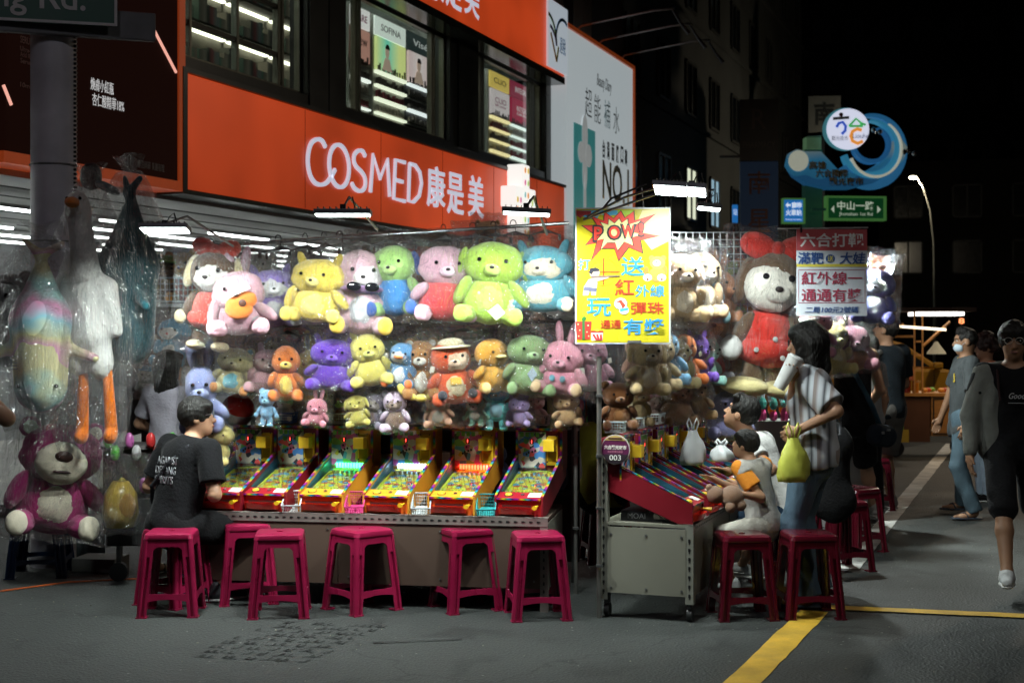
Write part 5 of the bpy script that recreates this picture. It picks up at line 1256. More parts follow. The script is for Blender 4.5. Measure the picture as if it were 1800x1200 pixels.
TOP = [  # px, y0, y1, D, label, rodtop
 (368, 446, 604, 8.5, dict(label="brown and white plush with red bow and skirt at the top row's left end", c=(.1, .055, .03), face=(.75, .72, .68), ear='flop', bow=(.75, .07, .04), shirt=(.7, .05, .03), feet=CRM, pose='hang')),
 (424, 452, 580, 8.42, dict(label="pale pink rabbit holding an orange toy guitar, top row", c=(.75, .42, .5), ear='long', extra=guitar, fat=1.1)),
 (480, 466, 566, 8.5, dict(label="purple and white plush cat in the top row beside the yellow one", c=(.28, .2, .55), ear='point', face=(.74, .72, .74), belly=(.6, .6, .62), feet=(.6, .6, .62), fat=1.15)),
 (555, 446, 558, 8.4, dict(label="big pale yellow plush with pointed ears in the top row", c=YEL1, ear='point', belly=(.82, .66, .2), fat=1.3)),
 (631, 438, 578, 8.45, dict(label="white and pink plush wearing dark glasses and a sash, washed out under the lamp", c=(.72, .45, .52), ear='none', mouth=True, face=(.8, .74, .74), belly=(.55, .55, .58), feet=(.75, .5, .06), extra=shades, fat=1.0)),
 (697, 430, 546, 8.45, dict(label="pale green headed plush in blue clothes, top row", c=(.4, .65, .2), ear='flop', shirt=(.06, .25, .6), feet=(.05, .13, .45), belly=(.5, .7, .25), fat=1.05)),
 (779, 430, 556, 8.4, dict(label="pale pink plush in a red dress with its head turned right, top row", c=(.72, .42, .52), ear='none', mouth=True, shirt=(.65, .06, .07), fat=1.15, yaw=28)),
 (858, 422, 560, 8.35, dict(label="large lime green plush dog with a sewn grey patch, top row", c=(.45, .68, .1), ear='flop', extra=patch, fat=1.15, yaw=-12, belly=(.52, .72, .16))),
 (955, 424, 540, 8.35, dict(label="pale blue and cream round plush at the right end of the top row", c=(.12, .4, .5), ear='point', face=(.82, .72, .55), belly=(.84, .76, .6), feet=(.8, .7, .5), fat=1.5)),
]
ROW2 = [
 (358, 622, 748, 8.6, dict(label="tall periwinkle rabbit in a bag above the boy in the black shirt", c=(.24, .27, .5), ear='long', belly=(.3, .34, .58), fat=.62)),
 (405, 612, 682, 8.6, dict(label="cream and cyan plush at the left of the second row", c=(.7, .62, .32), ear='round', belly=(.2, .55, .65), face=(.75, .68, .4), feet=(.5, .2, .06), fat=1.1)),
 (462, 612, 684, 8.6, dict(label="dusty pink plush cat leaning in the second row", c=(.5, .27, .3), ear='point', fat=1.1, roll=8, face=(.6, .42, .4))),
 (503, 612, 694, 8.5, dict(label="orange plush with a pale belly in the second row", c=(.75, .2, .04), ear='none', mouth=True, belly=(.75, .55, .12), fat=.8, yaw=25)),
 (541, 602, 694, 8.65, dict(label="mustard and grey plush hanging between the orange and the purple ones", c=(.5, .36, .06), ear='long', belly=(.35, .35, .38), feet=(.1, .07, .04), fat=.8)),
 (582, 594, 676, 8.45, dict(label="deep purple plush with spiky ears in the second row", c=(.13, .045, .42), ear='point', fat=1.25)),
 (655, 586, 668, 8.45, dict(label="small yellow plush with long pointed ears in the second row", c=(.72, .62, .14), ear='point', fat=1.05)),
 (704, 606, 672, 8.45, dict(label="blue and white plush penguin with an orange beak", c=(.12, .32, .6), ear='none', belly=(.74, .74, .76), face=(.74, .74, .76), beak=(.75, .22, .03), feet=(.7, .15, .03), fat=.95)),
 (745, 598, 690, 8.45, dict(label="brown plush monkey with a curved banana under it", c=(.38, .17, .05), ear='round', belly=(.65, .62, .55), extra=banana, fat=.75, pose='sit')),
 (800, 602, 700, 8.4, dict(label="cream plush in a red costume with dark mitts, second row", c=(.6, .09, .03), ear='none', face=(.7, .5, .35), belly=(.65, .55, .36), mouth=True, feet=(.65, .1, .03), extra=sweets, hat=(.68, .58, .38), fat=1.05)),
 (865, 600, 680, 8.4, dict(label="orange plush duck with a large pale beak in the second row", c=(.7, .33, .04), ear='none', beak=(.7, .58, .2), belly=(.72, .36, .05), feet=(.7, .55, .2), fat=1.15, yaw=20)),
 (925, 592, 684, 8.4, dict(label="sage green plush with a pale diamond patch, second row", c=(.2, .3, .13), ear='none', mouth=True, belly=(.24, .36, .17), extra=lambda t, hz, hr: MB().prism([(0, .22), (.08, .33), (0, .44), (-.08, .33)], -.235, -.23).build("sewn_patch", prt((.35, .42, .5)), t), fat=1.15)),
 (983, 586, 682, 8.4, dict(label="pink plush rabbit in a ruffled suit at the right of the second row", c=(.68, .28, .36), ear='long', shirt=(.62, .24, .32), feet=(.55, .38, .22), extra=pompoms, fat=1.15)),
 (1035, 598, 678, 8.5, dict(label="dull pink plush half hidden by the yellow poster", c=(.45, .2, .28), ear='none', mouth=True, fat=1.2)),
]
def rodz(px, a, b, pa, pb): return a + (b - a) * (px - pa) / (pb - pa)
for px, y0, y1, D, kw in TOP:
    kw['fat'] = kw.get('fat', 1) * 1.1; plush(px=px, y0=y0 - 3, y1=y1 + 5, D=D, group="bagged plush toys in the top row", **kw)
for px, y0, y1, D, kw in ROW2:
    kw['fat'] = kw.get('fat', 1) * 1.12; plush(px=px, y0=y0 - 8, y1=y1 + 7, D=D, group="bagged plush toys in the second row", **kw)
for px in (372, 443, 490, 537, 570, 598, 633, 680, 704, 780, 832, 868, 903, 957):
    y = rodz(px, 432, 392, 372, 1000); hang(px, 0, y, 8.53 + .0, "black clip hanger on the bright upper rod at the %s" % ("bow of the brown toy", "ears of the pale pink rabbit", "purple cat", "left ear of the yellow plush", "right ear of the yellow plush", "gap before the washed out plush", "washed out plush", "green headed plush", "gap after the green headed plush", "pink plush in red", "gap before the lime dog", "lime dog", "gap after the lime dog", "pale blue round plush")[(372, 443, 490, 537, 570, 598, 633, 680, 704, 780, 832, 868, 903, 957).index(px)], rnd.uniform(.7, 1.05))
for px in (412, 461, 503, 556, 590, 655, 716, 742, 772, 812, 850, 873, 909, 930, 968):
    y = rodz(px, 574, 563, 395, 1170); hang(px, 0, y, 8.62, "black clip hanger on the dark second rod above the %s" % ("cream and cyan plush", "dusty pink cat", "orange plush", "mustard and grey plush", "deep purple plush", "small yellow plush", "penguin's left side", "monkey's head", "monkey's right side", "red costumed plush", "gap before the duck", "orange duck", "gap before the sage plush", "sage green plush", "pink rabbit in a suit")[(412, 461, 503, 556, 590, 655, 716, 742, 772, 812, 850, 873, 909, 930, 968).index(px)], rnd.uniform(.6, .9))
# ---- toys behind, third row in the shade
BACK = [
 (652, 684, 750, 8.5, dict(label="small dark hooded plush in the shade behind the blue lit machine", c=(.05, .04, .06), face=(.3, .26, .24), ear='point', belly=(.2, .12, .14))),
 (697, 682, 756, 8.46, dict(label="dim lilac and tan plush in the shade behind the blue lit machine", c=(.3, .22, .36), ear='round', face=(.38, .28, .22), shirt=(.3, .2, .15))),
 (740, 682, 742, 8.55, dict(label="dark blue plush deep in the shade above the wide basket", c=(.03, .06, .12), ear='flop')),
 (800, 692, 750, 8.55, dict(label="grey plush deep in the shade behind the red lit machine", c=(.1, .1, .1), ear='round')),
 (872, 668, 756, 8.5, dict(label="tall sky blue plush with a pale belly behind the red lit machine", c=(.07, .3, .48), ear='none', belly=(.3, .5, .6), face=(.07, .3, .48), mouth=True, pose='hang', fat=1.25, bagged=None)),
 (590, 466, 540, 9.0, dict(label="brown plush glimpsed behind the big yellow one", c=(.3, .17, .06), ear='round')),
 (730, 440, 530, 9.0, dict(label="cream plush glimpsed behind the top row", c=(.5, .4, .25), ear='round')),
 (903, 560, 600, 9.0, dict(label="white and red plush glimpsed between the two rows", c=(.6, .58, .55), ear='round', shirt=(.5, .05, .04))),
 (856, 384, 440, 8.9, dict(label="brown spotted plush head poking above the top rod", c=(.3, .13, .04), ear='round', belly=(.35, .16, .05), fat=1.3)),
 (640, 410, 470, 9.0, dict(label="pale plush glimpsed behind the washed out one", c=(.6, .5, .5), ear='round')),
 (820, 520, 590, 9.0, dict(label="red plush glimpsed behind the lime green dog", c=(.5, .06, .05), ear='round')),
 (1000, 440, 560, 8.8, dict(label="pale bagged plush half hidden behind the yellow poster", c=(.5, .5, .52), ear='long')),
]
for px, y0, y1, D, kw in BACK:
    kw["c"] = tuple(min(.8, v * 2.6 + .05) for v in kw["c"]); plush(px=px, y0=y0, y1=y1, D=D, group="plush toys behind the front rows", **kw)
fc_ = {"peach": (.75, .42, .28), "cream": (.6, .52, .36), "rose": (.7, .25, .32), "sky blue": (.25, .5, .75), "mint": (.25, .5, .38), "lilac": (.36, .26, .5), "tan": (.58, .36, .17), "grey": (.3, .3, .31), "lemon": (.62, .55, .12), "brown": (.26, .13, .06), "red": (.65, .06, .04), "white": (.6, .6, .58)}
FL = [(395, 440, 530, 8.95, "rose", "long", "the toy with the bow and the pink rabbit"), (452, 440, 520, 9., "white", "round", "the pink rabbit and the purple cat"), (518, 446, 540, 8.95, "grey", "point", "the purple cat and the yellow plush"), (665, 430, 520, 8.9, "brown", "round", "the washed out plush and the green headed one"), (738, 428, 520, 8.9, "red", "flop", "the green headed plush and the pink one in red"), (820, 425, 520, 8.9, "tan", "round", "the pink plush in red and the lime dog"), (906, 428, 530, 8.85, "rose", "round", "the lime dog and the pale blue plush"),
 (432, 585, 668, 8.95, "brown", "round", "the cyan plush and the dusty pink cat"), (485, 590, 670, 8.95, "tan", "flop", "the dusty pink cat and the orange plush"), (618, 588, 672, 8.9, "rose", "round", "the purple plush and the small yellow one"), (680, 592, 670, 8.9, "mint", "round", "the small yellow plush and the penguin"), (725, 590, 668, 8.95, "lemon", "round", "the penguin and the monkey"), (772, 588, 680, 8.85, "tan", "flop", "the monkey and the red costumed plush"), (835, 590, 680, 8.85, "lilac", "round", "the red costumed plush and the duck"), (896, 590, 680, 8.85, "cream", "long", "the duck and the sage plush"), (955, 590, 675, 8.85, "sky blue", "round", "the sage plush and the pink rabbit"),
 (520, 548, 600, 9.0, "red", "round", "the two rows below the yellow plush"), (600, 550, 610, 9.05, "brown", "flop", "the two rows below the washed out plush"), (700, 545, 600, 9.05, "grey", "round", "the two rows below the blue clothed plush"), (780, 550, 604, 9.05, "lilac", "round", "the two rows below the pink plush in red"), (945, 540, 600, 9.0, "peach", "long", "the two rows below the pale blue plush"), (470, 556, 606, 9.05, "sky blue", "flop", "the two rows below the purple cat"), (415, 560, 606, 9.0, "tan", "round", "the two rows below the pink rabbit"),
 (525, 690, 745, 9.2, "brown", "round", "the rows above the second maroon machine"), (585, 685, 745, 9.15, "grey", "flop", "the purple plush and the green lit machine"), (925, 690, 740, 9.2, "red", "round", "the sky blue plush and the straw hatted pig"), (820, 696, 740, 9.25, "tan", "round", "the grey basket and the red costumed plush"), (445, 690, 730, 9.25, "cream", "round", "the husky toy and the dusty pink cat")]
for i_, (px, cn, e_, wh) in enumerate(((468, "sky blue", "round", "the husky toy and the frog hatted toy"), (555, "rose", "long", "the second maroon machine and the green lit one"), (632, "lemon", "flop", "the frog hatted toy and the dark hooded plush"), (775, "peach", "round", "the wide basket and the grey basket"), (838, "mint", "long", "the grey basket and the sky blue plush"), (912, "lilac", "point", "the sky blue plush and the pinkish basket"), (1000, "tan", "round", "the pinkish basket and the steel pole"))):
    FL.append((px, 684 + i_ % 3 * 4, 747, 8.44, cn, e_, wh))
for px, y0, y1, D, cn, e_, where in FL: plush("%s plush half hidden between %s" % (cn, where), px, y0, y1, D, c=fc_[cn], ear=e_, belly=rnd.choice((None, (.6, .55, .45))), fat=rnd.uniform(.95, 1.25), pose="hang" if rnd.random() < .35 else "sit", group="plush toys behind the front rows")
FR2 = [(1.15, .42, 1.70, .36, "white", "long"), (1.5, .45, 1.66, .4, "tan", "flop"), (1.85, .42, 1.7, .36, "peach", "round"), (.45, .4, 1.3, .3, "peach", "round"), (.85, .42, 1.28, .3, "red", "flop"), (1.25, .42, 1.3, .3, "sky blue", "round"), (1.65, .42, 1.28, .3, "lemon", "round"), (2.0, .4, 1.3, .34, "rose", "long"), (1.3, .38, 1.0, .3, "brown", "round"), (1.8, .38, 1.0, .3, "tan", "round")]
for i, (t_, d, z, hh_, cn, e_) in enumerate(FR2):
    p = s2(t_, d, z); plush("%s bagged plush %s behind the right stall's front toys, %s back" % (cn, "high" if z > 1.5 else "low", ORD[i % 8]), 0, 0, 0, 0, xyz=tuple(p), h=hh_, c=fc_[cn], ear=e_, yaw=25, fat=1.2, group="bagged plush toys over the right stall")
# ---- toys in baskets on the machines
def on_machine(lab_b, m_, s, w, lab, kw, stall=1, wb=.12, toyh=.16, dz=0):
    if stall == 1: p = s1(s - MW / 2, .55, S1Z + .484); rz = S1R
    else: p = s2(s, .55 * .84, S2Z + .484); rz = 90 - a2
    b = make_basket("toy_basket", lab_b, m_, wb, .1, .062, "baskets on top of the machines"); b.location = p; b.rotation_euler.z = R(rz)
    if kw: plush(px=0, y0=0, y1=0, D=0, xyz=(p.x, p.y, p.z + .012), h=toyh, bagged=None, yaw=rz + kw.pop('turn', 0), group="toys in baskets on the machines", label=lab, **kw)
def froghat(t, hz, hr):
    E(t, "frog_hat", (0, -.02, hz - .02), (.34, .3, .13), fur((.35, .6, .1)))
    for s in (-1, 1): E(t, "frog_eye", (s * .17, -.16, hz + .1), .07, fur((.4, .62, .15)))
on_machine("blue basket on the second maroon machine", BB, 1.88, 0, "grey and white husky puppy toy in the blue basket", dict(c=WHI, ear='point', face=(.7, .68, .66), belly=(.7, .7, .68), hat=(.13, .13, .14)), toyh=.19)
on_machine("silver grey basket on the green lit machine", BG, 1.5, 0, "brown toy wearing a green frog shaped hat", dict(c=(.22, .1, .04), ear='round', extra=froghat), wb=.15)
on_machine("wide sage basket on the blue lit machine", BG, 1.06, 0, "dark brown toys lying in the wide sage basket", dict(c=(.06, .03, .015), ear='round', fat=1.5), wb=.2, toyh=.13)
on_machine("grey basket on the red lit machine", BG, .68, 0, "brown toy bear hugging a small duck in the grey basket", dict(c=(.12, .05, .02), ear='round', belly=(.5, .38, .12), feet=(.6, .45, .15)), wb=.14, toyh=.19)
on_machine("pinkish basket on the lone maroon machine", BPK, .29, 0, "pink toy pig in a straw hat in the pinkish basket", dict(c=(.6, .3, .3), ear='round', face=(.65, .38, .36), hat=(.5, .4, .25), nose=(.6, .2, .2)), wb=.15, toyh=.2)
for i, (kw, lab) in enumerate(((dict(c=(.17, .06, .015), ear='round', belly=(.2, .08, .02), turn=-60, fat=1.1), "large brown toy bear on the first basket of the right stall"), (dict(c=(.4, .28, .14), ear='flop', turn=-40), "tan toy dog with a pale scarf"), (dict(c=(.2, .12, .1), ear='round', bow=(.6, .3, .4), turn=-40), "small dark toy with a pink bow"), (dict(c=(.15, .07, .025), ear='round', turn=-50), "brown bagged toy bear with a green ribbon"), (dict(c=(.14, .06, .02), ear='round', turn=-50), "small brown toy bear with a lime ribbon"))):
    on_machine("%s basket on the right hand machine row" % ("first grey", "second pale", "third pale", "fourth pale", "fifth pale")[i], BG if i == 0 else BW, .14 + i * .405, 0, lab, kw, 2, wb=.15, toyh=(.3, .27, .17, .32, .22)[i])
bl = thing("toy_ball", "round red and white play ball behind the husky toy", "ball", P(418, 721, 9.0)); 
E(bl, "lower_half", (0, 0, 0), .105, mat("ball_white", (.6, .6, .6), .15)); MB().lathe([(.1075 * math.sin(a), -.1075 * math.cos(a)) for a in np.linspace(1.75, 3.14, 10)], 24).build("upper_half", mat("ball_red", (.35, .02, .02), .12), bl, smooth='auto', rot=(R(25), R(20), 0))
# ---- right stall hanging toys (face the aisle)
R2Y = 90 - a2 - 45
def s2toy(t_, d, z, h, label, **kw):
    p = s2(t_, d, z); plush(px=0, y0=0, y1=0, D=0, xyz=tuple(p), h=h, label=label, yaw=kw.pop('yaw', 90 - a2 - 40), group="bagged plush toys over the right stall", **kw)
UP = [((.6, .4, .2), 'flop', "cream and tan plush dog nearest the yellow poster, upper row"), ((.7, .55, .36), 'round', "cream bear in a bag next to the yellow poster"), ((.6, .4, .22), 'flop', "light brown plush dog in the upper right row"), ((.3, .5, .55), 'round', "pale blue plush in the upper right row"), ((.6, .25, .1), 'long', "orange tan plush with a patterned bag in the upper right row"), ((.45, .6, .2), 'round', "greenish plush at the far end of the upper right row")]
for i, (c, e, l) in enumerate(UP): s2toy(.95 + i * .27, .3 + .04 * (i % 2), 1.66 + .02 * (i % 3), .42, l, c=c, ear=e, fat=1.1, belly=(.75, .62, .45) if i < 3 else None)
LO = [((.6, .44, .22), 'flop', "tan toy dog hanging under the yellow poster"), ((.65, .5, .28), 'round', "sandy plush hanging second under the yellow poster"), ((.2, .45, .7), 'none', "blue plush with red trim in the lower right row"), ((.6, .5, .25), 'round', "cream yellow plush in the lower right row"), ((.75, .18, .03), 'none', "bright orange plush in the lower right row"), ((.2, .08, .55), 'point', "purple plush in the lower right row"), ((.25, .5, .45), 'round', "pale teal plush in the lower right row"), ((.5, .5, .55), 'flop', "white and red plush at the far end of the lower right row")]
for i, (c, e, l) in enumerate(LO): s2toy(.22 + i * .26, .32, 1.24 + .015 * (i % 3), .33, l, c=c, ear=e, fat=1.05, shirt=(.5, .03, .05) if i == 7 else None, mouth=True, belly=(.7, .6, .4) if i in (0, 3, 4) else None)
for i in range(8): p = s2(.3 + i * .27, .36, 1.62); o = dup(hg, p, 90 - a2, "clip hanger on the dark rod of the right stall, %s from the poster" % ORD[i]); o.scale = (.8, 1, 1)
for i in range(6): p = s2(1.0 + i * .27, .36, 2.17); dup(hg, p, 90 - a2, "clip hanger on the upper rod of the right stall, %s from the poster" % ORD[i])
def tigerbits(t, hz, hr):
    for i in range(5): E(t, "stripe", (.0, -.02, .12 + i * .07), (.212, .158, .012), prt((.05, .03, .02)))
plush("tall orange plush with a cream belly beside the giant toy with the bow", 1290, 452, 655, 10.4, c=(.7, .22, .03), ear='round', belly=(.7, .6, .4), face=(.72, .62, .45), pose='hang', fat=.9, extra=tigerbits, group=None)
def bigdress(t, hz, hr):
    for s in (-1, 1): E(t, "pale_face", (-.02, -.1, hz - .03), (.19, .14, .17), fur((.8, .76, .68))) if s < 0 else None; E(t, "white_glove", (s * .26, -.12, .3), (.075, .06, .085), fur(WHI)); E(t, "big_shoe", (s * .14, -.1, .05), (.17, .12, .065), fur((.72, .62, .3)))
    for x, z in ((-.1, .3), (.08, .26), (.02, .38)): E(t, "dress_dot", (x, -.175, z), (.018, .01, .018), fur(WHI))
plush("giant brown and white bagged plush with huge red bow and red dress", 1340, 444, 686, 9.8, c=(.14, .085, .05), face=(.78, .74, .66), ear='flop', shirt=(.62, .03, .02), bow=(.7, .04, .03), feet=(.12, .07, .04), pose='hang', fat=.85, yaw=16, extra=bigdress, group=None)
plush("long tan plush with dark stripes standing at the end of the lower right row", 1254, 520, 690, 9.9, c=(.5, .27, .1), ear='round', pose='hang', fat=.8, extra=tigerbits, group=None)
plush("lavender plush slumped in a bag at the far end of the machines", 1278, 664, 770, 9.8, c=(.28, .27, .5), ear='long', fat=1.1, group=None)
plush("blue and violet plush right of the white price poster", 1530, 462, 565, 10.6, c=(.17, .17, .5), ear='point', face=(.45, .5, .65), fat=1.1, group="plush toys behind the white price poster")
plush("pink plush under the left corner of the white price poster", 1432, 540, 625, 10.5, c=(.6, .25, .33), ear='none', mouth=True, fat=1.2, group="plush toys behind the white price poster")
plush("pale yellow bear under the white price poster", 1462, 560, 655, 10.7, c=(.72, .6, .25), ear='round', fat=1.2, yaw=15, group="plush toys behind the white price poster")
plush("pink and orange plush beside the man in the black vest", 1500, 552, 650, 10.9, c=(.6, .28, .35), ear='long', shirt=(.6, .25, .08), fat=1.2, group="plush toys behind the white price poster")
plush("large cream plush hanging behind the white price poster", 1410, 440, 540, 10.9, c=(.6, .6, .65), ear='long', fat=1.2, group="plush toys behind the white price poster")
plush("orange plush top peeking over the right edge of the price poster", 1540, 445, 500, 10.9, c=(.6, .2, .05), ear='round', group="plush toys behind the white price poster")
# shelf of small wares behind players
cnt = thing("prize_counter", "low white counter crowded with small bright prizes behind the seated youth", "counter", P(1310, 690, 11.6) - Vector((0, 0, .0)), 0); cnt.location.z = 0
MB().box(-.35, 1.0, 0, .4, 0, .86).build("cabinet", prt((.4, .4, .4)), cnt)
for i in range(4):
    b = MB()
    for k in range(14): x = -.3 + k * .09; b.ell((x, .05 + .08 * (i % 2), .9 + .05 * i), (.035, .03, rnd.uniform(.03, .08)), 8, 5)
    b.build("small_prizes", pla(((.8, .1, .3), (.9, .35, .03), (.1, .6, .5), (.6, .6, .65))[i], .3), cnt, kind='stuff')
# ---- backdrop racks behind the long stall
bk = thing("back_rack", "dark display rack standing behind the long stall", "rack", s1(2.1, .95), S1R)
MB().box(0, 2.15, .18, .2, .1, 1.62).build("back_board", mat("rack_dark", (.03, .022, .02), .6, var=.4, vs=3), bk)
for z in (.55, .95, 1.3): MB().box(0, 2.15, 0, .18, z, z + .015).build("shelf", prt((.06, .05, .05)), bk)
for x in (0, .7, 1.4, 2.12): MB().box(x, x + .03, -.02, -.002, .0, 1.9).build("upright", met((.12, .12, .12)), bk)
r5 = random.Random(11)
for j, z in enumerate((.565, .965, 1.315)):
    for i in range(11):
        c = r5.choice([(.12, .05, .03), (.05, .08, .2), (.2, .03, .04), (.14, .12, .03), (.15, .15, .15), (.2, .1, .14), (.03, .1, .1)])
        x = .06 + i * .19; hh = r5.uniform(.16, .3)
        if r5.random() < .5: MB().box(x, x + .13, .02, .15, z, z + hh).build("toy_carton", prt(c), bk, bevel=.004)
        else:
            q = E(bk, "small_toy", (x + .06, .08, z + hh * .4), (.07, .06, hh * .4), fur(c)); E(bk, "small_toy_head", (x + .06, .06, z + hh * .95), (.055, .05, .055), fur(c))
gp_ = thing("blue_packet", "blue printed packet hanging in the dark behind the second maroon machine", "packet", P(556, 752, 9.3)); MB().box(-.07, .07, 0, .03, 0, .36).build("packet", prt((.03, .09, .22)), gp_); MB().prism(arc(0, .22, .04, .04, 0, 360, 14)[:-1], -.004, -.001).build("print", prt((.5, .4, .1)), gp_)
fo = thing("plastic_sheet", "crumpled clear sheet hanging over the ball and husky toy", "plastic sheet", P(470, 735, 8.95)); o = bag(fo, .2, .05, 0, .3)
# balloon dart board
dbd = thing("balloon_board", "board of coloured balloons behind the lone maroon machine", "game board", P(890, 780, 9.9), -4)
MB().box(0, .72, .03, .05, 0, .55).build("board", ramp_mat("board_stripes", [(.25, .02, .02), (.02, .12, .06), (.02, .05, .14), (.2, .02, .02)], 'X', 3.2, interp='CONSTANT'), dbd)
for i in range(9):
    for j in range(5):
        if (i + j) % 5: E(dbd, "balloon", (.06 + i * .075, 0, .06 + j * .105), (.032, .03, .045), mat("balloon%d" % ((i * 3 + j) % 5), ((.6, .05, .1), (.65, .5, .04), (.1, .5, .1), (.7, .25, .03), (.6, .2, .4))[(i * 3 + j) % 5], .12, var=0))
# wire grid panels
def grid_panel(label, p, w, h, rz=0, nx=14, nz=8, d=0):
    t = thing("wire_grid", label, "wire grid", p, rz, "white wire display grids"); m_ = met((.45, .47, .48), .35); b = MB()
    for i in range(nx + 1): b.tube([(w * i / nx, 0, 0), (w * i / nx, 0, h)], .003, 5)
    for j in range(nz + 1): b.tube([(0, .004, h * j / nz), (w, .004, h * j / nz)], .003, 5)
    b.build("wires", m_, t, kind='stuff'); MB().tube([(0, 0, 0), (w, 0, 0), (w, 0, h), (0, 0, h)], .006, 6, closed=True).build("frame", m_, t); return t
grid_panel("white wire grid showing above the toys right of the yellow poster", P(1182, 560, 9.9), .57, .6, 0, 12, 12)
grid_panel("white wire shelf front at the upper left with toys behind it", P(234, 530, 9.6), .43, .16, 0, 14, 4)
sh = thing("wall_shelf", "pale wall shelf behind the wire front at the upper left", "shelf", P(228, 533, 9.62)); MB().box(0, .45, 0, .3, -.02, 0).build("board", prt((.3, .3, .3)), sh); MB().box(-.02, 0, .0, .3, -.9, .3).build("side", prt((.25, .24, .24)), sh); MB().box(0, .45, .3, .32, -1.4, .02).build("back", prt((.12, .11, .11)), sh)
LG = "toys on the upper left shelf"
plush("yellow plush with dark ear tips behind the wire shelf front", 250, 438, 528, 9.75, c=(.6, .48, .08), ear='long', feet=(.3, .24, .05), group=LG)
plush("green and brown plush behind the wire shelf front", 291, 446, 528, 9.75, c=(.12, .07, .03), ear='round', hat=(.3, .5, .06), group=LG)
plush("orange bear behind the wire shelf front", 328, 436, 528, 9.75, c=(.6, .28, .05), ear='round', shirt=(.4, .05, .03), group=LG)
plush("blue and white round plush with a red collar under the wire shelf", 302, 556, 640, 9.5, c=(.1, .35, .55), ear='none', face=(.74, .74, .74), belly=(.7, .7, .7), mouth=True, nose=(.6, .05, .03), fat=1.2, group=LG)
plush("white and blue plush hanging beside the long haired woman", 258, 640, 700, 9.6, c=(.6, .6, .58), ear='round', hat=(.1, .3, .5), group=LG)
plush("pale plush behind the long haired woman", 328, 640, 690, 9.5, c=(.5, .5, .5), ear='round', group=LG)
plush("large yellow plush in a tied bag beside the seated boy", 381, 742, 812, 8.55, c=(.75, .62, .22), ear='none', face=(.76, .64, .26), fat=1.1, arms=False, bagged='cone', group=None)
# ---- far left big hanging toys
PASTEL = ramp_mat("tie_dye_plush", [(.6, .28, .42), (.62, .58, .3), (.25, .5, .58), (.6, .25, .4), (.3, .52, .5), (.6, .55, .3)], 'Z', 1.5, rough=.95, swirl=3.5)
def shark(label, px, y0, y1, D, m, belly, yaw, fat=1., rz=0, group="big bagged toys hung on the street pole"):
    b = P(px, y1, D); h = (y1 - y0) * D / FPX; t = thing("shark_toy", label, "toy shark", (b.x, b.y, b.z), yaw, group)
    sdf_obj("body", [cap((0, 0, .16 * h), (0, .0, .55 * h), .105 * fat, .12 * fat, .05), cap((0, 0, .55 * h), (0, .02, .93 * h), .12 * fat, .02, .05), cap((0, 0, .93 * h), (.12, .02, 1.0 * h), .03, .02, .03), cap((0, 0, .93 * h), (-.1, .02, 1.02 * h), .03, .015, .03), cap((.09, 0, .42 * h), (.22 * fat, -.04, .33 * h), .045, .025, .04), cap((-.09, 0, .42 * h), (-.22 * fat, -.04, .33 * h), .045, .025, .04), cap((0, .1, .55 * h), (0, .2, .6 * h), .05, .02, .04)], m, t, .012)
    if belly: E(t, "belly", (0, -.05, .38 * h), (.085 * fat, .085, .3 * h), fur(belly))
    for s in (-1, 1): E(t, "eye", (s * .075 * fat, -.085 * fat, .17 * h), .012, EYE)
    for i in range(5): E(t, "gill_mark", (-.085 * fat, -.07 * fat, .27 * h + i * .018), (.035, .012, .003), prt((.03, .02, .05)))
    bag(t, .21 * fat, .2, -.06, h * .95, 'cone', FILM2); return t
shark("long tie dyed pastel shark toy in a clear bag hanging nose down", 72, 428, 728, 8.5, PASTEL, None, 8, 1.45)
shark("dark teal shark toy with a pale belly in a big clear bag", 226, 316, 650, 8.9, fur((.015, .07, .085)), (.5, .5, .5), -50, 1.5)
p = P(158, 778, 8.6); gs = thing("goose_toy", "long white plush goose with dangling orange legs hanging in a bag", "toy goose", (p.x, p.y, p.z), 0, "big bagged toys hung on the street pole")
gs.scale = (1.3, 1.3, 1.3); gh = (778 - 338) * 6.75 / FPX
sdf_obj("body", [cap((.0, 0, .50), (-.01, 0, .72), .10, .075, .06), cap((-.01, 0, .72), (-.05, .0, 1.05), .07, .052, .05), el((-.055, -.01, 1.1), (.055, .07, .07), .04), cap((.08, 0, .72), (.13, -.02, .52), .05, .03, .04), cap((-.09, 0, .72), (-.12, -.02, .5), .05, .03, .04), el((-.05, 0, .4), (.06, .07, .09), .04), el((.05, 0, .38), (.06, .07, .09), .04)], fur((.62, .61, .58)), gs, .011)
for s, x in ((-1, -.035), (1, .1)): sdf_obj("leg", [cap((x * .8, 0, .36), (x, 0, .06), .022, .03, .02), el((x, -.02, .03), (.03, .05, .035), .02)], fur((.7, .16, .01)), gs, .008)
E(gs, "beak", (-.055, -.09, 1.11), (.03, .06, .025), fur((.7, .2, .02)));
for s in (-1, 1): E(gs, "eye", (-.055 + s * .03, -.07, 1.13), .008, EYE)
bag(gs, .2, .16, -.02, 1.1, 'cone', FILM2)
kn = thing("black_cap", "black peaked cap shape hanging over the goose beside the pole", "cap", P(160, 310, 9.2)); E(kn, "crown", (0, 0, 0), (.07, .07, .09), prt((.02, .02, .022))); E(kn, "peak", (.11, -.02, -.075), (.09, .06, .03), fur((.02, .06, .07)), (0, 25, 0))
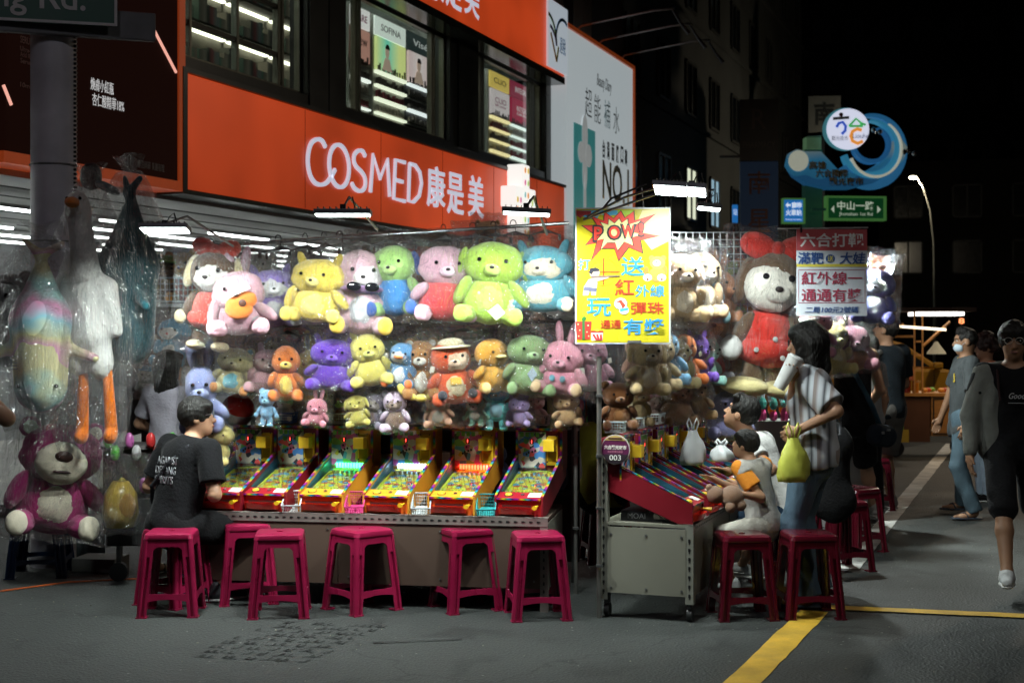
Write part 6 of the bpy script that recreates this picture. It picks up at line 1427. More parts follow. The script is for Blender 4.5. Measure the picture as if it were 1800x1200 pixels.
plush("big magenta bear with a cream muzzle sitting bagged on the blue stool", 84, 728, 932, 8.85, c=(.42, .035, .17), ear='round', face=(.42, .035, .17), belly=(.8, .72, .56), feet=(.8, .72, .56), fat=1.15, nose=(.05, .02, .015), yaw=4, group=None, extra=lambda t, hz, hr: (E(t, "pale_muzzle", (0, -.2, hz - .06), (.2, .15, .17), fur((.8, .72, .56))), E(t, "big_nose", (0, -.33, hz + .0), (.07, .04, .045), mat("brown_nose", (.05, .02, .015), .4)), E(t, "smile", (0, -.335, hz - .12), (.07, .015, .012), prt((.05, .02, .02)))))
plush("grey plush in the bag beside the pole at the left edge", 12, 470, 640, 8.8, c=(.12, .12, .13), ear='round', bagged='pillow', group=None)
for kx, (lab, c1, c2, px, py, D) in enumerate((("bulging yellow bag hanging low left of the seated boy", (.4, .27, .04), (.42, .22, .04), 212, 925, 8.8),)):
    p = P(px, py, D); t = thing("shopping_bag", lab, "bag", (p.x, p.y, p.z), 10)
    MB().tube([(0, 0, 0), (0, 0, .08), (0, 0, .2), (0, 0, .28)], [.09, .11, .1, .05], 12).build("bag_body", pla(c1, .3), t, smooth=True); E(t, "toy_inside", (.03, -.06, .13), (.07, .05, .09), fur(c2)); bag(t, .19, .16, -.04, .42, film=FILM2)
for lab, px, py, D, w, h, c, rz in (("dented pale blue carton on the ground behind the blue stool", 150, 985, 8.6, .26, .2, (.14, .19, .21), 20), ("flat grey carton on the ground by the pavement edge", 165, 1005, 8.5, .3, .09, (.15, .15, .14), -8), ("dark crate stacked under the hanging bags at the far left", 235, 960, 9.0, .35, .3, (.03, .03, .03), 5)):
    p = G(px, py) if py > 980 else P(px, py, D); t = thing("carton_box", lab, "box", (p.x - w / 2, p.y, max(0, p.z)), rz); MB().box(0, w, 0, .25, 0, h).build("carton", mat("carton%.2f" % c[0], c, .7, var=.3, vs=6), t, bevel=.006); MB().box(w * .46, w * .54, -.002, -.0005, 0.01, h - .01).build("tape", prt(tuple(x * 1.4 for x in c)), t)
cabl = thing("orange_cable", "thin orange cable lying along the ground at the left", "cable", (0, 0, 0)); MB().tube([G(0, 1040) + Vector((0, 0, .006)), G(120, 1024) + Vector((0, 0, .006)), G(240, 1018) + Vector((0, 0, .006)), G(420, 1024) + Vector((0, 0, .006))], .005, 6).build("cord", pla((.5, .1, .02)), cabl)
# low trolley of small toys, lower left dark area
tr_ = thing("toy_trolley", "dark wheeled trolley with small hanging toys behind the seated boy", "trolley", P(190, 800, 9.0) * 1, 0); tr_.location.z = 0
MB().box(-.05, .75, .05, .4, .3, .84).build("cabinet", prt((.025, .02, .02)), tr_, bevel=.01); MB().box(-.07, .77, .03, .42, .84, .86).build("top", prt((.12, .11, .11)), tr_)
for x in (.05, .65): MB().cyl((x, .05, .06), .06, .04, 16, axis='y').build("wheel", BLACK, tr_); MB().box(x - .015, x + .015, .06, .1, .08, .3).build("wheel_fork", met((.1, .1, .1)), tr_)
for i in range(16):
    c = r5.choice([(.5, .03, .03), (.1, .5, .05), (.03, .15, .4), (.5, .4, .05), (.4, .1, .3), (.4, .4, .4)]); E(tr_, "hanging_toy", (.0 + i * .045, .0, .9 + .05 * math.sin(i * 2.1) - .12 * (i % 3)), (.03, .025, .05), pla(c, .3))
# ---- LED lamps on arms
LEDM = emi((.86, 1., .97), 30)
def led_lamp(label, px, py, D, tilt, en, arm, w=.3, d=.12, yaw=0, roll=0, aim=30):
    p = P(px, py, D); t = thing("flood_lamp", label, "lamp", p, yaw, "white work lamps over the stalls")
    hd = bpy.data.objects.new("lamp_head", None)
    M_ = Matrix.Rotation(R(tilt), 4, 'X') @ Matrix.Rotation(R(roll), 4, 'Y')
    MB().box(-w / 2, w / 2, -d / 2, d / 2, .004, .03, M_).build("housing", mat("lamp_grey", (.12, .12, .13), .4, .5), t, bevel=.003)
    MB().box(-w / 2 + .01, w / 2 - .01, -d / 2 + .01, d / 2 - .01, -.001, .0035, M_).build("lit_face", LEDM, t)
    fn = MB()
    for i in range(9): x = -w / 2 + .02 + i * (w - .04) / 8; fn.box(x - .002, x + .002, -d / 2 + .01, d / 2 - .01, .0301, .042, M_)
    fn.build("cooling_fin", BLACK, t)
    MB().tube(arm, .007, 8).build("arm", met((.2, .2, .2), .3), t)
    MB().tube([(0, 0, .03), (.02, .02, .08), (.05, .0, .1), (.06, .04, .04)], .004, 6).build("cable", BLACK, t, smooth=True)
    MB().cbox((0, 0, .045), (.03, .03, .03)).build("swivel", BLACK, t)
    l = bpy.data.lights.new("lamp_light", 'AREA'); l.shape = 'RECTANGLE'; l.size = w * .9; l.size_y = d * .9; l.energy = en; l.color = (.9, 1., .96); l.spread = R(140)
    o = bpy.data.objects.new("light", l); COL.objects.link(o); o.parent = t; o.matrix_local = M_ @ Matrix.Translation((0, 0, -.006)) @ Matrix.Rotation(R(aim), 4, 'X'); return t
LE = 22.
led_lamp("grey work lamp high at the left, its arm rising to the right", 290, 406, 7.9, -12, LE * 2.2, [(.0, 0, .04), (.1, .1, .09), (.3, .4, -.06)], .27)
led_lamp("work lamp over the centre of the top row below the sign's first letters", 603, 379, 7.55, -2, LE * 2.1, [(0, 0, .04), (.03, .02, .1), (.15, .35, -.05)], .3)
led_lamp("glaring work lamp right of the white cross sign", 925, 377, 7.55, -4, LE * 1.9, [(0, 0, .04), (.04, .05, .1), (.12, .38, -.08)], .26, .1, roll=3)
led_lamp("left one of the two bright panel lamps over the yellow poster", 1178, 336, 7.45, -12, LE * .5, [(0, 0, .04), (-.25, .1, -.02), (-.45, .1, -.12)], .18, .17, yaw=-10, roll=5)
led_lamp("right one of the two bright panel lamps over the yellow poster", 1216, 338, 7.5, -12, LE * .55, [(0, 0, .04), (-.15, .1, .02), (-.6, .2, -.12)], .16, .16, yaw=-10, roll=5)
led_lamp("smaller panel lamp hanging lower right of the bright pair", 1246, 368, 8.7, -8, LE * 2.4, [(0, 0, .04), (.03, .0, .12), (-.3, .1, .1)], .15, .09, roll=6, aim=38)
led_lamp("work lamp tucked behind the white price poster", 1405, 428, 10.6, 0, LE * 2.0, [(0, 0, .04), (.1, .1, .05), (.2, .3, -.2)], .1, .08, roll=-38, aim=-10)
led_lamp("added lamp hidden behind the price poster to light the people at the right", 1462, 450, 11.7, 0, LE * 2.2, [(0, 0, .04), (-.1, .1, .0), (-.3, .3, -.2)], .1, .08, roll=-16, aim=-14)  # lamp added out of sight to brighten the people on the right
# ---- yellow POW poster
PD = 7.85; pw0 = P(1011, 604, PD)
pb = thing("yellow_poster", "yellow framed game poster with a red POW burst hanging between the stalls", "poster", (pw0.x, pw0.y, pw0.z), -2)
PWW, PHH = 167 * PD / FPX, 239 * PD / FPX
PY = prt((.72, .6, .02)); MB().box(0, PWW, 0, .012, 0, PHH).build("board", mat("poster_frame", (.62, .64, .66), .3), pb); MB().box(.008, PWW - .008, -.002, -.0005, .008, PHH - .008).build("print_ground", mat("poster_yellow", (.5, .42, .02), .25, var=.05, vs=3), pb)
def pq(x, y): return ((x - 50) / 810 * PWW, (1175 - y) / 1155 * PHH)   # from the enlarged view
def pl(pts, c, k, nm="print_shape"): MB().prism([pq(*q) for q in pts][::-1], -.003 - .0006 * k, -.0022 - .0006 * (k - 1)).build(nm, prt(c), pb)
def prt_bl(c): return c
pl([(60, 45), (410, 45), (415, 80), (330, 90), (260, 80), (240, 110), (180, 115), (120, 95), (65, 90)], (.1, .4, .6), 1); pl([(60, 45), (190, 50), (180, 80), (130, 85), (95, 110), (62, 85)], (.35, .03, .03), 2); pl([(410, 45), (545, 45), (520, 75), (460, 85), (410, 72)], (.4, .6, .05), 1)
pl([(620, 45), (850, 30), (855, 300), (700, 380), (560, 200)], (.75, .62, .25), 1)  # pale lamp glare painted over the poster's upper right corner
burst = [(100, 172), (230, 165), (180, 90), (290, 130), (295, 48), (375, 110), (440, 42), (475, 105), (555, 45), (560, 130), (740, 72), (640, 160), (625, 235), (780, 262), (610, 300), (630, 412), (510, 360), (420, 478), (385, 370), (270, 372), (185, 470), (230, 320), (130, 342), (210, 250)]
pl(burst, (.03, .02, .02), 3); cx0, cy0 = 400, 230
def shr(f): return [(cx0 + (x - cx0) * f, cy0 + (y - cy0) * f) for x, y in burst]
pl(shr(.95), (.75, .05, .03), 4); pl(shr(.66), (.03, .02, .02), 5); pl(shr(.61), (.8, .75, .3), 6)
RP = prt((.75, .05, .03))
for ch, x, y, w, h in (("P", 245, 240, 75, 120), ("O", 382, 232, 100, 110), ("W", 500, 222, 110, 105), ("!", 610, 205, 45, 110)):
    a = pq(x, y); txt(ch, w * PWW / 810 * 1.3, h * PHH / 1155 * 1.22, (a[0] + .001, -.0068, a[1] - .001), DKP, pb, bold=.06); txt(ch, w * PWW / 810 * .93, h * PHH / 1155 * .95, (a[0], -.0092, a[1]), RP, pb, bold=.03)
BLT = prt((.03, .24, .6)); RDT = prt((.42, .04, .015))
for s_, x, y, w, h, m_, bo in (("打", 126, 502, 100, 92, BLT, .01), ("送", 540, 520, 200, 160, BLT, .01), ("紅", 470, 695, 165, 140, RDT, .015), ("外線", 685, 728, 250, 100, BLT, .01), ("玩", 252, 865, 205, 150, BLT, .01), ("彈珠", 665, 872, 280, 105, RDT, .01), ("通通", 352, 1010, 175, 72, RDT, .005), ("有獎", 635, 1030, 350, 135, BLT, .015)):
    a = pq(x, y); txt(s_, w * PWW / 810, h * PHH / 1155, (a[0], -.0035, a[1]), m_, pb, bold=bo)
def pe(cx_, cy_, rx, ry, c, k): a = pq(cx_, cy_); MB().prism(arc(a[0], a[1], rx * PWW / 810, ry * PHH / 1155, 0, 360, 18)[:-1], -.003 - .0006 * k, -.0022 - .0006 * (k - 1)).build("print_shape", prt(c), pb)
def ring(cx_, cy_, r_, c): a = pq(cx_, cy_); MB().ribbon(arc(a[0], a[1], r_ * PWW / 810, r_ * PHH / 1155 * .98, 0, 360, 28)[:-1], .0018, -.0036, -.0024, closed=True).build("target_ring", prt(c), pb)
ring(290, 568, 118, (.45, .12, .01)); ring(290, 568, 72, (.55, .3, .02)); pl([(285, 455), (297, 455), (297, 675), (285, 675)], (.45, .06, .01), 2); pl([(150, 562), (430, 562), (430, 572), (150, 572)], (.45, .06, .01), 2)
# shooting boy clip-art
pl([(165, 630), (230, 612), (240, 660), (225, 765), (190, 765), (180, 715), (160, 765), (115, 765), (125, 690)], (.35, .35, .4), 3); pl([(130, 690), (232, 705), (228, 735), (120, 722)], (.1, .1, .16), 4); pe(215, 572, 44, 40, (.65, .42, .28), 4); pl([(165, 570), (180, 535), (225, 528), (260, 545), (250, 560), (205, 565), (190, 590)], (.02, .02, .03), 5); pl([(210, 620), (330, 600), (335, 618), (230, 650)], (.65, .42, .28), 5); pl([(180, 600), (430, 596), (432, 606), (190, 618)], (.15, .1, .09), 6)
# teddy clip-art
for a_ in ((700, 450, 24, 24), (800, 450, 24, 24), (655, 560, 22, 42), (812, 555, 22, 42)): pe(*a_, (.45, .2, .04), 2)
pe(745, 590, 70, 62, (.5, .24, .05), 3); pe(750, 490, 66, 56, (.55, .28, .07), 4); pe(744, 492, 34, 26, (.78, .76, .7), 5); pe(742, 485, 10, 7, (.02, .02, .02), 6)
for x in (665, 785): pe(x, 615, 38, 30, (.75, .72, .7), 4); pe(x, 630, 12, 9, (.15, .06, .02), 5)
for x, y in ((437, 835), (465, 890)): pe(x, y, 58 if y < 850 else 44, 52 if y < 850 else 38, (.1, .1, .12), 2); pe(x, y, 54 if y < 850 else 41, 48 if y < 850 else 35, (.65, .7, .72), 3)
pl([(395, 820), (440, 800), (480, 850), (455, 875), (430, 830)], (.45, .06, .03), 4); pl([(430, 880), (500, 870), (500, 890), (435, 905)], (.05, .3, .5), 4)
pl([(50, 985), (190, 985), (175, 1138), (65, 1138)], (.38, .03, .02), 2); pl([(110, 975), (132, 975), (132, 1140), (110, 1140)], (.02, .12, .03), 3); pl([(105, 960), (125, 940), (145, 955), (135, 980), (110, 980)], (.02, .15, .03), 4)
for x, y in ((75, 1010), (90, 1060), (80, 1110), (160, 1020), (150, 1075), (165, 1110)): pe(x, y, 5, 5, (.7, .7, .4), 3)
pl([(185, 1075), (288, 1075), (282, 1148), (190, 1148)], (.7, .65, .6), 2); pl([(185, 1065), (290, 1065), (290, 1082), (185, 1082)], (.35, .03, .02), 3)
for i in range(3): pl([(195 + i * 32, 1100), (212 + i * 32, 1090), (245 + i * 18, 1146), (225 + i * 18, 1146)], (.4, .03, .03), 3)
pl([(200, 1060), (235, 1045), (275, 1060), (240, 1072)], (.6, .35, .03), 4)
MB().box(PWW * .55, PWW * .69, -.02, .0, .005, .018).build("clip", met((.6, .6, .6), .2), pb)
MB().tube([(PWW * .3, .005, PHH), (PWW * .38, .0, PHH + .05), (PWW * .75, .0, PHH + .13)], .006, 6).build("hanging_arm", BLACK, pb); MB().tube([(PWW * .72, .005, PHH), (PWW * .7, .0, PHH + .11)], .004, 6).build("hanging_hook", met((.5, .5, .5)), pb)
# ---- white price poster
QD = 9.2; q0 = P(1400, 555, QD); QW, QH = 124 * QD / FPX, 152 * QD / FPX
wq = thing("price_poster", "white hanging price poster with a red heading above the standing woman", "poster", (q0.x, q0.y, q0.z), 0); 
MB().box(0, QW, 0, .004, 0, QH).build("sheet", mat("sheet_white", (.62, .66, .72), .4, var=.04), wq); MB().box(0, QW, -.002, -.0003, QH * .755, QH).build("heading", prt((.42, .07, .08)), wq); MB().box(0, QW, -.002, -.0003, QH * .565, QH * .6).build("yellow_bar", prt((.7, .6, .1)), wq)
WT = prt((.75, .75, .75)); BL2 = prt((.04, .1, .3)); RD2 = prt((.35, .05, .09))
for s_, x, y, w, h, m_, bo, sh_ in (("六合打靶", .5, .875, .9, .16, WT, .02, 0), ("滿靶", .2, .665, .36, .14, BL2, .015, 0), ("大娃", .79, .665, .37, .14, BL2, .015, .15), ("紅外線一", .5, .435, .86, .15, RD2, .012, 0), ("通通有獎", .5, .24, .86, .15, RD2, .012, 0), ("二局100元2號碼", .5, .07, .76, .075, BL2, .0, .15)):
    txt(s_, w * QW, h * QH, (x * QW, -.003, y * QH), m_, wq, bold=bo, shear=sh_)
MB().prism(arc(.48 * QW, .66 * QH, .065 * QW, .05 * QH, 0, 360, 20)[:-1], -.003, -.0005).build("dot", BL2, wq); txt("送", .085 * QW, .07 * QH, (.48 * QW, -.004, .66 * QH), prt((.75, .65, .1)), wq)
MB().ribbon([(.03 * QW, .15 * QH), (.97 * QW, .15 * QH), (.97 * QW, .53 * QH), (.03 * QW, .53 * QH)], .004, -.002, -.0004, closed=True).build("border", RD2, wq)
MB().tube([(-.12, .01, QH + .005), (QW + .01, .01, QH + .012)], .005, 6).build("hanging_bar", met((.6, .6, .6)), wq)
MB().cbox((.03, -.004, QH - .005), (.012, .01, .03)).build("clip", BLACK, wq)
# white carrier bags on machines
def carrier(label, p, w, h, m, rz=0, name="carrier_bag"):
    t = thing(name, label, "plastic bag", p, rz)
    pr_ = [(.0, .0)]
    b = MB(); n = 28; lv = [(0, .9), (.12, 1.05), (.35, 1.0), (.55, .8), (.72, .45), (.82, .35)]
    for z, f_ in lv:
        for k in range(n):
            a_ = 2 * math.pi * k / n; q = f_ * (1 + .13 * math.sin(5 * a_ + z * 7) + .07 * math.sin(11 * a_ + z * 13)); b.v.append((w / 2 * q * math.cos(a_), w * .33 * q * math.sin(a_), z * h))
    for i in range(len(lv) - 1):
        for k in range(n): b.f.append((i * n + k, i * n + (k + 1) % n, (i + 1) * n + (k + 1) % n, (i + 1) * n + k))
    b.f.append(tuple(range(n))[::-1]); b.build("bag_body", m, t, smooth=True)
    for s in (-1, 1): MB().tube([(s * w * .12, 0, h * .74), (s * w * .26, 0, h * .98), (s * w * .18, 0, h * 1.1), (s * w * .05, 0, h * .95), (s * w * .04, 0, h * .75)], .009, 6, sy=.4).build("handle", m, t, smooth=True)
    return t
WPB = mat("white_film_bag", (.62, .64, .65), .35, var=.1, bump=.4, bs=12, vs=8)
YPB = mat("yellow_film_bag", (.6, .62, .1), .3, var=.2, bump=.4, bs=14, vs=10)
carrier("white plastic carrier bag standing on the right hand machines", s2(.98, .22, S2Z + .235), .15, .26, WPB, 20)
carrier("small white carrier bag with red food lying on the right hand machines", s2(1.55, .16, S2Z + .21), .15, .13, WPB, -10)
# ================= PEOPLE, CART, TAXI =================
SKIN = mat("skin_warm", (.42, .23, .14), .5, var=.1, vs=10, bump=.05, bs=60, spec=.4)
SKIND = mat("skin_tan", (.3, .16, .09), .5, var=.1, vs=10, bump=.05, bs=60, spec=.4)
HAIR = mat("hair_black", (.008, .007, .006), .45, var=.4, vs=3, bump=1., bs=14, stretch=(9, 9, .8), spec=.35)
def ik(a, t, l1, l2, hint):
    a = np.array(a, float); t = np.array(t, float); d = t - a; L = np.linalg.norm(d); L = min(L, (l1 + l2) * .999); u = unit(d); t = a + u * L
    x = (l1 * l1 - l2 * l2 + L * L) / (2 * L); h = math.sqrt(max(l1 * l1 - x * x, 0)); hh = np.array(hint, float); hh = hh - u * (hh @ u); hh = unit(hh)
    return a + u * x + hh * h, t
def folds(seed, amp=.004):
    r_ = random.Random(seed); P_ = [(r_.uniform(18, 42), r_.uniform(-30, 30), r_.uniform(8, 24), r_.uniform(0, 6)) for _ in range(4)]
    def f(X, Y, Z):
        s = 0
        for a, b, c, p in P_: s = s + np.sin(a * X + b * Y + c * Z + p + 1.5 * np.sin(9 * Z + p)) * .25
        return amp * s
    return f
def strands(amp=.004):
    def f(X, Y, Z): return amp * (np.sin(150 * X + 6 * np.sin(20 * Z)) * np.sin(130 * Y + 5 * np.sin(17 * Z)) * .6 + np.sin(60 * X - 55 * Y) * .4)
    return f
def M3(yaw, pitch, roll=0):
    return np.array(Matrix.Rotation(R(-yaw), 3, 'Z') @ Matrix.Rotation(R(-pitch), 3, 'X') @ Matrix.Rotation(R(roll), 3, 'Y'))
def hand_prims(w, d, side, k, grip=.4, nrm=None):
    """palm and five unequal fingers; w wrist, d direction, side = unit vector across the palm towards the thumb"""
    d = unit(d); s = unit(np.array(side) - d * (np.array(side) @ d)); n = np.cross(d, s) if nrm is None else unit(nrm)
    w = np.array(w); out = [cap(w, w + d * .045 * k, .024 * k, .028 * k, .015), cap(w + d * .03 * k - s * .018 * k, w + d * .08 * k - s * .024 * k, .017 * k, .014 * k, .01), cap(w + d * .03 * k + s * .012 * k, w + d * .08 * k + s * .02 * k, .017 * k, .014 * k, .01)]
    for i, L in enumerate((.036, .042, .045, .04)):
        b = w + d * (.078 + .004 * (1 if i in (1, 2) else 0)) * k + s * (-.03 + i * .02) * k; m_ = b + (d * math.cos(grip) + n * math.sin(grip)) * L * k; e = m_ + (d * math.cos(grip * 2.3) + n * math.sin(grip * 2.3)) * L * .75 * k
        out += [cap(b - d * .02 * k, m_, .0095 * k, .0088 * k, .004), cap(m_, e, .0088 * k, .0078 * k, .003)]
    b = w + d * .025 * k + s * .025 * k; m_ = b + (d * .7 + s * .7 + n * .2) * .035 * k; out += [cap(b, m_, .012 * k, .0105 * k, .008), cap(m_, m_ + (d * .85 + s * .15 + n * .4) * .03 * k, .010 * k, .0085 * k, .003)]
    return out
def person(label, loc, phi, H=1.68, look=(0, 0), lean=0, sidelean=0, hip=None, legs=None, arms=None, skin=None, top=None, top_m=None, sleeve=.55, hem=.0, loose=1., bottom='long', bot_m=None, hair='short', hair_m=None, shoes='sneaker', shoe_m=None, name="person", group=None, neck_open=.055, build=1., female=False, extra=None, cat="person", h=.0078, detail=True):
    k = H / 1.70; t = thing(name, label, cat, (loc[0], loc[1], 0), -phi, group); skin = skin or SKIN; hair_m = hair_m or HAIR
    Rw = Matrix.Rotation(R(phi), 3, 'Z'); 
    def L_(wp): v = Rw @ (Vector(wp) - Vector((loc[0], loc[1], 0))); return np.array(v)
    hz = hip if hip is not None else .90 * k
    ca, sa = math.cos(R(lean)), math.sin(R(lean)); cs, ss = math.cos(R(sidelean)), math.sin(R(sidelean))
    def U(x, y, z):   # upper body point, z above hip
        x, y, z = x * k, y * k, z * k
        y2, z2 = y * ca + z * sa, z * ca - y * sa; x3, z3 = x * cs + z2 * ss, z2 * cs - x * ss
        return np.array((x3, y2, z3 + hz))
    sw = (.165 if female else .185) * build
    sh = {1: U(sw, 0, .47), -1: U(-sw, 0, .47)}; J = {}
    for s in (1, -1):
        a = (arms or {}).get(s, None); l1, l2 = .285 * k, .245 * k
        if a is None: el_ = sh[s] + np.array((s * .05, -.02, -.28)) * k; wr = el_ + np.array((s * .01, .06, -.235)) * k
        elif a[0] == 'ik': el_, wr = ik(sh[s], L_(a[1]), l1, l2, a[2])
        else: el_ = sh[s] + unit(a[0]) * l1; wr = el_ + unit(a[1]) * l2
        J[s] = (sh[s], el_, wr)
    LJ = {}
    for s in (1, -1):
        hp = np.array((s * .09 * k, 0, hz - .02 * k)); l1, l2 = .42 * k, .41 * k; a = (legs or {}).get(s)
        if a is None: kn = hp + np.array((s * .01, .02, -.42)) * k; an = kn + np.array((s * .01, -.03, -.40)) * k; an[2] = .075 * k
        elif a[0] == 'ik':
            tg = L_(a[1]); tg[2] = max(tg[2], .075 * k); kn, an = ik(hp, tg, l1, l2, a[2])
        else: kn = hp + unit(a[0]) * l1; an = kn + unit(a[1]) * l2
        ft = unit(a[3]) if a and len(a) > 3 else (np.array((s * .15, 1, 0)) / 1.01); LJ[s] = (hp, kn, an, ft)
    HM = M3(*look[:2]); HMt = np.array(Euler((0, 0, 0)).to_matrix())
    nb = U(0, 0, .50); hc = nb + np.array((0, .015 * k, 0)) + (U(0, 0, .665) - nb) * 1.0
    def hp_(x, y, z): return hc + HM @ (np.array((x, y, z)) * k)
    def he(x, y, z, rx, ry, rz, kk=.02, op='add'): return el(hp_(x, y, z), (rx * k, ry * k, rz * k), kk, HM, op)
    # ---- body: one surface
    bp_ = [he(0, -.005, .02, .074, .092, .098), he(0, .022, -.045, .058, .066, .068, .03), he(0, .05, -.085, .028, .03, .028, .03),
           cap(hp_(0, .088, .005), hp_(0, .104, -.028), .008 * k, .014 * k, .014), he(.012, .096, -.032, .010, .010, .008, .006), he(-.012, .096, -.032, .010, .010, .008, .006),
           he(0, .086, -.06, .026, .012, .009, .008), he(.03, .082, .014, .018, .012, .010, .008, 'sub'), he(-.03, .082, .014, .018, .012, .010, .008, 'sub'), cap(hp_(-.045, .078, .033), hp_(.045, .078, .033), .009 * k, None, .012),
           he(.077, -.005, -.005, .012, .022, .032, .008), he(-.077, -.005, -.005, .012, .022, .032, .008),
           cap(nb - np.array((0, 0, .03 * k)), hp_(0, -.02, -.06), .056 * k, .05 * k, .03),
           cap(U(0, 0, .05), U(0, 0, .36), .125 * k * build, .14 * k * build, .05, ((0, 1, 0), 1.45)), cap(U(-sw * .75, 0, .46), U(sw * .75, 0, .46), .055 * k, None, .06), cap(U(-.04, 0, -.03), U(.04, 0, -.03), .11 * k, None, .05)]
    for s in (1, -1):
        a, e, w = J[s]; bp_ += [cap(a, e, .050 * k * build, .038 * k * build, .03), cap(e, w, .039 * k * build, .025 * k, .015)]
        d = w - e; g_ = .5; inw = np.array((-s * 1., .2, 0)); 
        ho = (arms or {}).get(str(s), {}); bp_ += hand_prims(w, ho.get('d', d), ho.get('side', (0, 1, .1)), k, ho.get('grip', .35), ho.get('n', inw))
        hp, kn, an, ft = LJ[s]; bp_ += [cap(hp, kn, .078 * k * build, .052 * k, .03), cap(kn, kn + (an - kn) * .35, .05 * k, .054 * k, .02), cap(kn + (an - kn) * .35, an, .052 * k, .034 * k, .02)]
        if shoes in ('sandal', 'bare', 'flip'): 
            o = np.array((an[0], an[1], max(.03 * k, an[2] - .05 * k))); bp_ += [cap(an - np.array((0, 0, .02)), o + ft * .1 * k, .036 * k, .034 * k, .02), cap(o + ft * .1 * k, o + ft * .17 * k, .034 * k, .02 * k, .02, ((0, 0, 1), 1.4))]
        else: bp_ += [cap(an, an + ft * .05 * k - np.array((0, 0, .03 * k)), .035 * k, .03 * k, .02)]
    sdf_obj("body", bp_, skin, t, h, 1)
    # ---- top
    if top is not False:
        q = .017 * loose; tm = top_m or fab((.05, .05, .05))
        tp = [cap(U(0, 0, .0 + hem), U(0, 0, .36), (.135 * build + q) * k, (.142 * build + q) * k, .05, ((0, 1, 0), 1.4)), cap(U(-sw * .78, 0, .455), U(sw * .78, 0, .455), .066 * k, None, .07), cap(U(-.05, 0, hem - .02), U(.05, 0, hem - .02), (.115 + q) * k, None, .05, ((0, 1, 0), 1.15))]
        if female: tp.append(cap(U(-.06, .07, .32), U(.06, .07, .32), .06 * k, None, .04))
        if sleeve:
            for s in (1, -1):
                a, e, w = J[s]
                if sleeve <= 1: end = a + (e - a) * sleeve; d = unit(e - a); tp += [cap(a, end + d * .03, (.060 + q * .4) * k * build, (.052 + q * .8) * k * build, .03, cut=(d, end))]
                else:
                    end = e + (w - e) * (sleeve - 1); d = unit(w - e); tp += [cap(a, e, (.060 + q * .5) * k * build, (.05 + q * .5) * k * build, .03), cap(e, end + d * .02, (.05 + q * .5) * k * build, (.036 + q * .4) * k, .02, cut=(d, end))]
        hemn = U(0, 0, 1) - U(0, 0, 0); hemn = unit(hemn); hp0 = U(0, 0, hem - .09)
        tp.append(clip(-hemn, float(-hemn @ hp0), (hp0, .33)))
        tp.append(dict(t='ell', op='sub', c=tuple(U(0, .02, .545)), r=(neck_open * 1.35 * k, neck_open * 1.2 * k, .05 * k), k=.012))
        sdf_obj("shirt", tp, tm, t, h, 1, folds(len(label), .009))
    # ---- bottom
    q = .014; jw = 1.35 if female else 1.1; bm = bot_m or fab((.03, .04, .06)); bt = [cap(U(-.05, 0, -.02), U(.05, 0, -.02), .128 * k * build, None, .05, ((0, 1, 0), 1.12)), cap(U(0, 0, .06), U(0, 0, -.02), .13 * k * build, .13 * k, .04, ((0, 1, 0), 1.25))]
    for s in (1, -1):
        hp, kn, an, ft = LJ[s]
        if bottom == 'long':
            bt += [cap(hp, kn, .098 * k * build, .068 * k, .035), cap(kn, an + (an - kn) * .06, .067 * k * jw, .060 * k * jw, .02, cut=(unit(an - kn), an + unit(an - kn) * .01))]
        else:
            f = float(bottom); end = hp + (kn - hp) * f if f <= 1 else kn + (an - kn) * (f - 1); d = unit(kn - hp) if f <= 1 else unit(an - kn)
            bt += ([cap(hp, end + d * .04, .102 * k * build, .088 * k * build, .035, cut=(d, end))] if f <= 1 else [cap(hp, kn, .102 * k * build, .086 * k * build, .035), cap(kn, end + d * .03, .084 * k, .084 * k, .02, cut=(d, end))])
    sdf_obj("trousers" if bottom == 'long' else "shorts", bt, bm, t, h, 1, folds(len(label) + 5, .008))
    # ---- shoes
    for s in (1, -1):
        hp, kn, an, ft = LJ[s]; z0 = an[2] - .075 * k; c = np.array((an[0], an[1], z0))
        def fp(f, u, z): return tuple(c + ft * f * k + np.array((0, 0, z * k)) + np.cross(ft, (0, 0, 1)) * u * k)
        if shoes == 'sneaker':
            sm = shoe_m or fab((.4, .4, .4)); sh_ = sdf_obj("shoe", [cap(fp(-.03, 0, .05), fp(.05, 0, .05), .042 * k, .043 * k, .02), cap(fp(.05, 0, .04), fp(.165, 0, .032), .042 * k, .032 * k, .03, ((0, 0, 1), 1.15)), cap(fp(-.02, 0, .09), fp(-.0, 0, .06), .038 * k, .04 * k, .02), clip((0, 0, -1), -(z0 + .012 * k))], sm, t, .006)
            lc = MB(); [lc.tube([fp(f_, -.026, .062 - f_ * .16), fp(f_, 0, .088 - f_ * .22), fp(f_, .026, .062 - f_ * .16)], .0035, 5) for f_ in (.04, .06, .08, .1)]; lc.build("lace", prt((.06, .06, .06)), sh_, kind='stuff'); E(t, "shoe_collar", fp(-.012, 0, .098), (.03 * k, .034 * k, .014 * k), prt((.03, .03, .03)))
            sdf_obj("sole", [cap(fp(-.035, 0, .012), fp(.06, 0, .012), .042 * k, .044 * k, .02, ((0, 0, 1), 3.)), cap(fp(.06, 0, .012), fp(.165, 0, .012), .044 * k, .036 * k, .02, ((0, 0, 1), 3.)), clip((0, 0, 1), z0 + .026 * k), clip((0, 0, -1), -(z0 + .0))], mat("shoe_sole", (.45, .45, .43), .6), sh_, .007)
        elif shoes in ('sandal', 'flip'):
            so = sdf_obj("sandal", [cap(fp(-.04, 0, .01), fp(.17, 0, .01), .042 * k, .044 * k, .02, ((0, 0, 1), 3.6))], prt((.03, .04, .06)), t, .007); 
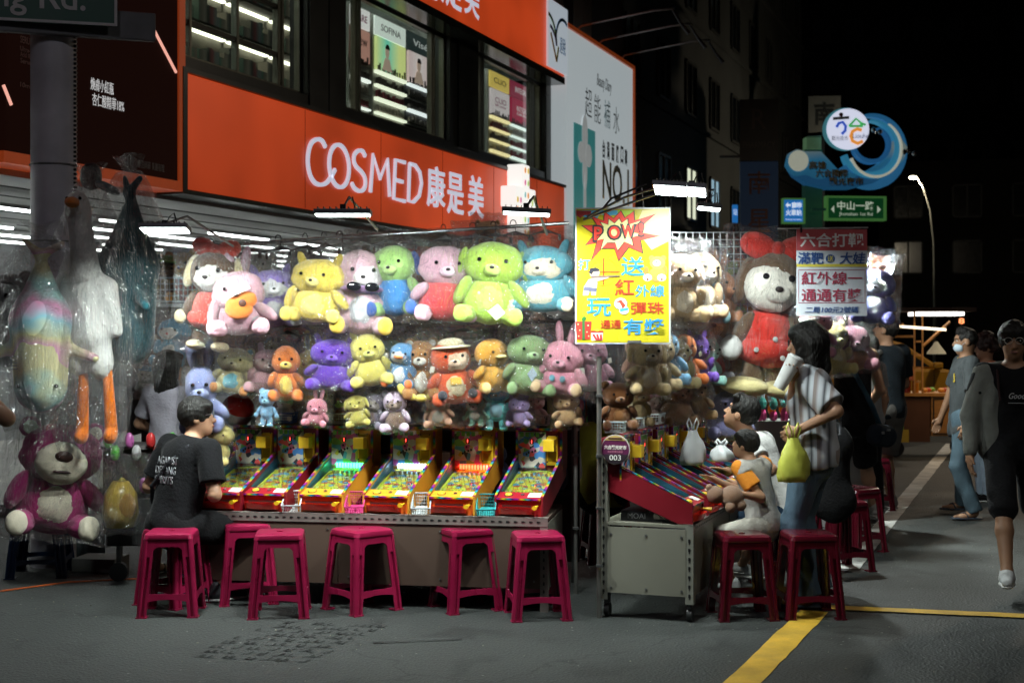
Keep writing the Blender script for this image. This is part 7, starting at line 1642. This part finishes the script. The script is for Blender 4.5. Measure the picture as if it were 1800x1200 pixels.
            MB().tube([fp(.06, -.042, .015), fp(.09, -.02, .062), fp(.12, .0, .05), fp(.09, .02, .062), fp(.06, .042, .015)], .008, 6).build("strap", prt((.03, .03, .04)), so)
    # ---- hair
    nz = strands(.0055 * k)
    def HX(nm, pr): return sdf_obj(nm, pr, hair_m, t, .0075 if H > 1.2 else .007, 0, nz)
    if hair == 'short': HX("hair", [he(0, -.015, .035, .088, .102, .104, .02), cap(hp_(-.05, .06, .1), hp_(.05, .06, .1), .028 * k, None, .03), he(0, .115, -.03, .075, .075, .093, .02, 'sub'), he(0, .03, -.14, .12, .13, .105, .02, 'sub'), he(.095, .03, -.02, .03, .035, .05, .01, 'sub'), he(-.095, .03, -.02, .03, .035, .05, .01, 'sub')])
    elif hair == 'bowl': HX("hair", [he(0, -.012, .035, .094, .108, .108, .02), cap(hp_(-.055, .07, .07), hp_(.055, .07, .07), .03 * k, None, .03), he(0, .125, -.06, .078, .07, .09, .02, 'sub'), he(0, .04, -.155, .13, .14, .11, .02, 'sub')])
    elif hair == 'crop': HX("hair", [he(0, -.012, .03, .080, .098, .098, .015), cap(hp_(-.03, .03, .1), hp_(.03, .03, .1), .034 * k, None, .03), he(0, .112, -.02, .078, .07, .09, .015, 'sub'), he(0, .03, -.135, .12, .13, .11, .015, 'sub'), he(.09, .03, -.03, .03, .04, .06, .01, 'sub'), he(-.09, .03, -.03, .03, .04, .06, .01, 'sub')])
    elif hair == 'bob': HX("hair", [he(0, -.015, .035, .098, .112, .108, .02), cap(hp_(-.07, -.03, .0), hp_(-.085, -.03, -.13), .045 * k, .04 * k, .04), cap(hp_(.07, -.03, .0), hp_(.085, -.03, -.13), .045 * k, .04 * k, .04), cap(hp_(0, -.07, 0), hp_(0, -.085, -.14), .06 * k, .055 * k, .05), cap(hp_(-.055, .07, .07), hp_(.055, .07, .07), .03 * k, None, .03), cap(hp_(.07, .04, .04), hp_(.082, .045, -.1), .025 * k, .018 * k, .02), cap(hp_(-.07, .04, .04), hp_(-.082, .045, -.1), .025 * k, .018 * k, .02), he(0, .115, -.05, .058, .06, .1, .015, 'sub')])
    elif hair == 'long': HX("hair", [he(0, -.015, .035, .094, .108, .106, .02), cap(hp_(0, -.06, 0), hp_(0, -.12, -.45), .085 * k, .06 * k, .05, ((0, 1, 0), 1.5)), cap(hp_(-.06, -.03, 0), hp_(-.09, -.07, -.38), .04 * k, .03 * k, .04), cap(hp_(.06, -.03, 0), hp_(.09, -.07, -.38), .04 * k, .03 * k, .04), cap(hp_(-.05, .07, .075), hp_(.05, .07, .075), .026 * k, None, .03), he(0, .12, -.05, .07, .065, .1, .015, 'sub')])
    elif hair == 'tied': HX("hair", [he(0, -.015, .033, .084, .102, .102, .02), he(0, -.12, -.02, .035, .04, .035, .02), cap(hp_(0, -.13, -.02), hp_(0, -.15, -.2), .026 * k, .012 * k, .02), he(0, .115, -.03, .075, .07, .09, .015, 'sub'), he(0, .03, -.15, .12, .12, .1, .02, 'sub')])
    elif hair == 'curly':
        r_ = random.Random(5); HX("hair", [he(0, -.01, .04, .1, .112, .11, .02)] + [he(.1 * math.cos(a_) * math.cos(b_), -.01 + .11 * math.sin(a_) * math.cos(b_), .04 + .11 * math.sin(b_), .028, .028, .028, .01) for a_, b_ in [(r_.uniform(0, 6.28), r_.uniform(-.6, 1.5)) for _ in range(38)]] + [he(0, .125, -.05, .07, .06, .085, .015, 'sub')])
    # ---- face parts
    EH = Matrix(HM.tolist()).to_euler()
    def FE(nm, x, y, z, rx, ry, rz, m_):
        o = E(t, nm, tuple(hp_(x, y, z)), (rx * k, ry * k, rz * k), m_); o.rotation_euler = EH; return o
    if detail:
        for s in (1, -1):
            FE("eye_white", s * .03, .077, .013, .0135, .008, .0062, mat("eye_white", (.6, .6, .58), .3, var=0)); FE("iris", s * .03, .0835, .013, .0062, .003, .0062, EYE); FE("eyebrow", s * .032, .089, .034, .019, .005, .0042, HAIR)
        FE("lips", 0, .0935, -.0615, .023, .007, .0075, mat("lips_rose", (.3, .1, .08), .4))
        FE("mouth_line", 0, .0985, -.0615, .019, .004, .0018, prt((.06, .02, .02)))
    def glasses(m_=BLACK):
        g = MB()
        for s in (1, -1): g.tube([hp_(s * .033 + .024 * math.cos(a_), .103, .012 + .02 * math.sin(a_)) for a_ in np.linspace(0, 6.28, 17)[:-1]], .0022 * k, 6, closed=True); g.tube([hp_(s * .057, .1, .018), hp_(s * .08, .0, .012)], .002 * k, 5)
        g.tube([hp_(-.01, .105, .016), hp_(.01, .105, .016)], .002 * k, 5); g.build("glasses", m_, t)
    def mask(m_):
        sdf_obj("face_mask", [he(0, .025, -.048, .066, .082, .056, .02), clip(HM @ np.array((0, -1, 0)), float((HM @ np.array((0, -1, 0))) @ hp_(0, .035, 0)))], m_, t, .006)
        for s in (1, -1): MB().tube([hp_(s * .064, .045, -.03), hp_(s * .08, .01, -.0), hp_(s * .08, -.012, .01)], .0018, 5).build("mask_strap", m_, t)
    if extra: extra(dict(t=t, k=k, U=U, J=J, LJ=LJ, hp=hp_, glasses=glasses, mask=mask, L=L_, FE=FE, HM=HM))
    return t
def gxy(px, D): return ((px - CX) * D / FPX, D)
BLK = fab((.006, .006, .007)); BLK2 = fab((.01, .01, .011)); DENIM = mat("denim_blue", (.09, .15, .21), .85, var=.3, vs=5, bump=.5, bs=60, stretch=(1, 1, .5)); 
# A: seated boy in black, back print
def exA(c):
    c['glasses'](met((.3, .3, .3))); t, U = c['t'], c['U']
    for i, (s_, z, w) in enumerate((("AGAINST", .37, .22), ("DERANG", .31, .22), ("SPIRITS", .25, .2))):
        p = U(-.0, -.138, z); txt(s_, w * c['k'] * 1.0, .045, tuple(p), prt((.45, .45, .48)), t, rot=(90 + 5, 0, 0), shear=.3)
    pts = [U(.13, .02, .52), U(.12, -.09, .47), U(.03, -.142, .35), U(-.1, -.14, .2), U(-.17, -.06, .1)]
    MB().tube(pts, .016, 6, sy=.35).build("sling_strap", fab((.03, .03, .035)), t)
px_, D_ = 318, 8.05
person("boy in a black printed T-shirt and glasses, seated with his back turned at the machines", (-1.975, 8.30), 42, 1.6, look=(38, -6), lean=14, hip=.47, top_m=BLK, sleeve=.75, loose=1.6, bottom='1.02', bot_m=BLK2, hair='bowl', shoes='sneaker', shoe_m=prt((.03, .03, .035)),
    legs={1: ('ik', tuple(gp(385, 1056)), (.2, 1, .8)), -1: ('ik', (-1.75, 8.75, .08), (-.3, 1, .8))}, arms={1: ('ik', tuple(s1(2.0, -.04, S1Z + .1)), (.6, -.3, -.6)), -1: ('ik', tuple(s1(2.2, -.02, S1Z + .1)), (-.6, -.3, -.6))}, extra=exA, build=1.12)
# B: long haired woman
person("girl with long straight black hair standing beyond the seated boy", gxy(296, 9.3), 25, 1.47, look=(10, -8), top_m=fab((.42, .4, .46)), sleeve=.7, bottom='.8', bot_m=BLK, hair='long', shoes='sandal', female=True, detail=False,
    arms={1: ('ik', (-1.95, 9.55, .95), (.6, -.3, -.6)), -1: ('ik', (-2.35, 9.6, .9), (-.6, -.3, -.6))})
# C: passer-by cut by the left edge
def exC(c):
    t = c['t']; U = c['U']; sdf_obj("sling_bag", [cap(U(.2, .02, .12), U(.24, .06, -.08), .1, .09, .04, ((1, 0, 0), 1.5))], prt((.02, .022, .025)), t, .01); MB().tube([U(.2, 0, .2), U(.1, .1, .4), U(-.05, .06, .5)], .014, 6, sy=.4).build("strap", prt((.03, .03, .03)), t)
person("passer-by cut off by the left edge with a bent bare arm and black sling bag", gxy(-135, 6.6), 20, 1.66, top_m=fab((.2, .2, .22)), sleeve=.5, bottom='long', bot_m=fab((.3, .3, .3)), detail=False, hair='short', arms={1: ('ik', tuple(P(-25, 690, 6.8)), (.9, -.5, -.5))}, extra=exC)
# D: attendant in yellow vest
def exD(c):
    t = c['t']; U = c['U']; MB().tube([U(.1, -.1, .47), U(.07, -.155, .3), U(.04, -.16, .1), U(.02, -.15, -.02)], .016, 6, sy=.4).build("bag_strap", BLACK, t); MB().cbox(U(.06, -.165, .2), (.04, .01, .03)).build("buckle", met((.4, .4, .4)), t)
person("attendant with a dark bob and yellow vest sitting with her back turned between the stalls", gxy(1058, 9.55), 12, 1.55, hip=.5, look=(10, -15), lean=6, top_m=fab((.3, .26, .03)), sleeve=.0, bottom='long', bot_m=BLK, hair='bob', female=True, detail=False, legs={1: ('ik', (gxy(1075, 10.1)[0], 10.1, .08), (0, 1, .8)), -1: ('ik', (gxy(1045, 10.1)[0], 10.1, .08), (0, 1, .8))}, arms={1: ('ik', (gxy(1090, 9.85)[0], 9.85, .9), (.6, -.3, -.6)), -1: ('ik', (gxy(1030, 9.85)[0], 9.85, .85), (-.6, -.3, -.6))}, extra=exD)
# E: child on stool
ORG = fab((.7, .25, .03)); GRW = fab((.42, .4, .37))
def exE(c):
    t, k = c['t'], c['k']
    for s in (1, -1):
        a, e, w = c['J'][s]; d = unit(e - a); sdf_obj("orange_sleeve", [cap(a - d * .01, a + (e - a) * .7, .072 * k, .082 * k, .02, cut=(d, a + (e - a) * .62))], ORG, t, .008)
    r_ = [tuple(c['U'](.075 * math.cos(a_), .01 + .06 * math.sin(a_), .502)) for a_ in np.linspace(0, 6.28, 20)[:-1]]; MB().tube(r_, .006, 6, closed=True).build("blue_collar", fab((.05, .15, .4)), t)
    _, e, w = c['J'][-1]; MB().tube([e + (w - e) * .8, e + (w - e) * .93], .026 * k, 12).build("wristband", prt((.6, .6, .62)), t)
ch_hand = P(1300, 868, 7.98)
person("child in a grey shirt with orange sleeves sitting on a dark red stool", gxy(1343, 8.18), -52, 1.16, hip=.49, look=(-12, -14), lean=14, top_m=GRW, sleeve=.15, loose=1.3, bottom='.92', bot_m=fab((.4, .38, .33)), hair='bowl', shoes='sneaker', build=1.08, h=.007,
    legs={1: ('ik', (gxy(1300, 8.7)[0], 8.75, .12), (-.1, 1, .7)), -1: ('ik', (gxy(1290, 8.25)[0], 8.3, .12), (-.2, 1, .6))}, arms={-1: ('ik', tuple(ch_hand), (-.3, -.5, -.8)), 1: ('ik', tuple(P(1262, 845, 8.3)), (.4, -.3, -.8))}, extra=exE)
tb = thing("held_bear", "small curly tan toy bear held under the child's hand on the machine", "teddy bear", P(1272, 880, 7.93), 0)
for nm, c, r in (("head", (-.045, 0, .035), .05), ("body", (.045, .0, .02), .066), ("ear", (-.08, 0, .075), .02), ("arm", (.03, -.05, -.03), .03), ("leg", (.09, -.03, -.02), .032)): E(tb, nm, c, r, mat("curly_tan", (.4, .2, .1), .95, var=.3, vs=30, bump=1., bs=90, sheen=.4))
# F: youth in white tee
person("youth in a white T-shirt hunched on a stool between the child and the standing woman", gxy(1372, 8.95), -62, 1.66, hip=.46, look=(-2, -26), lean=22, top_m=fab((.6, .6, .58)), sleeve=.6, loose=1.3, bottom='.95', bot_m=fab((.02, .04, .07)), hair='short', legs={1: ('ik', (gxy(1330, 9.3)[0], 9.35, .1), (-.1, 1, .7)), -1: ('ik', (gxy(1335, 9.0)[0], 9.0, .1), (-.1, 1, .7))}, arms={1: ('ik', tuple(P(1290, 830, 9.2)), (.4, -.3, -.8)), -1: ('ik', tuple(P(1300, 850, 8.8)), (-.4, -.3, -.8))})
# G: woman in striped top
STRIPE = ramp_mat("striped_cloth", [(.55, .58, .62), (.55, .58, .62), (.05, .05, .06), (.5, .52, .56), (.56, .58, .62), (.3, .25, .24)], 'Y', 11., rough=.85, swirl=1.2)
cup = P(1384, 655, 8.0); yb = P(1400, 765, 8.0)
def exG(c):
    t, k = c['t'], c['k']; c['glasses'](BLACK)
    a, e, w = c['J'][-1]
    p = np.array(e) ; MB().tube([p, p + np.array((0.01, -.02, -.06)), p + np.array((.0, -.02, -.13))], .006, 6, sy=.4).build("sleeve_ribbon", STRIPE, t)
person("woman with a dark bob, striped off-shoulder blouse and wide jeans drinking from a cup", gxy(1432, 8.22), -68, 1.645, look=(-8, 3), lean=3, top_m=STRIPE, sleeve=.85, loose=2.4, hem=.02, bottom='long', bot_m=DENIM, hair='bob', female=True, shoes='flip', neck_open=.085,
    arms={-1: ('ik', tuple(yb + Vector((.02, .02, .03))), (-.25, -1, -.1)), 1: ('ik', tuple(cup + Vector((.05, .08, -.05))), (.5, .3, -1)), '-1': dict(grip=.8)}, legs={1: ('ik', (gxy(1442, 8.32)[0], 8.35, .08), (0, 1, 0)), -1: ('ik', (gxy(1420, 8.15)[0], 8.15, .08), (0, 1, 0))}, extra=exG, build=1.02)
cp = thing("paper_cup", "tall white paper cup raised to the face of the woman in stripes", "cup", cup + Vector((0, 0, 0)), 0); cp.rotation_euler = (R(8), R(28), 0)
MB().lathe([(.032, -.1), (.034, -.098), (.047, .09), (.049, .092), (.049, .1), (.044, .1), (.042, .085)], 28).build("cup", mat("cup_white", (.7, .7, .68), .4), cp, smooth='auto'); MB().lathe([(.046, .1), (.04, .108), (.01, .108)], 24).build("lid", pla((.7, .7, .7)), cp, smooth='auto')
carrier("translucent yellow carrier bag hanging from the hand on the striped woman's hip", P(1394, 846, 7.98), .17, .3, YPB, 15)
# H: man in black vest with crossbody bag
def exH(c):
    t, U = c['t'], c['U']; c['mask'](BLACK)
    MB().tube([U(-.14, .03, .5), U(-.15, -.06, .48), U(-.08, -.15, .3), U(.06, -.16, .08), U(.2, -.1, -.1)], .022, 6, sy=.3).build("bag_strap", fab((.04, .09, .13)), t)
    b_ = sdf_obj("crossbody_bag", [cap(U(.1, -.16, -.14), U(.26, -.1, -.16), .09, .09, .03, ((.2, 1, 0), 1.9))], fab((.015, .02, .03)), t, .01); MB().cbox(U(.16, -.23, -.1), (.03, .01, .015)).cbox(U(.1, -.235, -.12), (.02, .01, .02)).build("buckle", met((.5, .5, .5)), b_)
person("tall man in a black sleeveless vest with a navy crossbody bag and black mask", gxy(1498, 11.3), -28, 1.74, look=(-38, -8), top_m=BLK, sleeve=.0, bottom='.98', bot_m=BLK2, hair='crop', shoes='sneaker', shoe_m=fab((.5, .5, .48)), neck_open=.06, build=1.05, extra=exH,
    arms={1: ((.3, -.05, -1), (-.1, .7, -.7)), -1: ((-.35, .3, -1), (.3, .9, -.1))}, legs={1: ('ik', tuple(gp(1537, 922)), (0, 1, 0)), -1: ('ik', tuple(gp(1490, 905)), (0, 1, 0))})
# I: ponytailed woman, mostly hidden
def exI(c): c['mask'](prt((.35, .38, .4)))
person("woman with tied black hair and pale mask between the two men in black", gxy(1524, 12.0), -35, 1.58, look=(-25, -12), top_m=fab((.3, .3, .3)), sleeve=.6, bottom='long', bot_m=BLK, hair='tied', female=True, extra=exI)
# J: man in black tee, grey shorts
def exJ(c): c['FE']("ear_stud", -.085, 0, -.02, .004, .004, .004, met((.6, .6, .6)))
person("man in a black T-shirt and grey shorts standing behind the man in the vest", gxy(1560, 12.6), -38, 1.74, look=(-20, -14), top_m=fab((.015, .02, .025)), sleeve=.75, loose=1.5, bottom='.95', bot_m=fab((.13, .12, .11)), hair='crop', shoes='sneaker', shoe_m=fab((.25, .25, .24)), build=1.1, extra=exJ,
    arms={1: ((.25, .1, -1), (-.5, 1, .0)), -1: ((-.3, .2, -1), (.3, 1, 0))}, legs={1: ('ik', tuple(gp(1566, 893)), (0, 1, 0)), -1: ('ik', tuple(gp(1540, 885)), (0, 1, 0))})
# K: man in grey polo, mask, profile to the left
def exK(c):
    t, U = c['t'], c['U']; c['mask'](fab((.45, .55, .62)))
    r_ = [tuple(U(.078 * math.cos(a_), .005 + .068 * math.sin(a_), .5 + .012 * math.cos(a_))) for a_ in np.linspace(0, 6.28, 22)[:-1]]; MB().tube(r_, .014, 6, closed=True).build("collar", fab((.03, .03, .035)), t); MB().tube([(x * 1.0, y * 1.0, z + .014) for x, y, z in r_], .004, 5, closed=True).build("collar_stripe", fab((.55, .4, .03)), t)
    m_ = MB(); p = Vector(U(-.09, .117, .34))
    for dx, dz, r in ((0, 0, .013), (.01, .02, .011), (-.006, -.022, .012), (.012, -.03, .007), (-.01, .018, .007), (0, .035, .007)): m_.ell((p.x + dx, p.y, p.z + dz), (r, .006, r), 8, 5)
    m_.build("yellow_crest", prt((.7, .5, .04)), t)
person("masked man in a dark grey polo shirt, jeans and flip-flops standing side on", gxy(1695, 12.15), -84, 1.635, look=(0, 2), lean=-2, top_m=fab((.055, .062, .065)), sleeve=.8, loose=1.5, hem=-.09, bottom='long', bot_m=mat("denim_dark", (.05, .085, .11), .85, var=.3, vs=5, bump=.4, bs=60), hair='crop', skin=SKIND, shoes='flip', build=1.1, extra=exK,
    arms={-1: ((-.18, -.05, -1), (.05, .25, -1)), 1: ((.2, .3, -1), (0, .4, -1))}, legs={1: ('ik', (gxy(1693, 12.5)[0], 12.5, .08), (0, 1, 0)), -1: ('ik', (gxy(1713, 12.0)[0], 12.0, .08), (0, 1, 0))})
# L: curly haired woman behind
person("curly haired passer-by in orange and pale trousers half hidden behind the man in the polo", gxy(1735, 13.4), -90, 1.56, top_m=fab((.5, .12, .04)), sleeve=.6, bottom='long', bot_m=fab((.25, .32, .4)), hair='curly', hair_m=mat("hair_brown", (.035, .015, .012), .5, var=.4, bump=.8, bs=20), shoes='sneaker', shoe_m=BLK, female=True, detail=False)
# M: young man at the right edge
JK = fab((.15, .155, .14))
def exM(c):
    t, U, k = c['t'], c['U'], c['k']; c['glasses'](met((.35, .33, .3)))
    for s in (1, -1):
        a, e, w = c['J'][s]
        pr = [cap(U(s * .13, -.01, .42), U(s * .125, -.01, .0), .095 * k, .1 * k, .04, ((0, 1, 0), 1.0)), cap(U(s * .1, -.06, .42), U(s * .09, -.07, .02), .1 * k, .1 * k, .04, ((0, 1, 0), 1.3)), cap(a, e, .068 * k, .062 * k, .03), cap(e, w - (w - e) * .08, .06 * k, .045 * k, .02), cap(U(s * .06, -.04, .49), U(s * .16, -.0, .47), .05 * k, None, .03)]
        
        o = sdf_obj("jacket", pr, JK, t, .008, 1, folds(3 + s, .006))
    MB().tube([U(.1, .12, .3), U(.11, .08, .48), U(.1, -.1, .5)], .018, 6, sy=.4).build("backpack_strap", fab((.03, .015, .015)), t)
    p = U(.0, .155, .33); txt("Good", .1, .035, tuple(p), prt((.5, .5, .5)), t, rot=(90, 0, 180), shear=.4); p = U(.0, .155, .285); MB().cbox(p, (.11, .002, .003)).build("print_line", prt((.4, .4, .4)), t)
person("young man in glasses, grey jacket and black shorts walking at the right edge", gxy(1781, 8.8), 190, 1.655, look=(8, 2), top_m=BLK, sleeve=.5, bottom='1.05', bot_m=BLK2, hair='bowl', shoes='sneaker', shoe_m=fab((.45, .46, .46)), skin=SKIND, extra=exM, neck_open=.06,
    arms={1: ((.28, .05, -1), (.05, .25, -1)), -1: ((-.3, -.1, -1), (-.1, .2, -1))}, legs={1: ('ik', (gxy(1772, 8.35)[0], 8.35, .08), (0, 1, 0)), -1: ('ik', (gxy(1830, 9.1)[0], 9.15, .16), (0, 1, 0))})
# dark tote between the woman and the man in the vest
sp = P(1462, 905, 8.9); tt = thing("tote_bag", "large black printed tote bag hanging behind the striped woman", "bag", (sp.x, sp.y, sp.z), -60)
sdf_obj("bag_body", [cap((-.1, 0, .1), (.1, 0, .1), .1, None, .05, ((0, 1, 0), 1.6)), cap((-.1, 0, .45), (.1, 0, .45), .08, None, .05, ((0, 1, 0), 1.8)), cap((0, 0, .1), (0, 0, .45), .15, .14, .05, ((0, 1, 0), 1.9))], BLK2, tt, .011, 1, folds(9, .008)); txt("CHANGE", .26, .06, (-.02, -.09, .3), prt((.1, .1, .07)), tt, rot=(90, 90, 0))
MB().tube([(-.1, 0, .5), (-.08, 0, .75), (.08, 0, .75), (.1, 0, .5)], .012, 6, sy=.5).build("strap", BLK2, tt)
# ---------------- food cart ----------------
CD = 18.; c0 = P(1560, 585, CD)
fc = thing("food_cart", "lit street food cart with orange timber frame beyond the people", "food cart", (c0.x, CD, 0), -4)
WOOD = mat("cart_wood", (.5, .24, .07), .45, var=.25, vs=4, stretch=(1, 1, 6)); WDK = prt((.04, .025, .015))
cw = 1.22
MB().box(0, cw - .12, 0, .7, .78, .82).build("counter", WOOD, fc)
MB().box(.55, cw - .1, .02, .65, .28, .775).build("cabinet", WOOD, fc); MB().box(0, .54, .04, .65, .2, .775).build("side_cabinet", mat("cart_brown", (.12, .05, .025), .5), fc)
f_ = MB(); 
for a, b_, c_, d in ((.57, cw - .12, .745, .76), (.57, cw - .12, .30, .315), (.57, .585, .315, .745), (cw - .135, cw - .12, .315, .745)): f_.box(a, b_, .008, .018, c_, d)
f_.build("panel_border", WDK, fc)
MB().box(cw - .098, cw + .2, .05, .6, .3, .76).build("side_box", prt((.06, .06, .06)), fc)
for x, y in ((.12, .1), (cw - .2, .1), (.12, .55), (cw - .2, .55)): MB().cyl((x, y, .11), .11, .05, 18, axis='y').build("wheel", BLACK, fc); 
for x in (.33, .43): MB().box(x, x + .018, 0, .03, .82, 1.85).build("post", WOOD, fc)
for z in (.95, 1.12, 1.29, 1.46, 1.63): MB().box(.36, .42, 0, .03, z, z + .025).build("rung", WOOD, fc)
MB().box(-.1, .33, 0, .03, 1.52, 1.55).build("beam", WOOD, fc); MB().tube([(.45, .015, 1.42), (.78, .015, 1.72)], .02, 4).build("brace", WOOD, fc); MB().tube([(-.1, .015, 1.38), (.2, .015, 1.7)], .015, 4).build("brace", WOOD, fc)
MB().box(-.15, 1.08, -.1, .8, 1.85, 1.9).build("roof", mat("cart_roof", (.1, .06, .04), .5), fc)
for i in range(5):
    MB().box(.38 + i * .12, .47 + i * .12, -.02, .6, 1.80, 1.845).build("roof_lamp", emi((1, .98, .9), 3.5), fc)
MB().tube([(-.1, -.03, 1.68), (.72, -.03, 1.62)], .016, 8).build("front_tube", emi((1, .8, .55), 2.5), fc)
lw_ = bpy.data.lights.new("cart_light", 'AREA'); lw_.size = .7; lw_.energy = 6; lw_.color = (1, .72, .42); lo_ = bpy.data.objects.new("light", lw_); COL.objects.link(lo_); lo_.parent = fc; lo_.location = (.85, -.6, 1.6)
for i in range(9):
    E(fc, "food_item", (.5 + i * .07, .2 + .1 * (i % 3), .85), (.045, .04, .03), pla(((.6, .25, .03), (.5, .08, .03), (.2, .4, .05))[i % 3], .4))
jr = [MB().cyl((.18 + i * .1, .15, .82), .04, .16, 14) for i in range(3)]
for i, j_ in enumerate(jr): j_.build("sauce_jar", pla(((.5, .05, .02), (.3, .04, .02), (.5, .2, .03))[i], .15), fc)
MB().lathe([(.05, .98), (.03, 1.1), (.005, 1.16)], 12, Matrix.Translation((.32, .1, 0))).build("orange_bag", pla((.6, .15, .03), .3), fc)
MB().box(.12, .2, -.02, -.0, .35, .6).build("green_bag", pla((.2, .45, .05), .4), fc); MB().box(.1, .26, -.03, -.021, .2, .36).build("yellow_bag", pla((.5, .35, .04), .4), fc)
p = P(1646, 622, 19.5); lp = thing("lamp_bell", "small pale bell shaped lamp hanging beside the cart roof", "lamp", p); MB().lathe([(.13, 0), (.12, .03), (.05, .12), (.02, .17)], 18).build("shade", mat("lamp_cream", (.6, .55, .4), .4, em=(.5, .42, .25), es=.25), lp, smooth='auto'); MB().tube([(0, 0, .17), (0, 0, .55)], .006, 6).build("cord", BLACK, lp)
# ---------------- taxi ----------------
TD_ = 25.; tx0 = P(1758, 585, TD_)
tx = thing("parked_taxi", "dark yellow taxi parked across the street behind the food cart", "car", (tx0.x, TD_, 0), 172)
TY = mat("taxi_yellow", (.4, .19, .012), .3, var=.06, coat=.6)
# side profile, x forward = +x local (front at x=0 going to +4.4 rear after the turn)
prof = [(.0, .35), (.02, .62), (.12, .78), (.95, .93), (1.05, .96), (1.75, 1.40), (2.0, 1.47), (3.0, 1.48), (3.4, 1.40), (3.95, 1.02), (4.35, .95), (4.4, .7), (4.38, .35)]
arch_f = [(.45 + 0, .35)]
MB().prism([(x, z) for x, z in [(0.0, .3), (4.38, .3), (4.4, .7), (4.35, .93), (3.95, 1.0), (1.05, .96), (.95, .93), (.12, .78), (.02, .62)]], -.85, .85).build("body", TY, tx, bevel=.05)
MB().prism([(1.08, .962), (3.93, 1.002), (3.4, 1.40), (3.0, 1.48), (2.0, 1.47), (1.75, 1.40)], -.72, .72).build("cabin", TY, tx, bevel=.04)
GL = mat("car_glass", (.02, .025, .03), .08, var=.1)
for y in (-.726, .722):
    MB().prism([(1.3, 1.0), (2.35, 1.02), (2.35, 1.4), (1.85, 1.38)], y, y + .004).build("window", GL, tx); MB().prism([(2.42, 1.02), (3.3, 1.02), (3.1, 1.4), (2.42, 1.4)], y, y + .004).build("window", GL, tx)
for x in (.82, 3.5):
    for y in (-.88, .68):
        w_ = MB().cyl((x, y, .32), .32, .2, 24, axis='y').build("wheel", BLACK, tx, bevel=.02); MB().cyl((x, y - .01, .32), .2, .22, 16, axis='y').build("rim", met((.4, .4, .42), .3), w_)
for s in (-1, 1): MB().cbox((.03, s * .6, .66), (.12, .3, .14)).build("headlight", mat("headlight", (.5, .5, .5), .1), tx, bevel=.02); MB().cbox((4.38, s * .62, .8), (.08, .25, .2)).build("tail_light", mat("tail_red", (.3, .01, .01), .2), tx); MB().cbox((1.2, s * .93, 1.02), (.16, .14, .12)).build("wing_mirror", TY, tx, bevel=.03)
for y in (-.856, .852):
    for x in (1.25, 2.38, 3.35): MB().box(x, x + .008, y, y + .004, .38, .98).build("door_seam", BLACK, tx)
    for x in (2.1, 3.1): MB().box(x, x + .16, y - .012, y + .012, .86, .885).build("door_handle", met((.3, .3, .3)), tx)
MB().cbox((2.5, 0, 1.53), (.3, .2, .1)).build("roof_light", prt((.4, .35, .2)), tx, bevel=.02)
fit_texts()
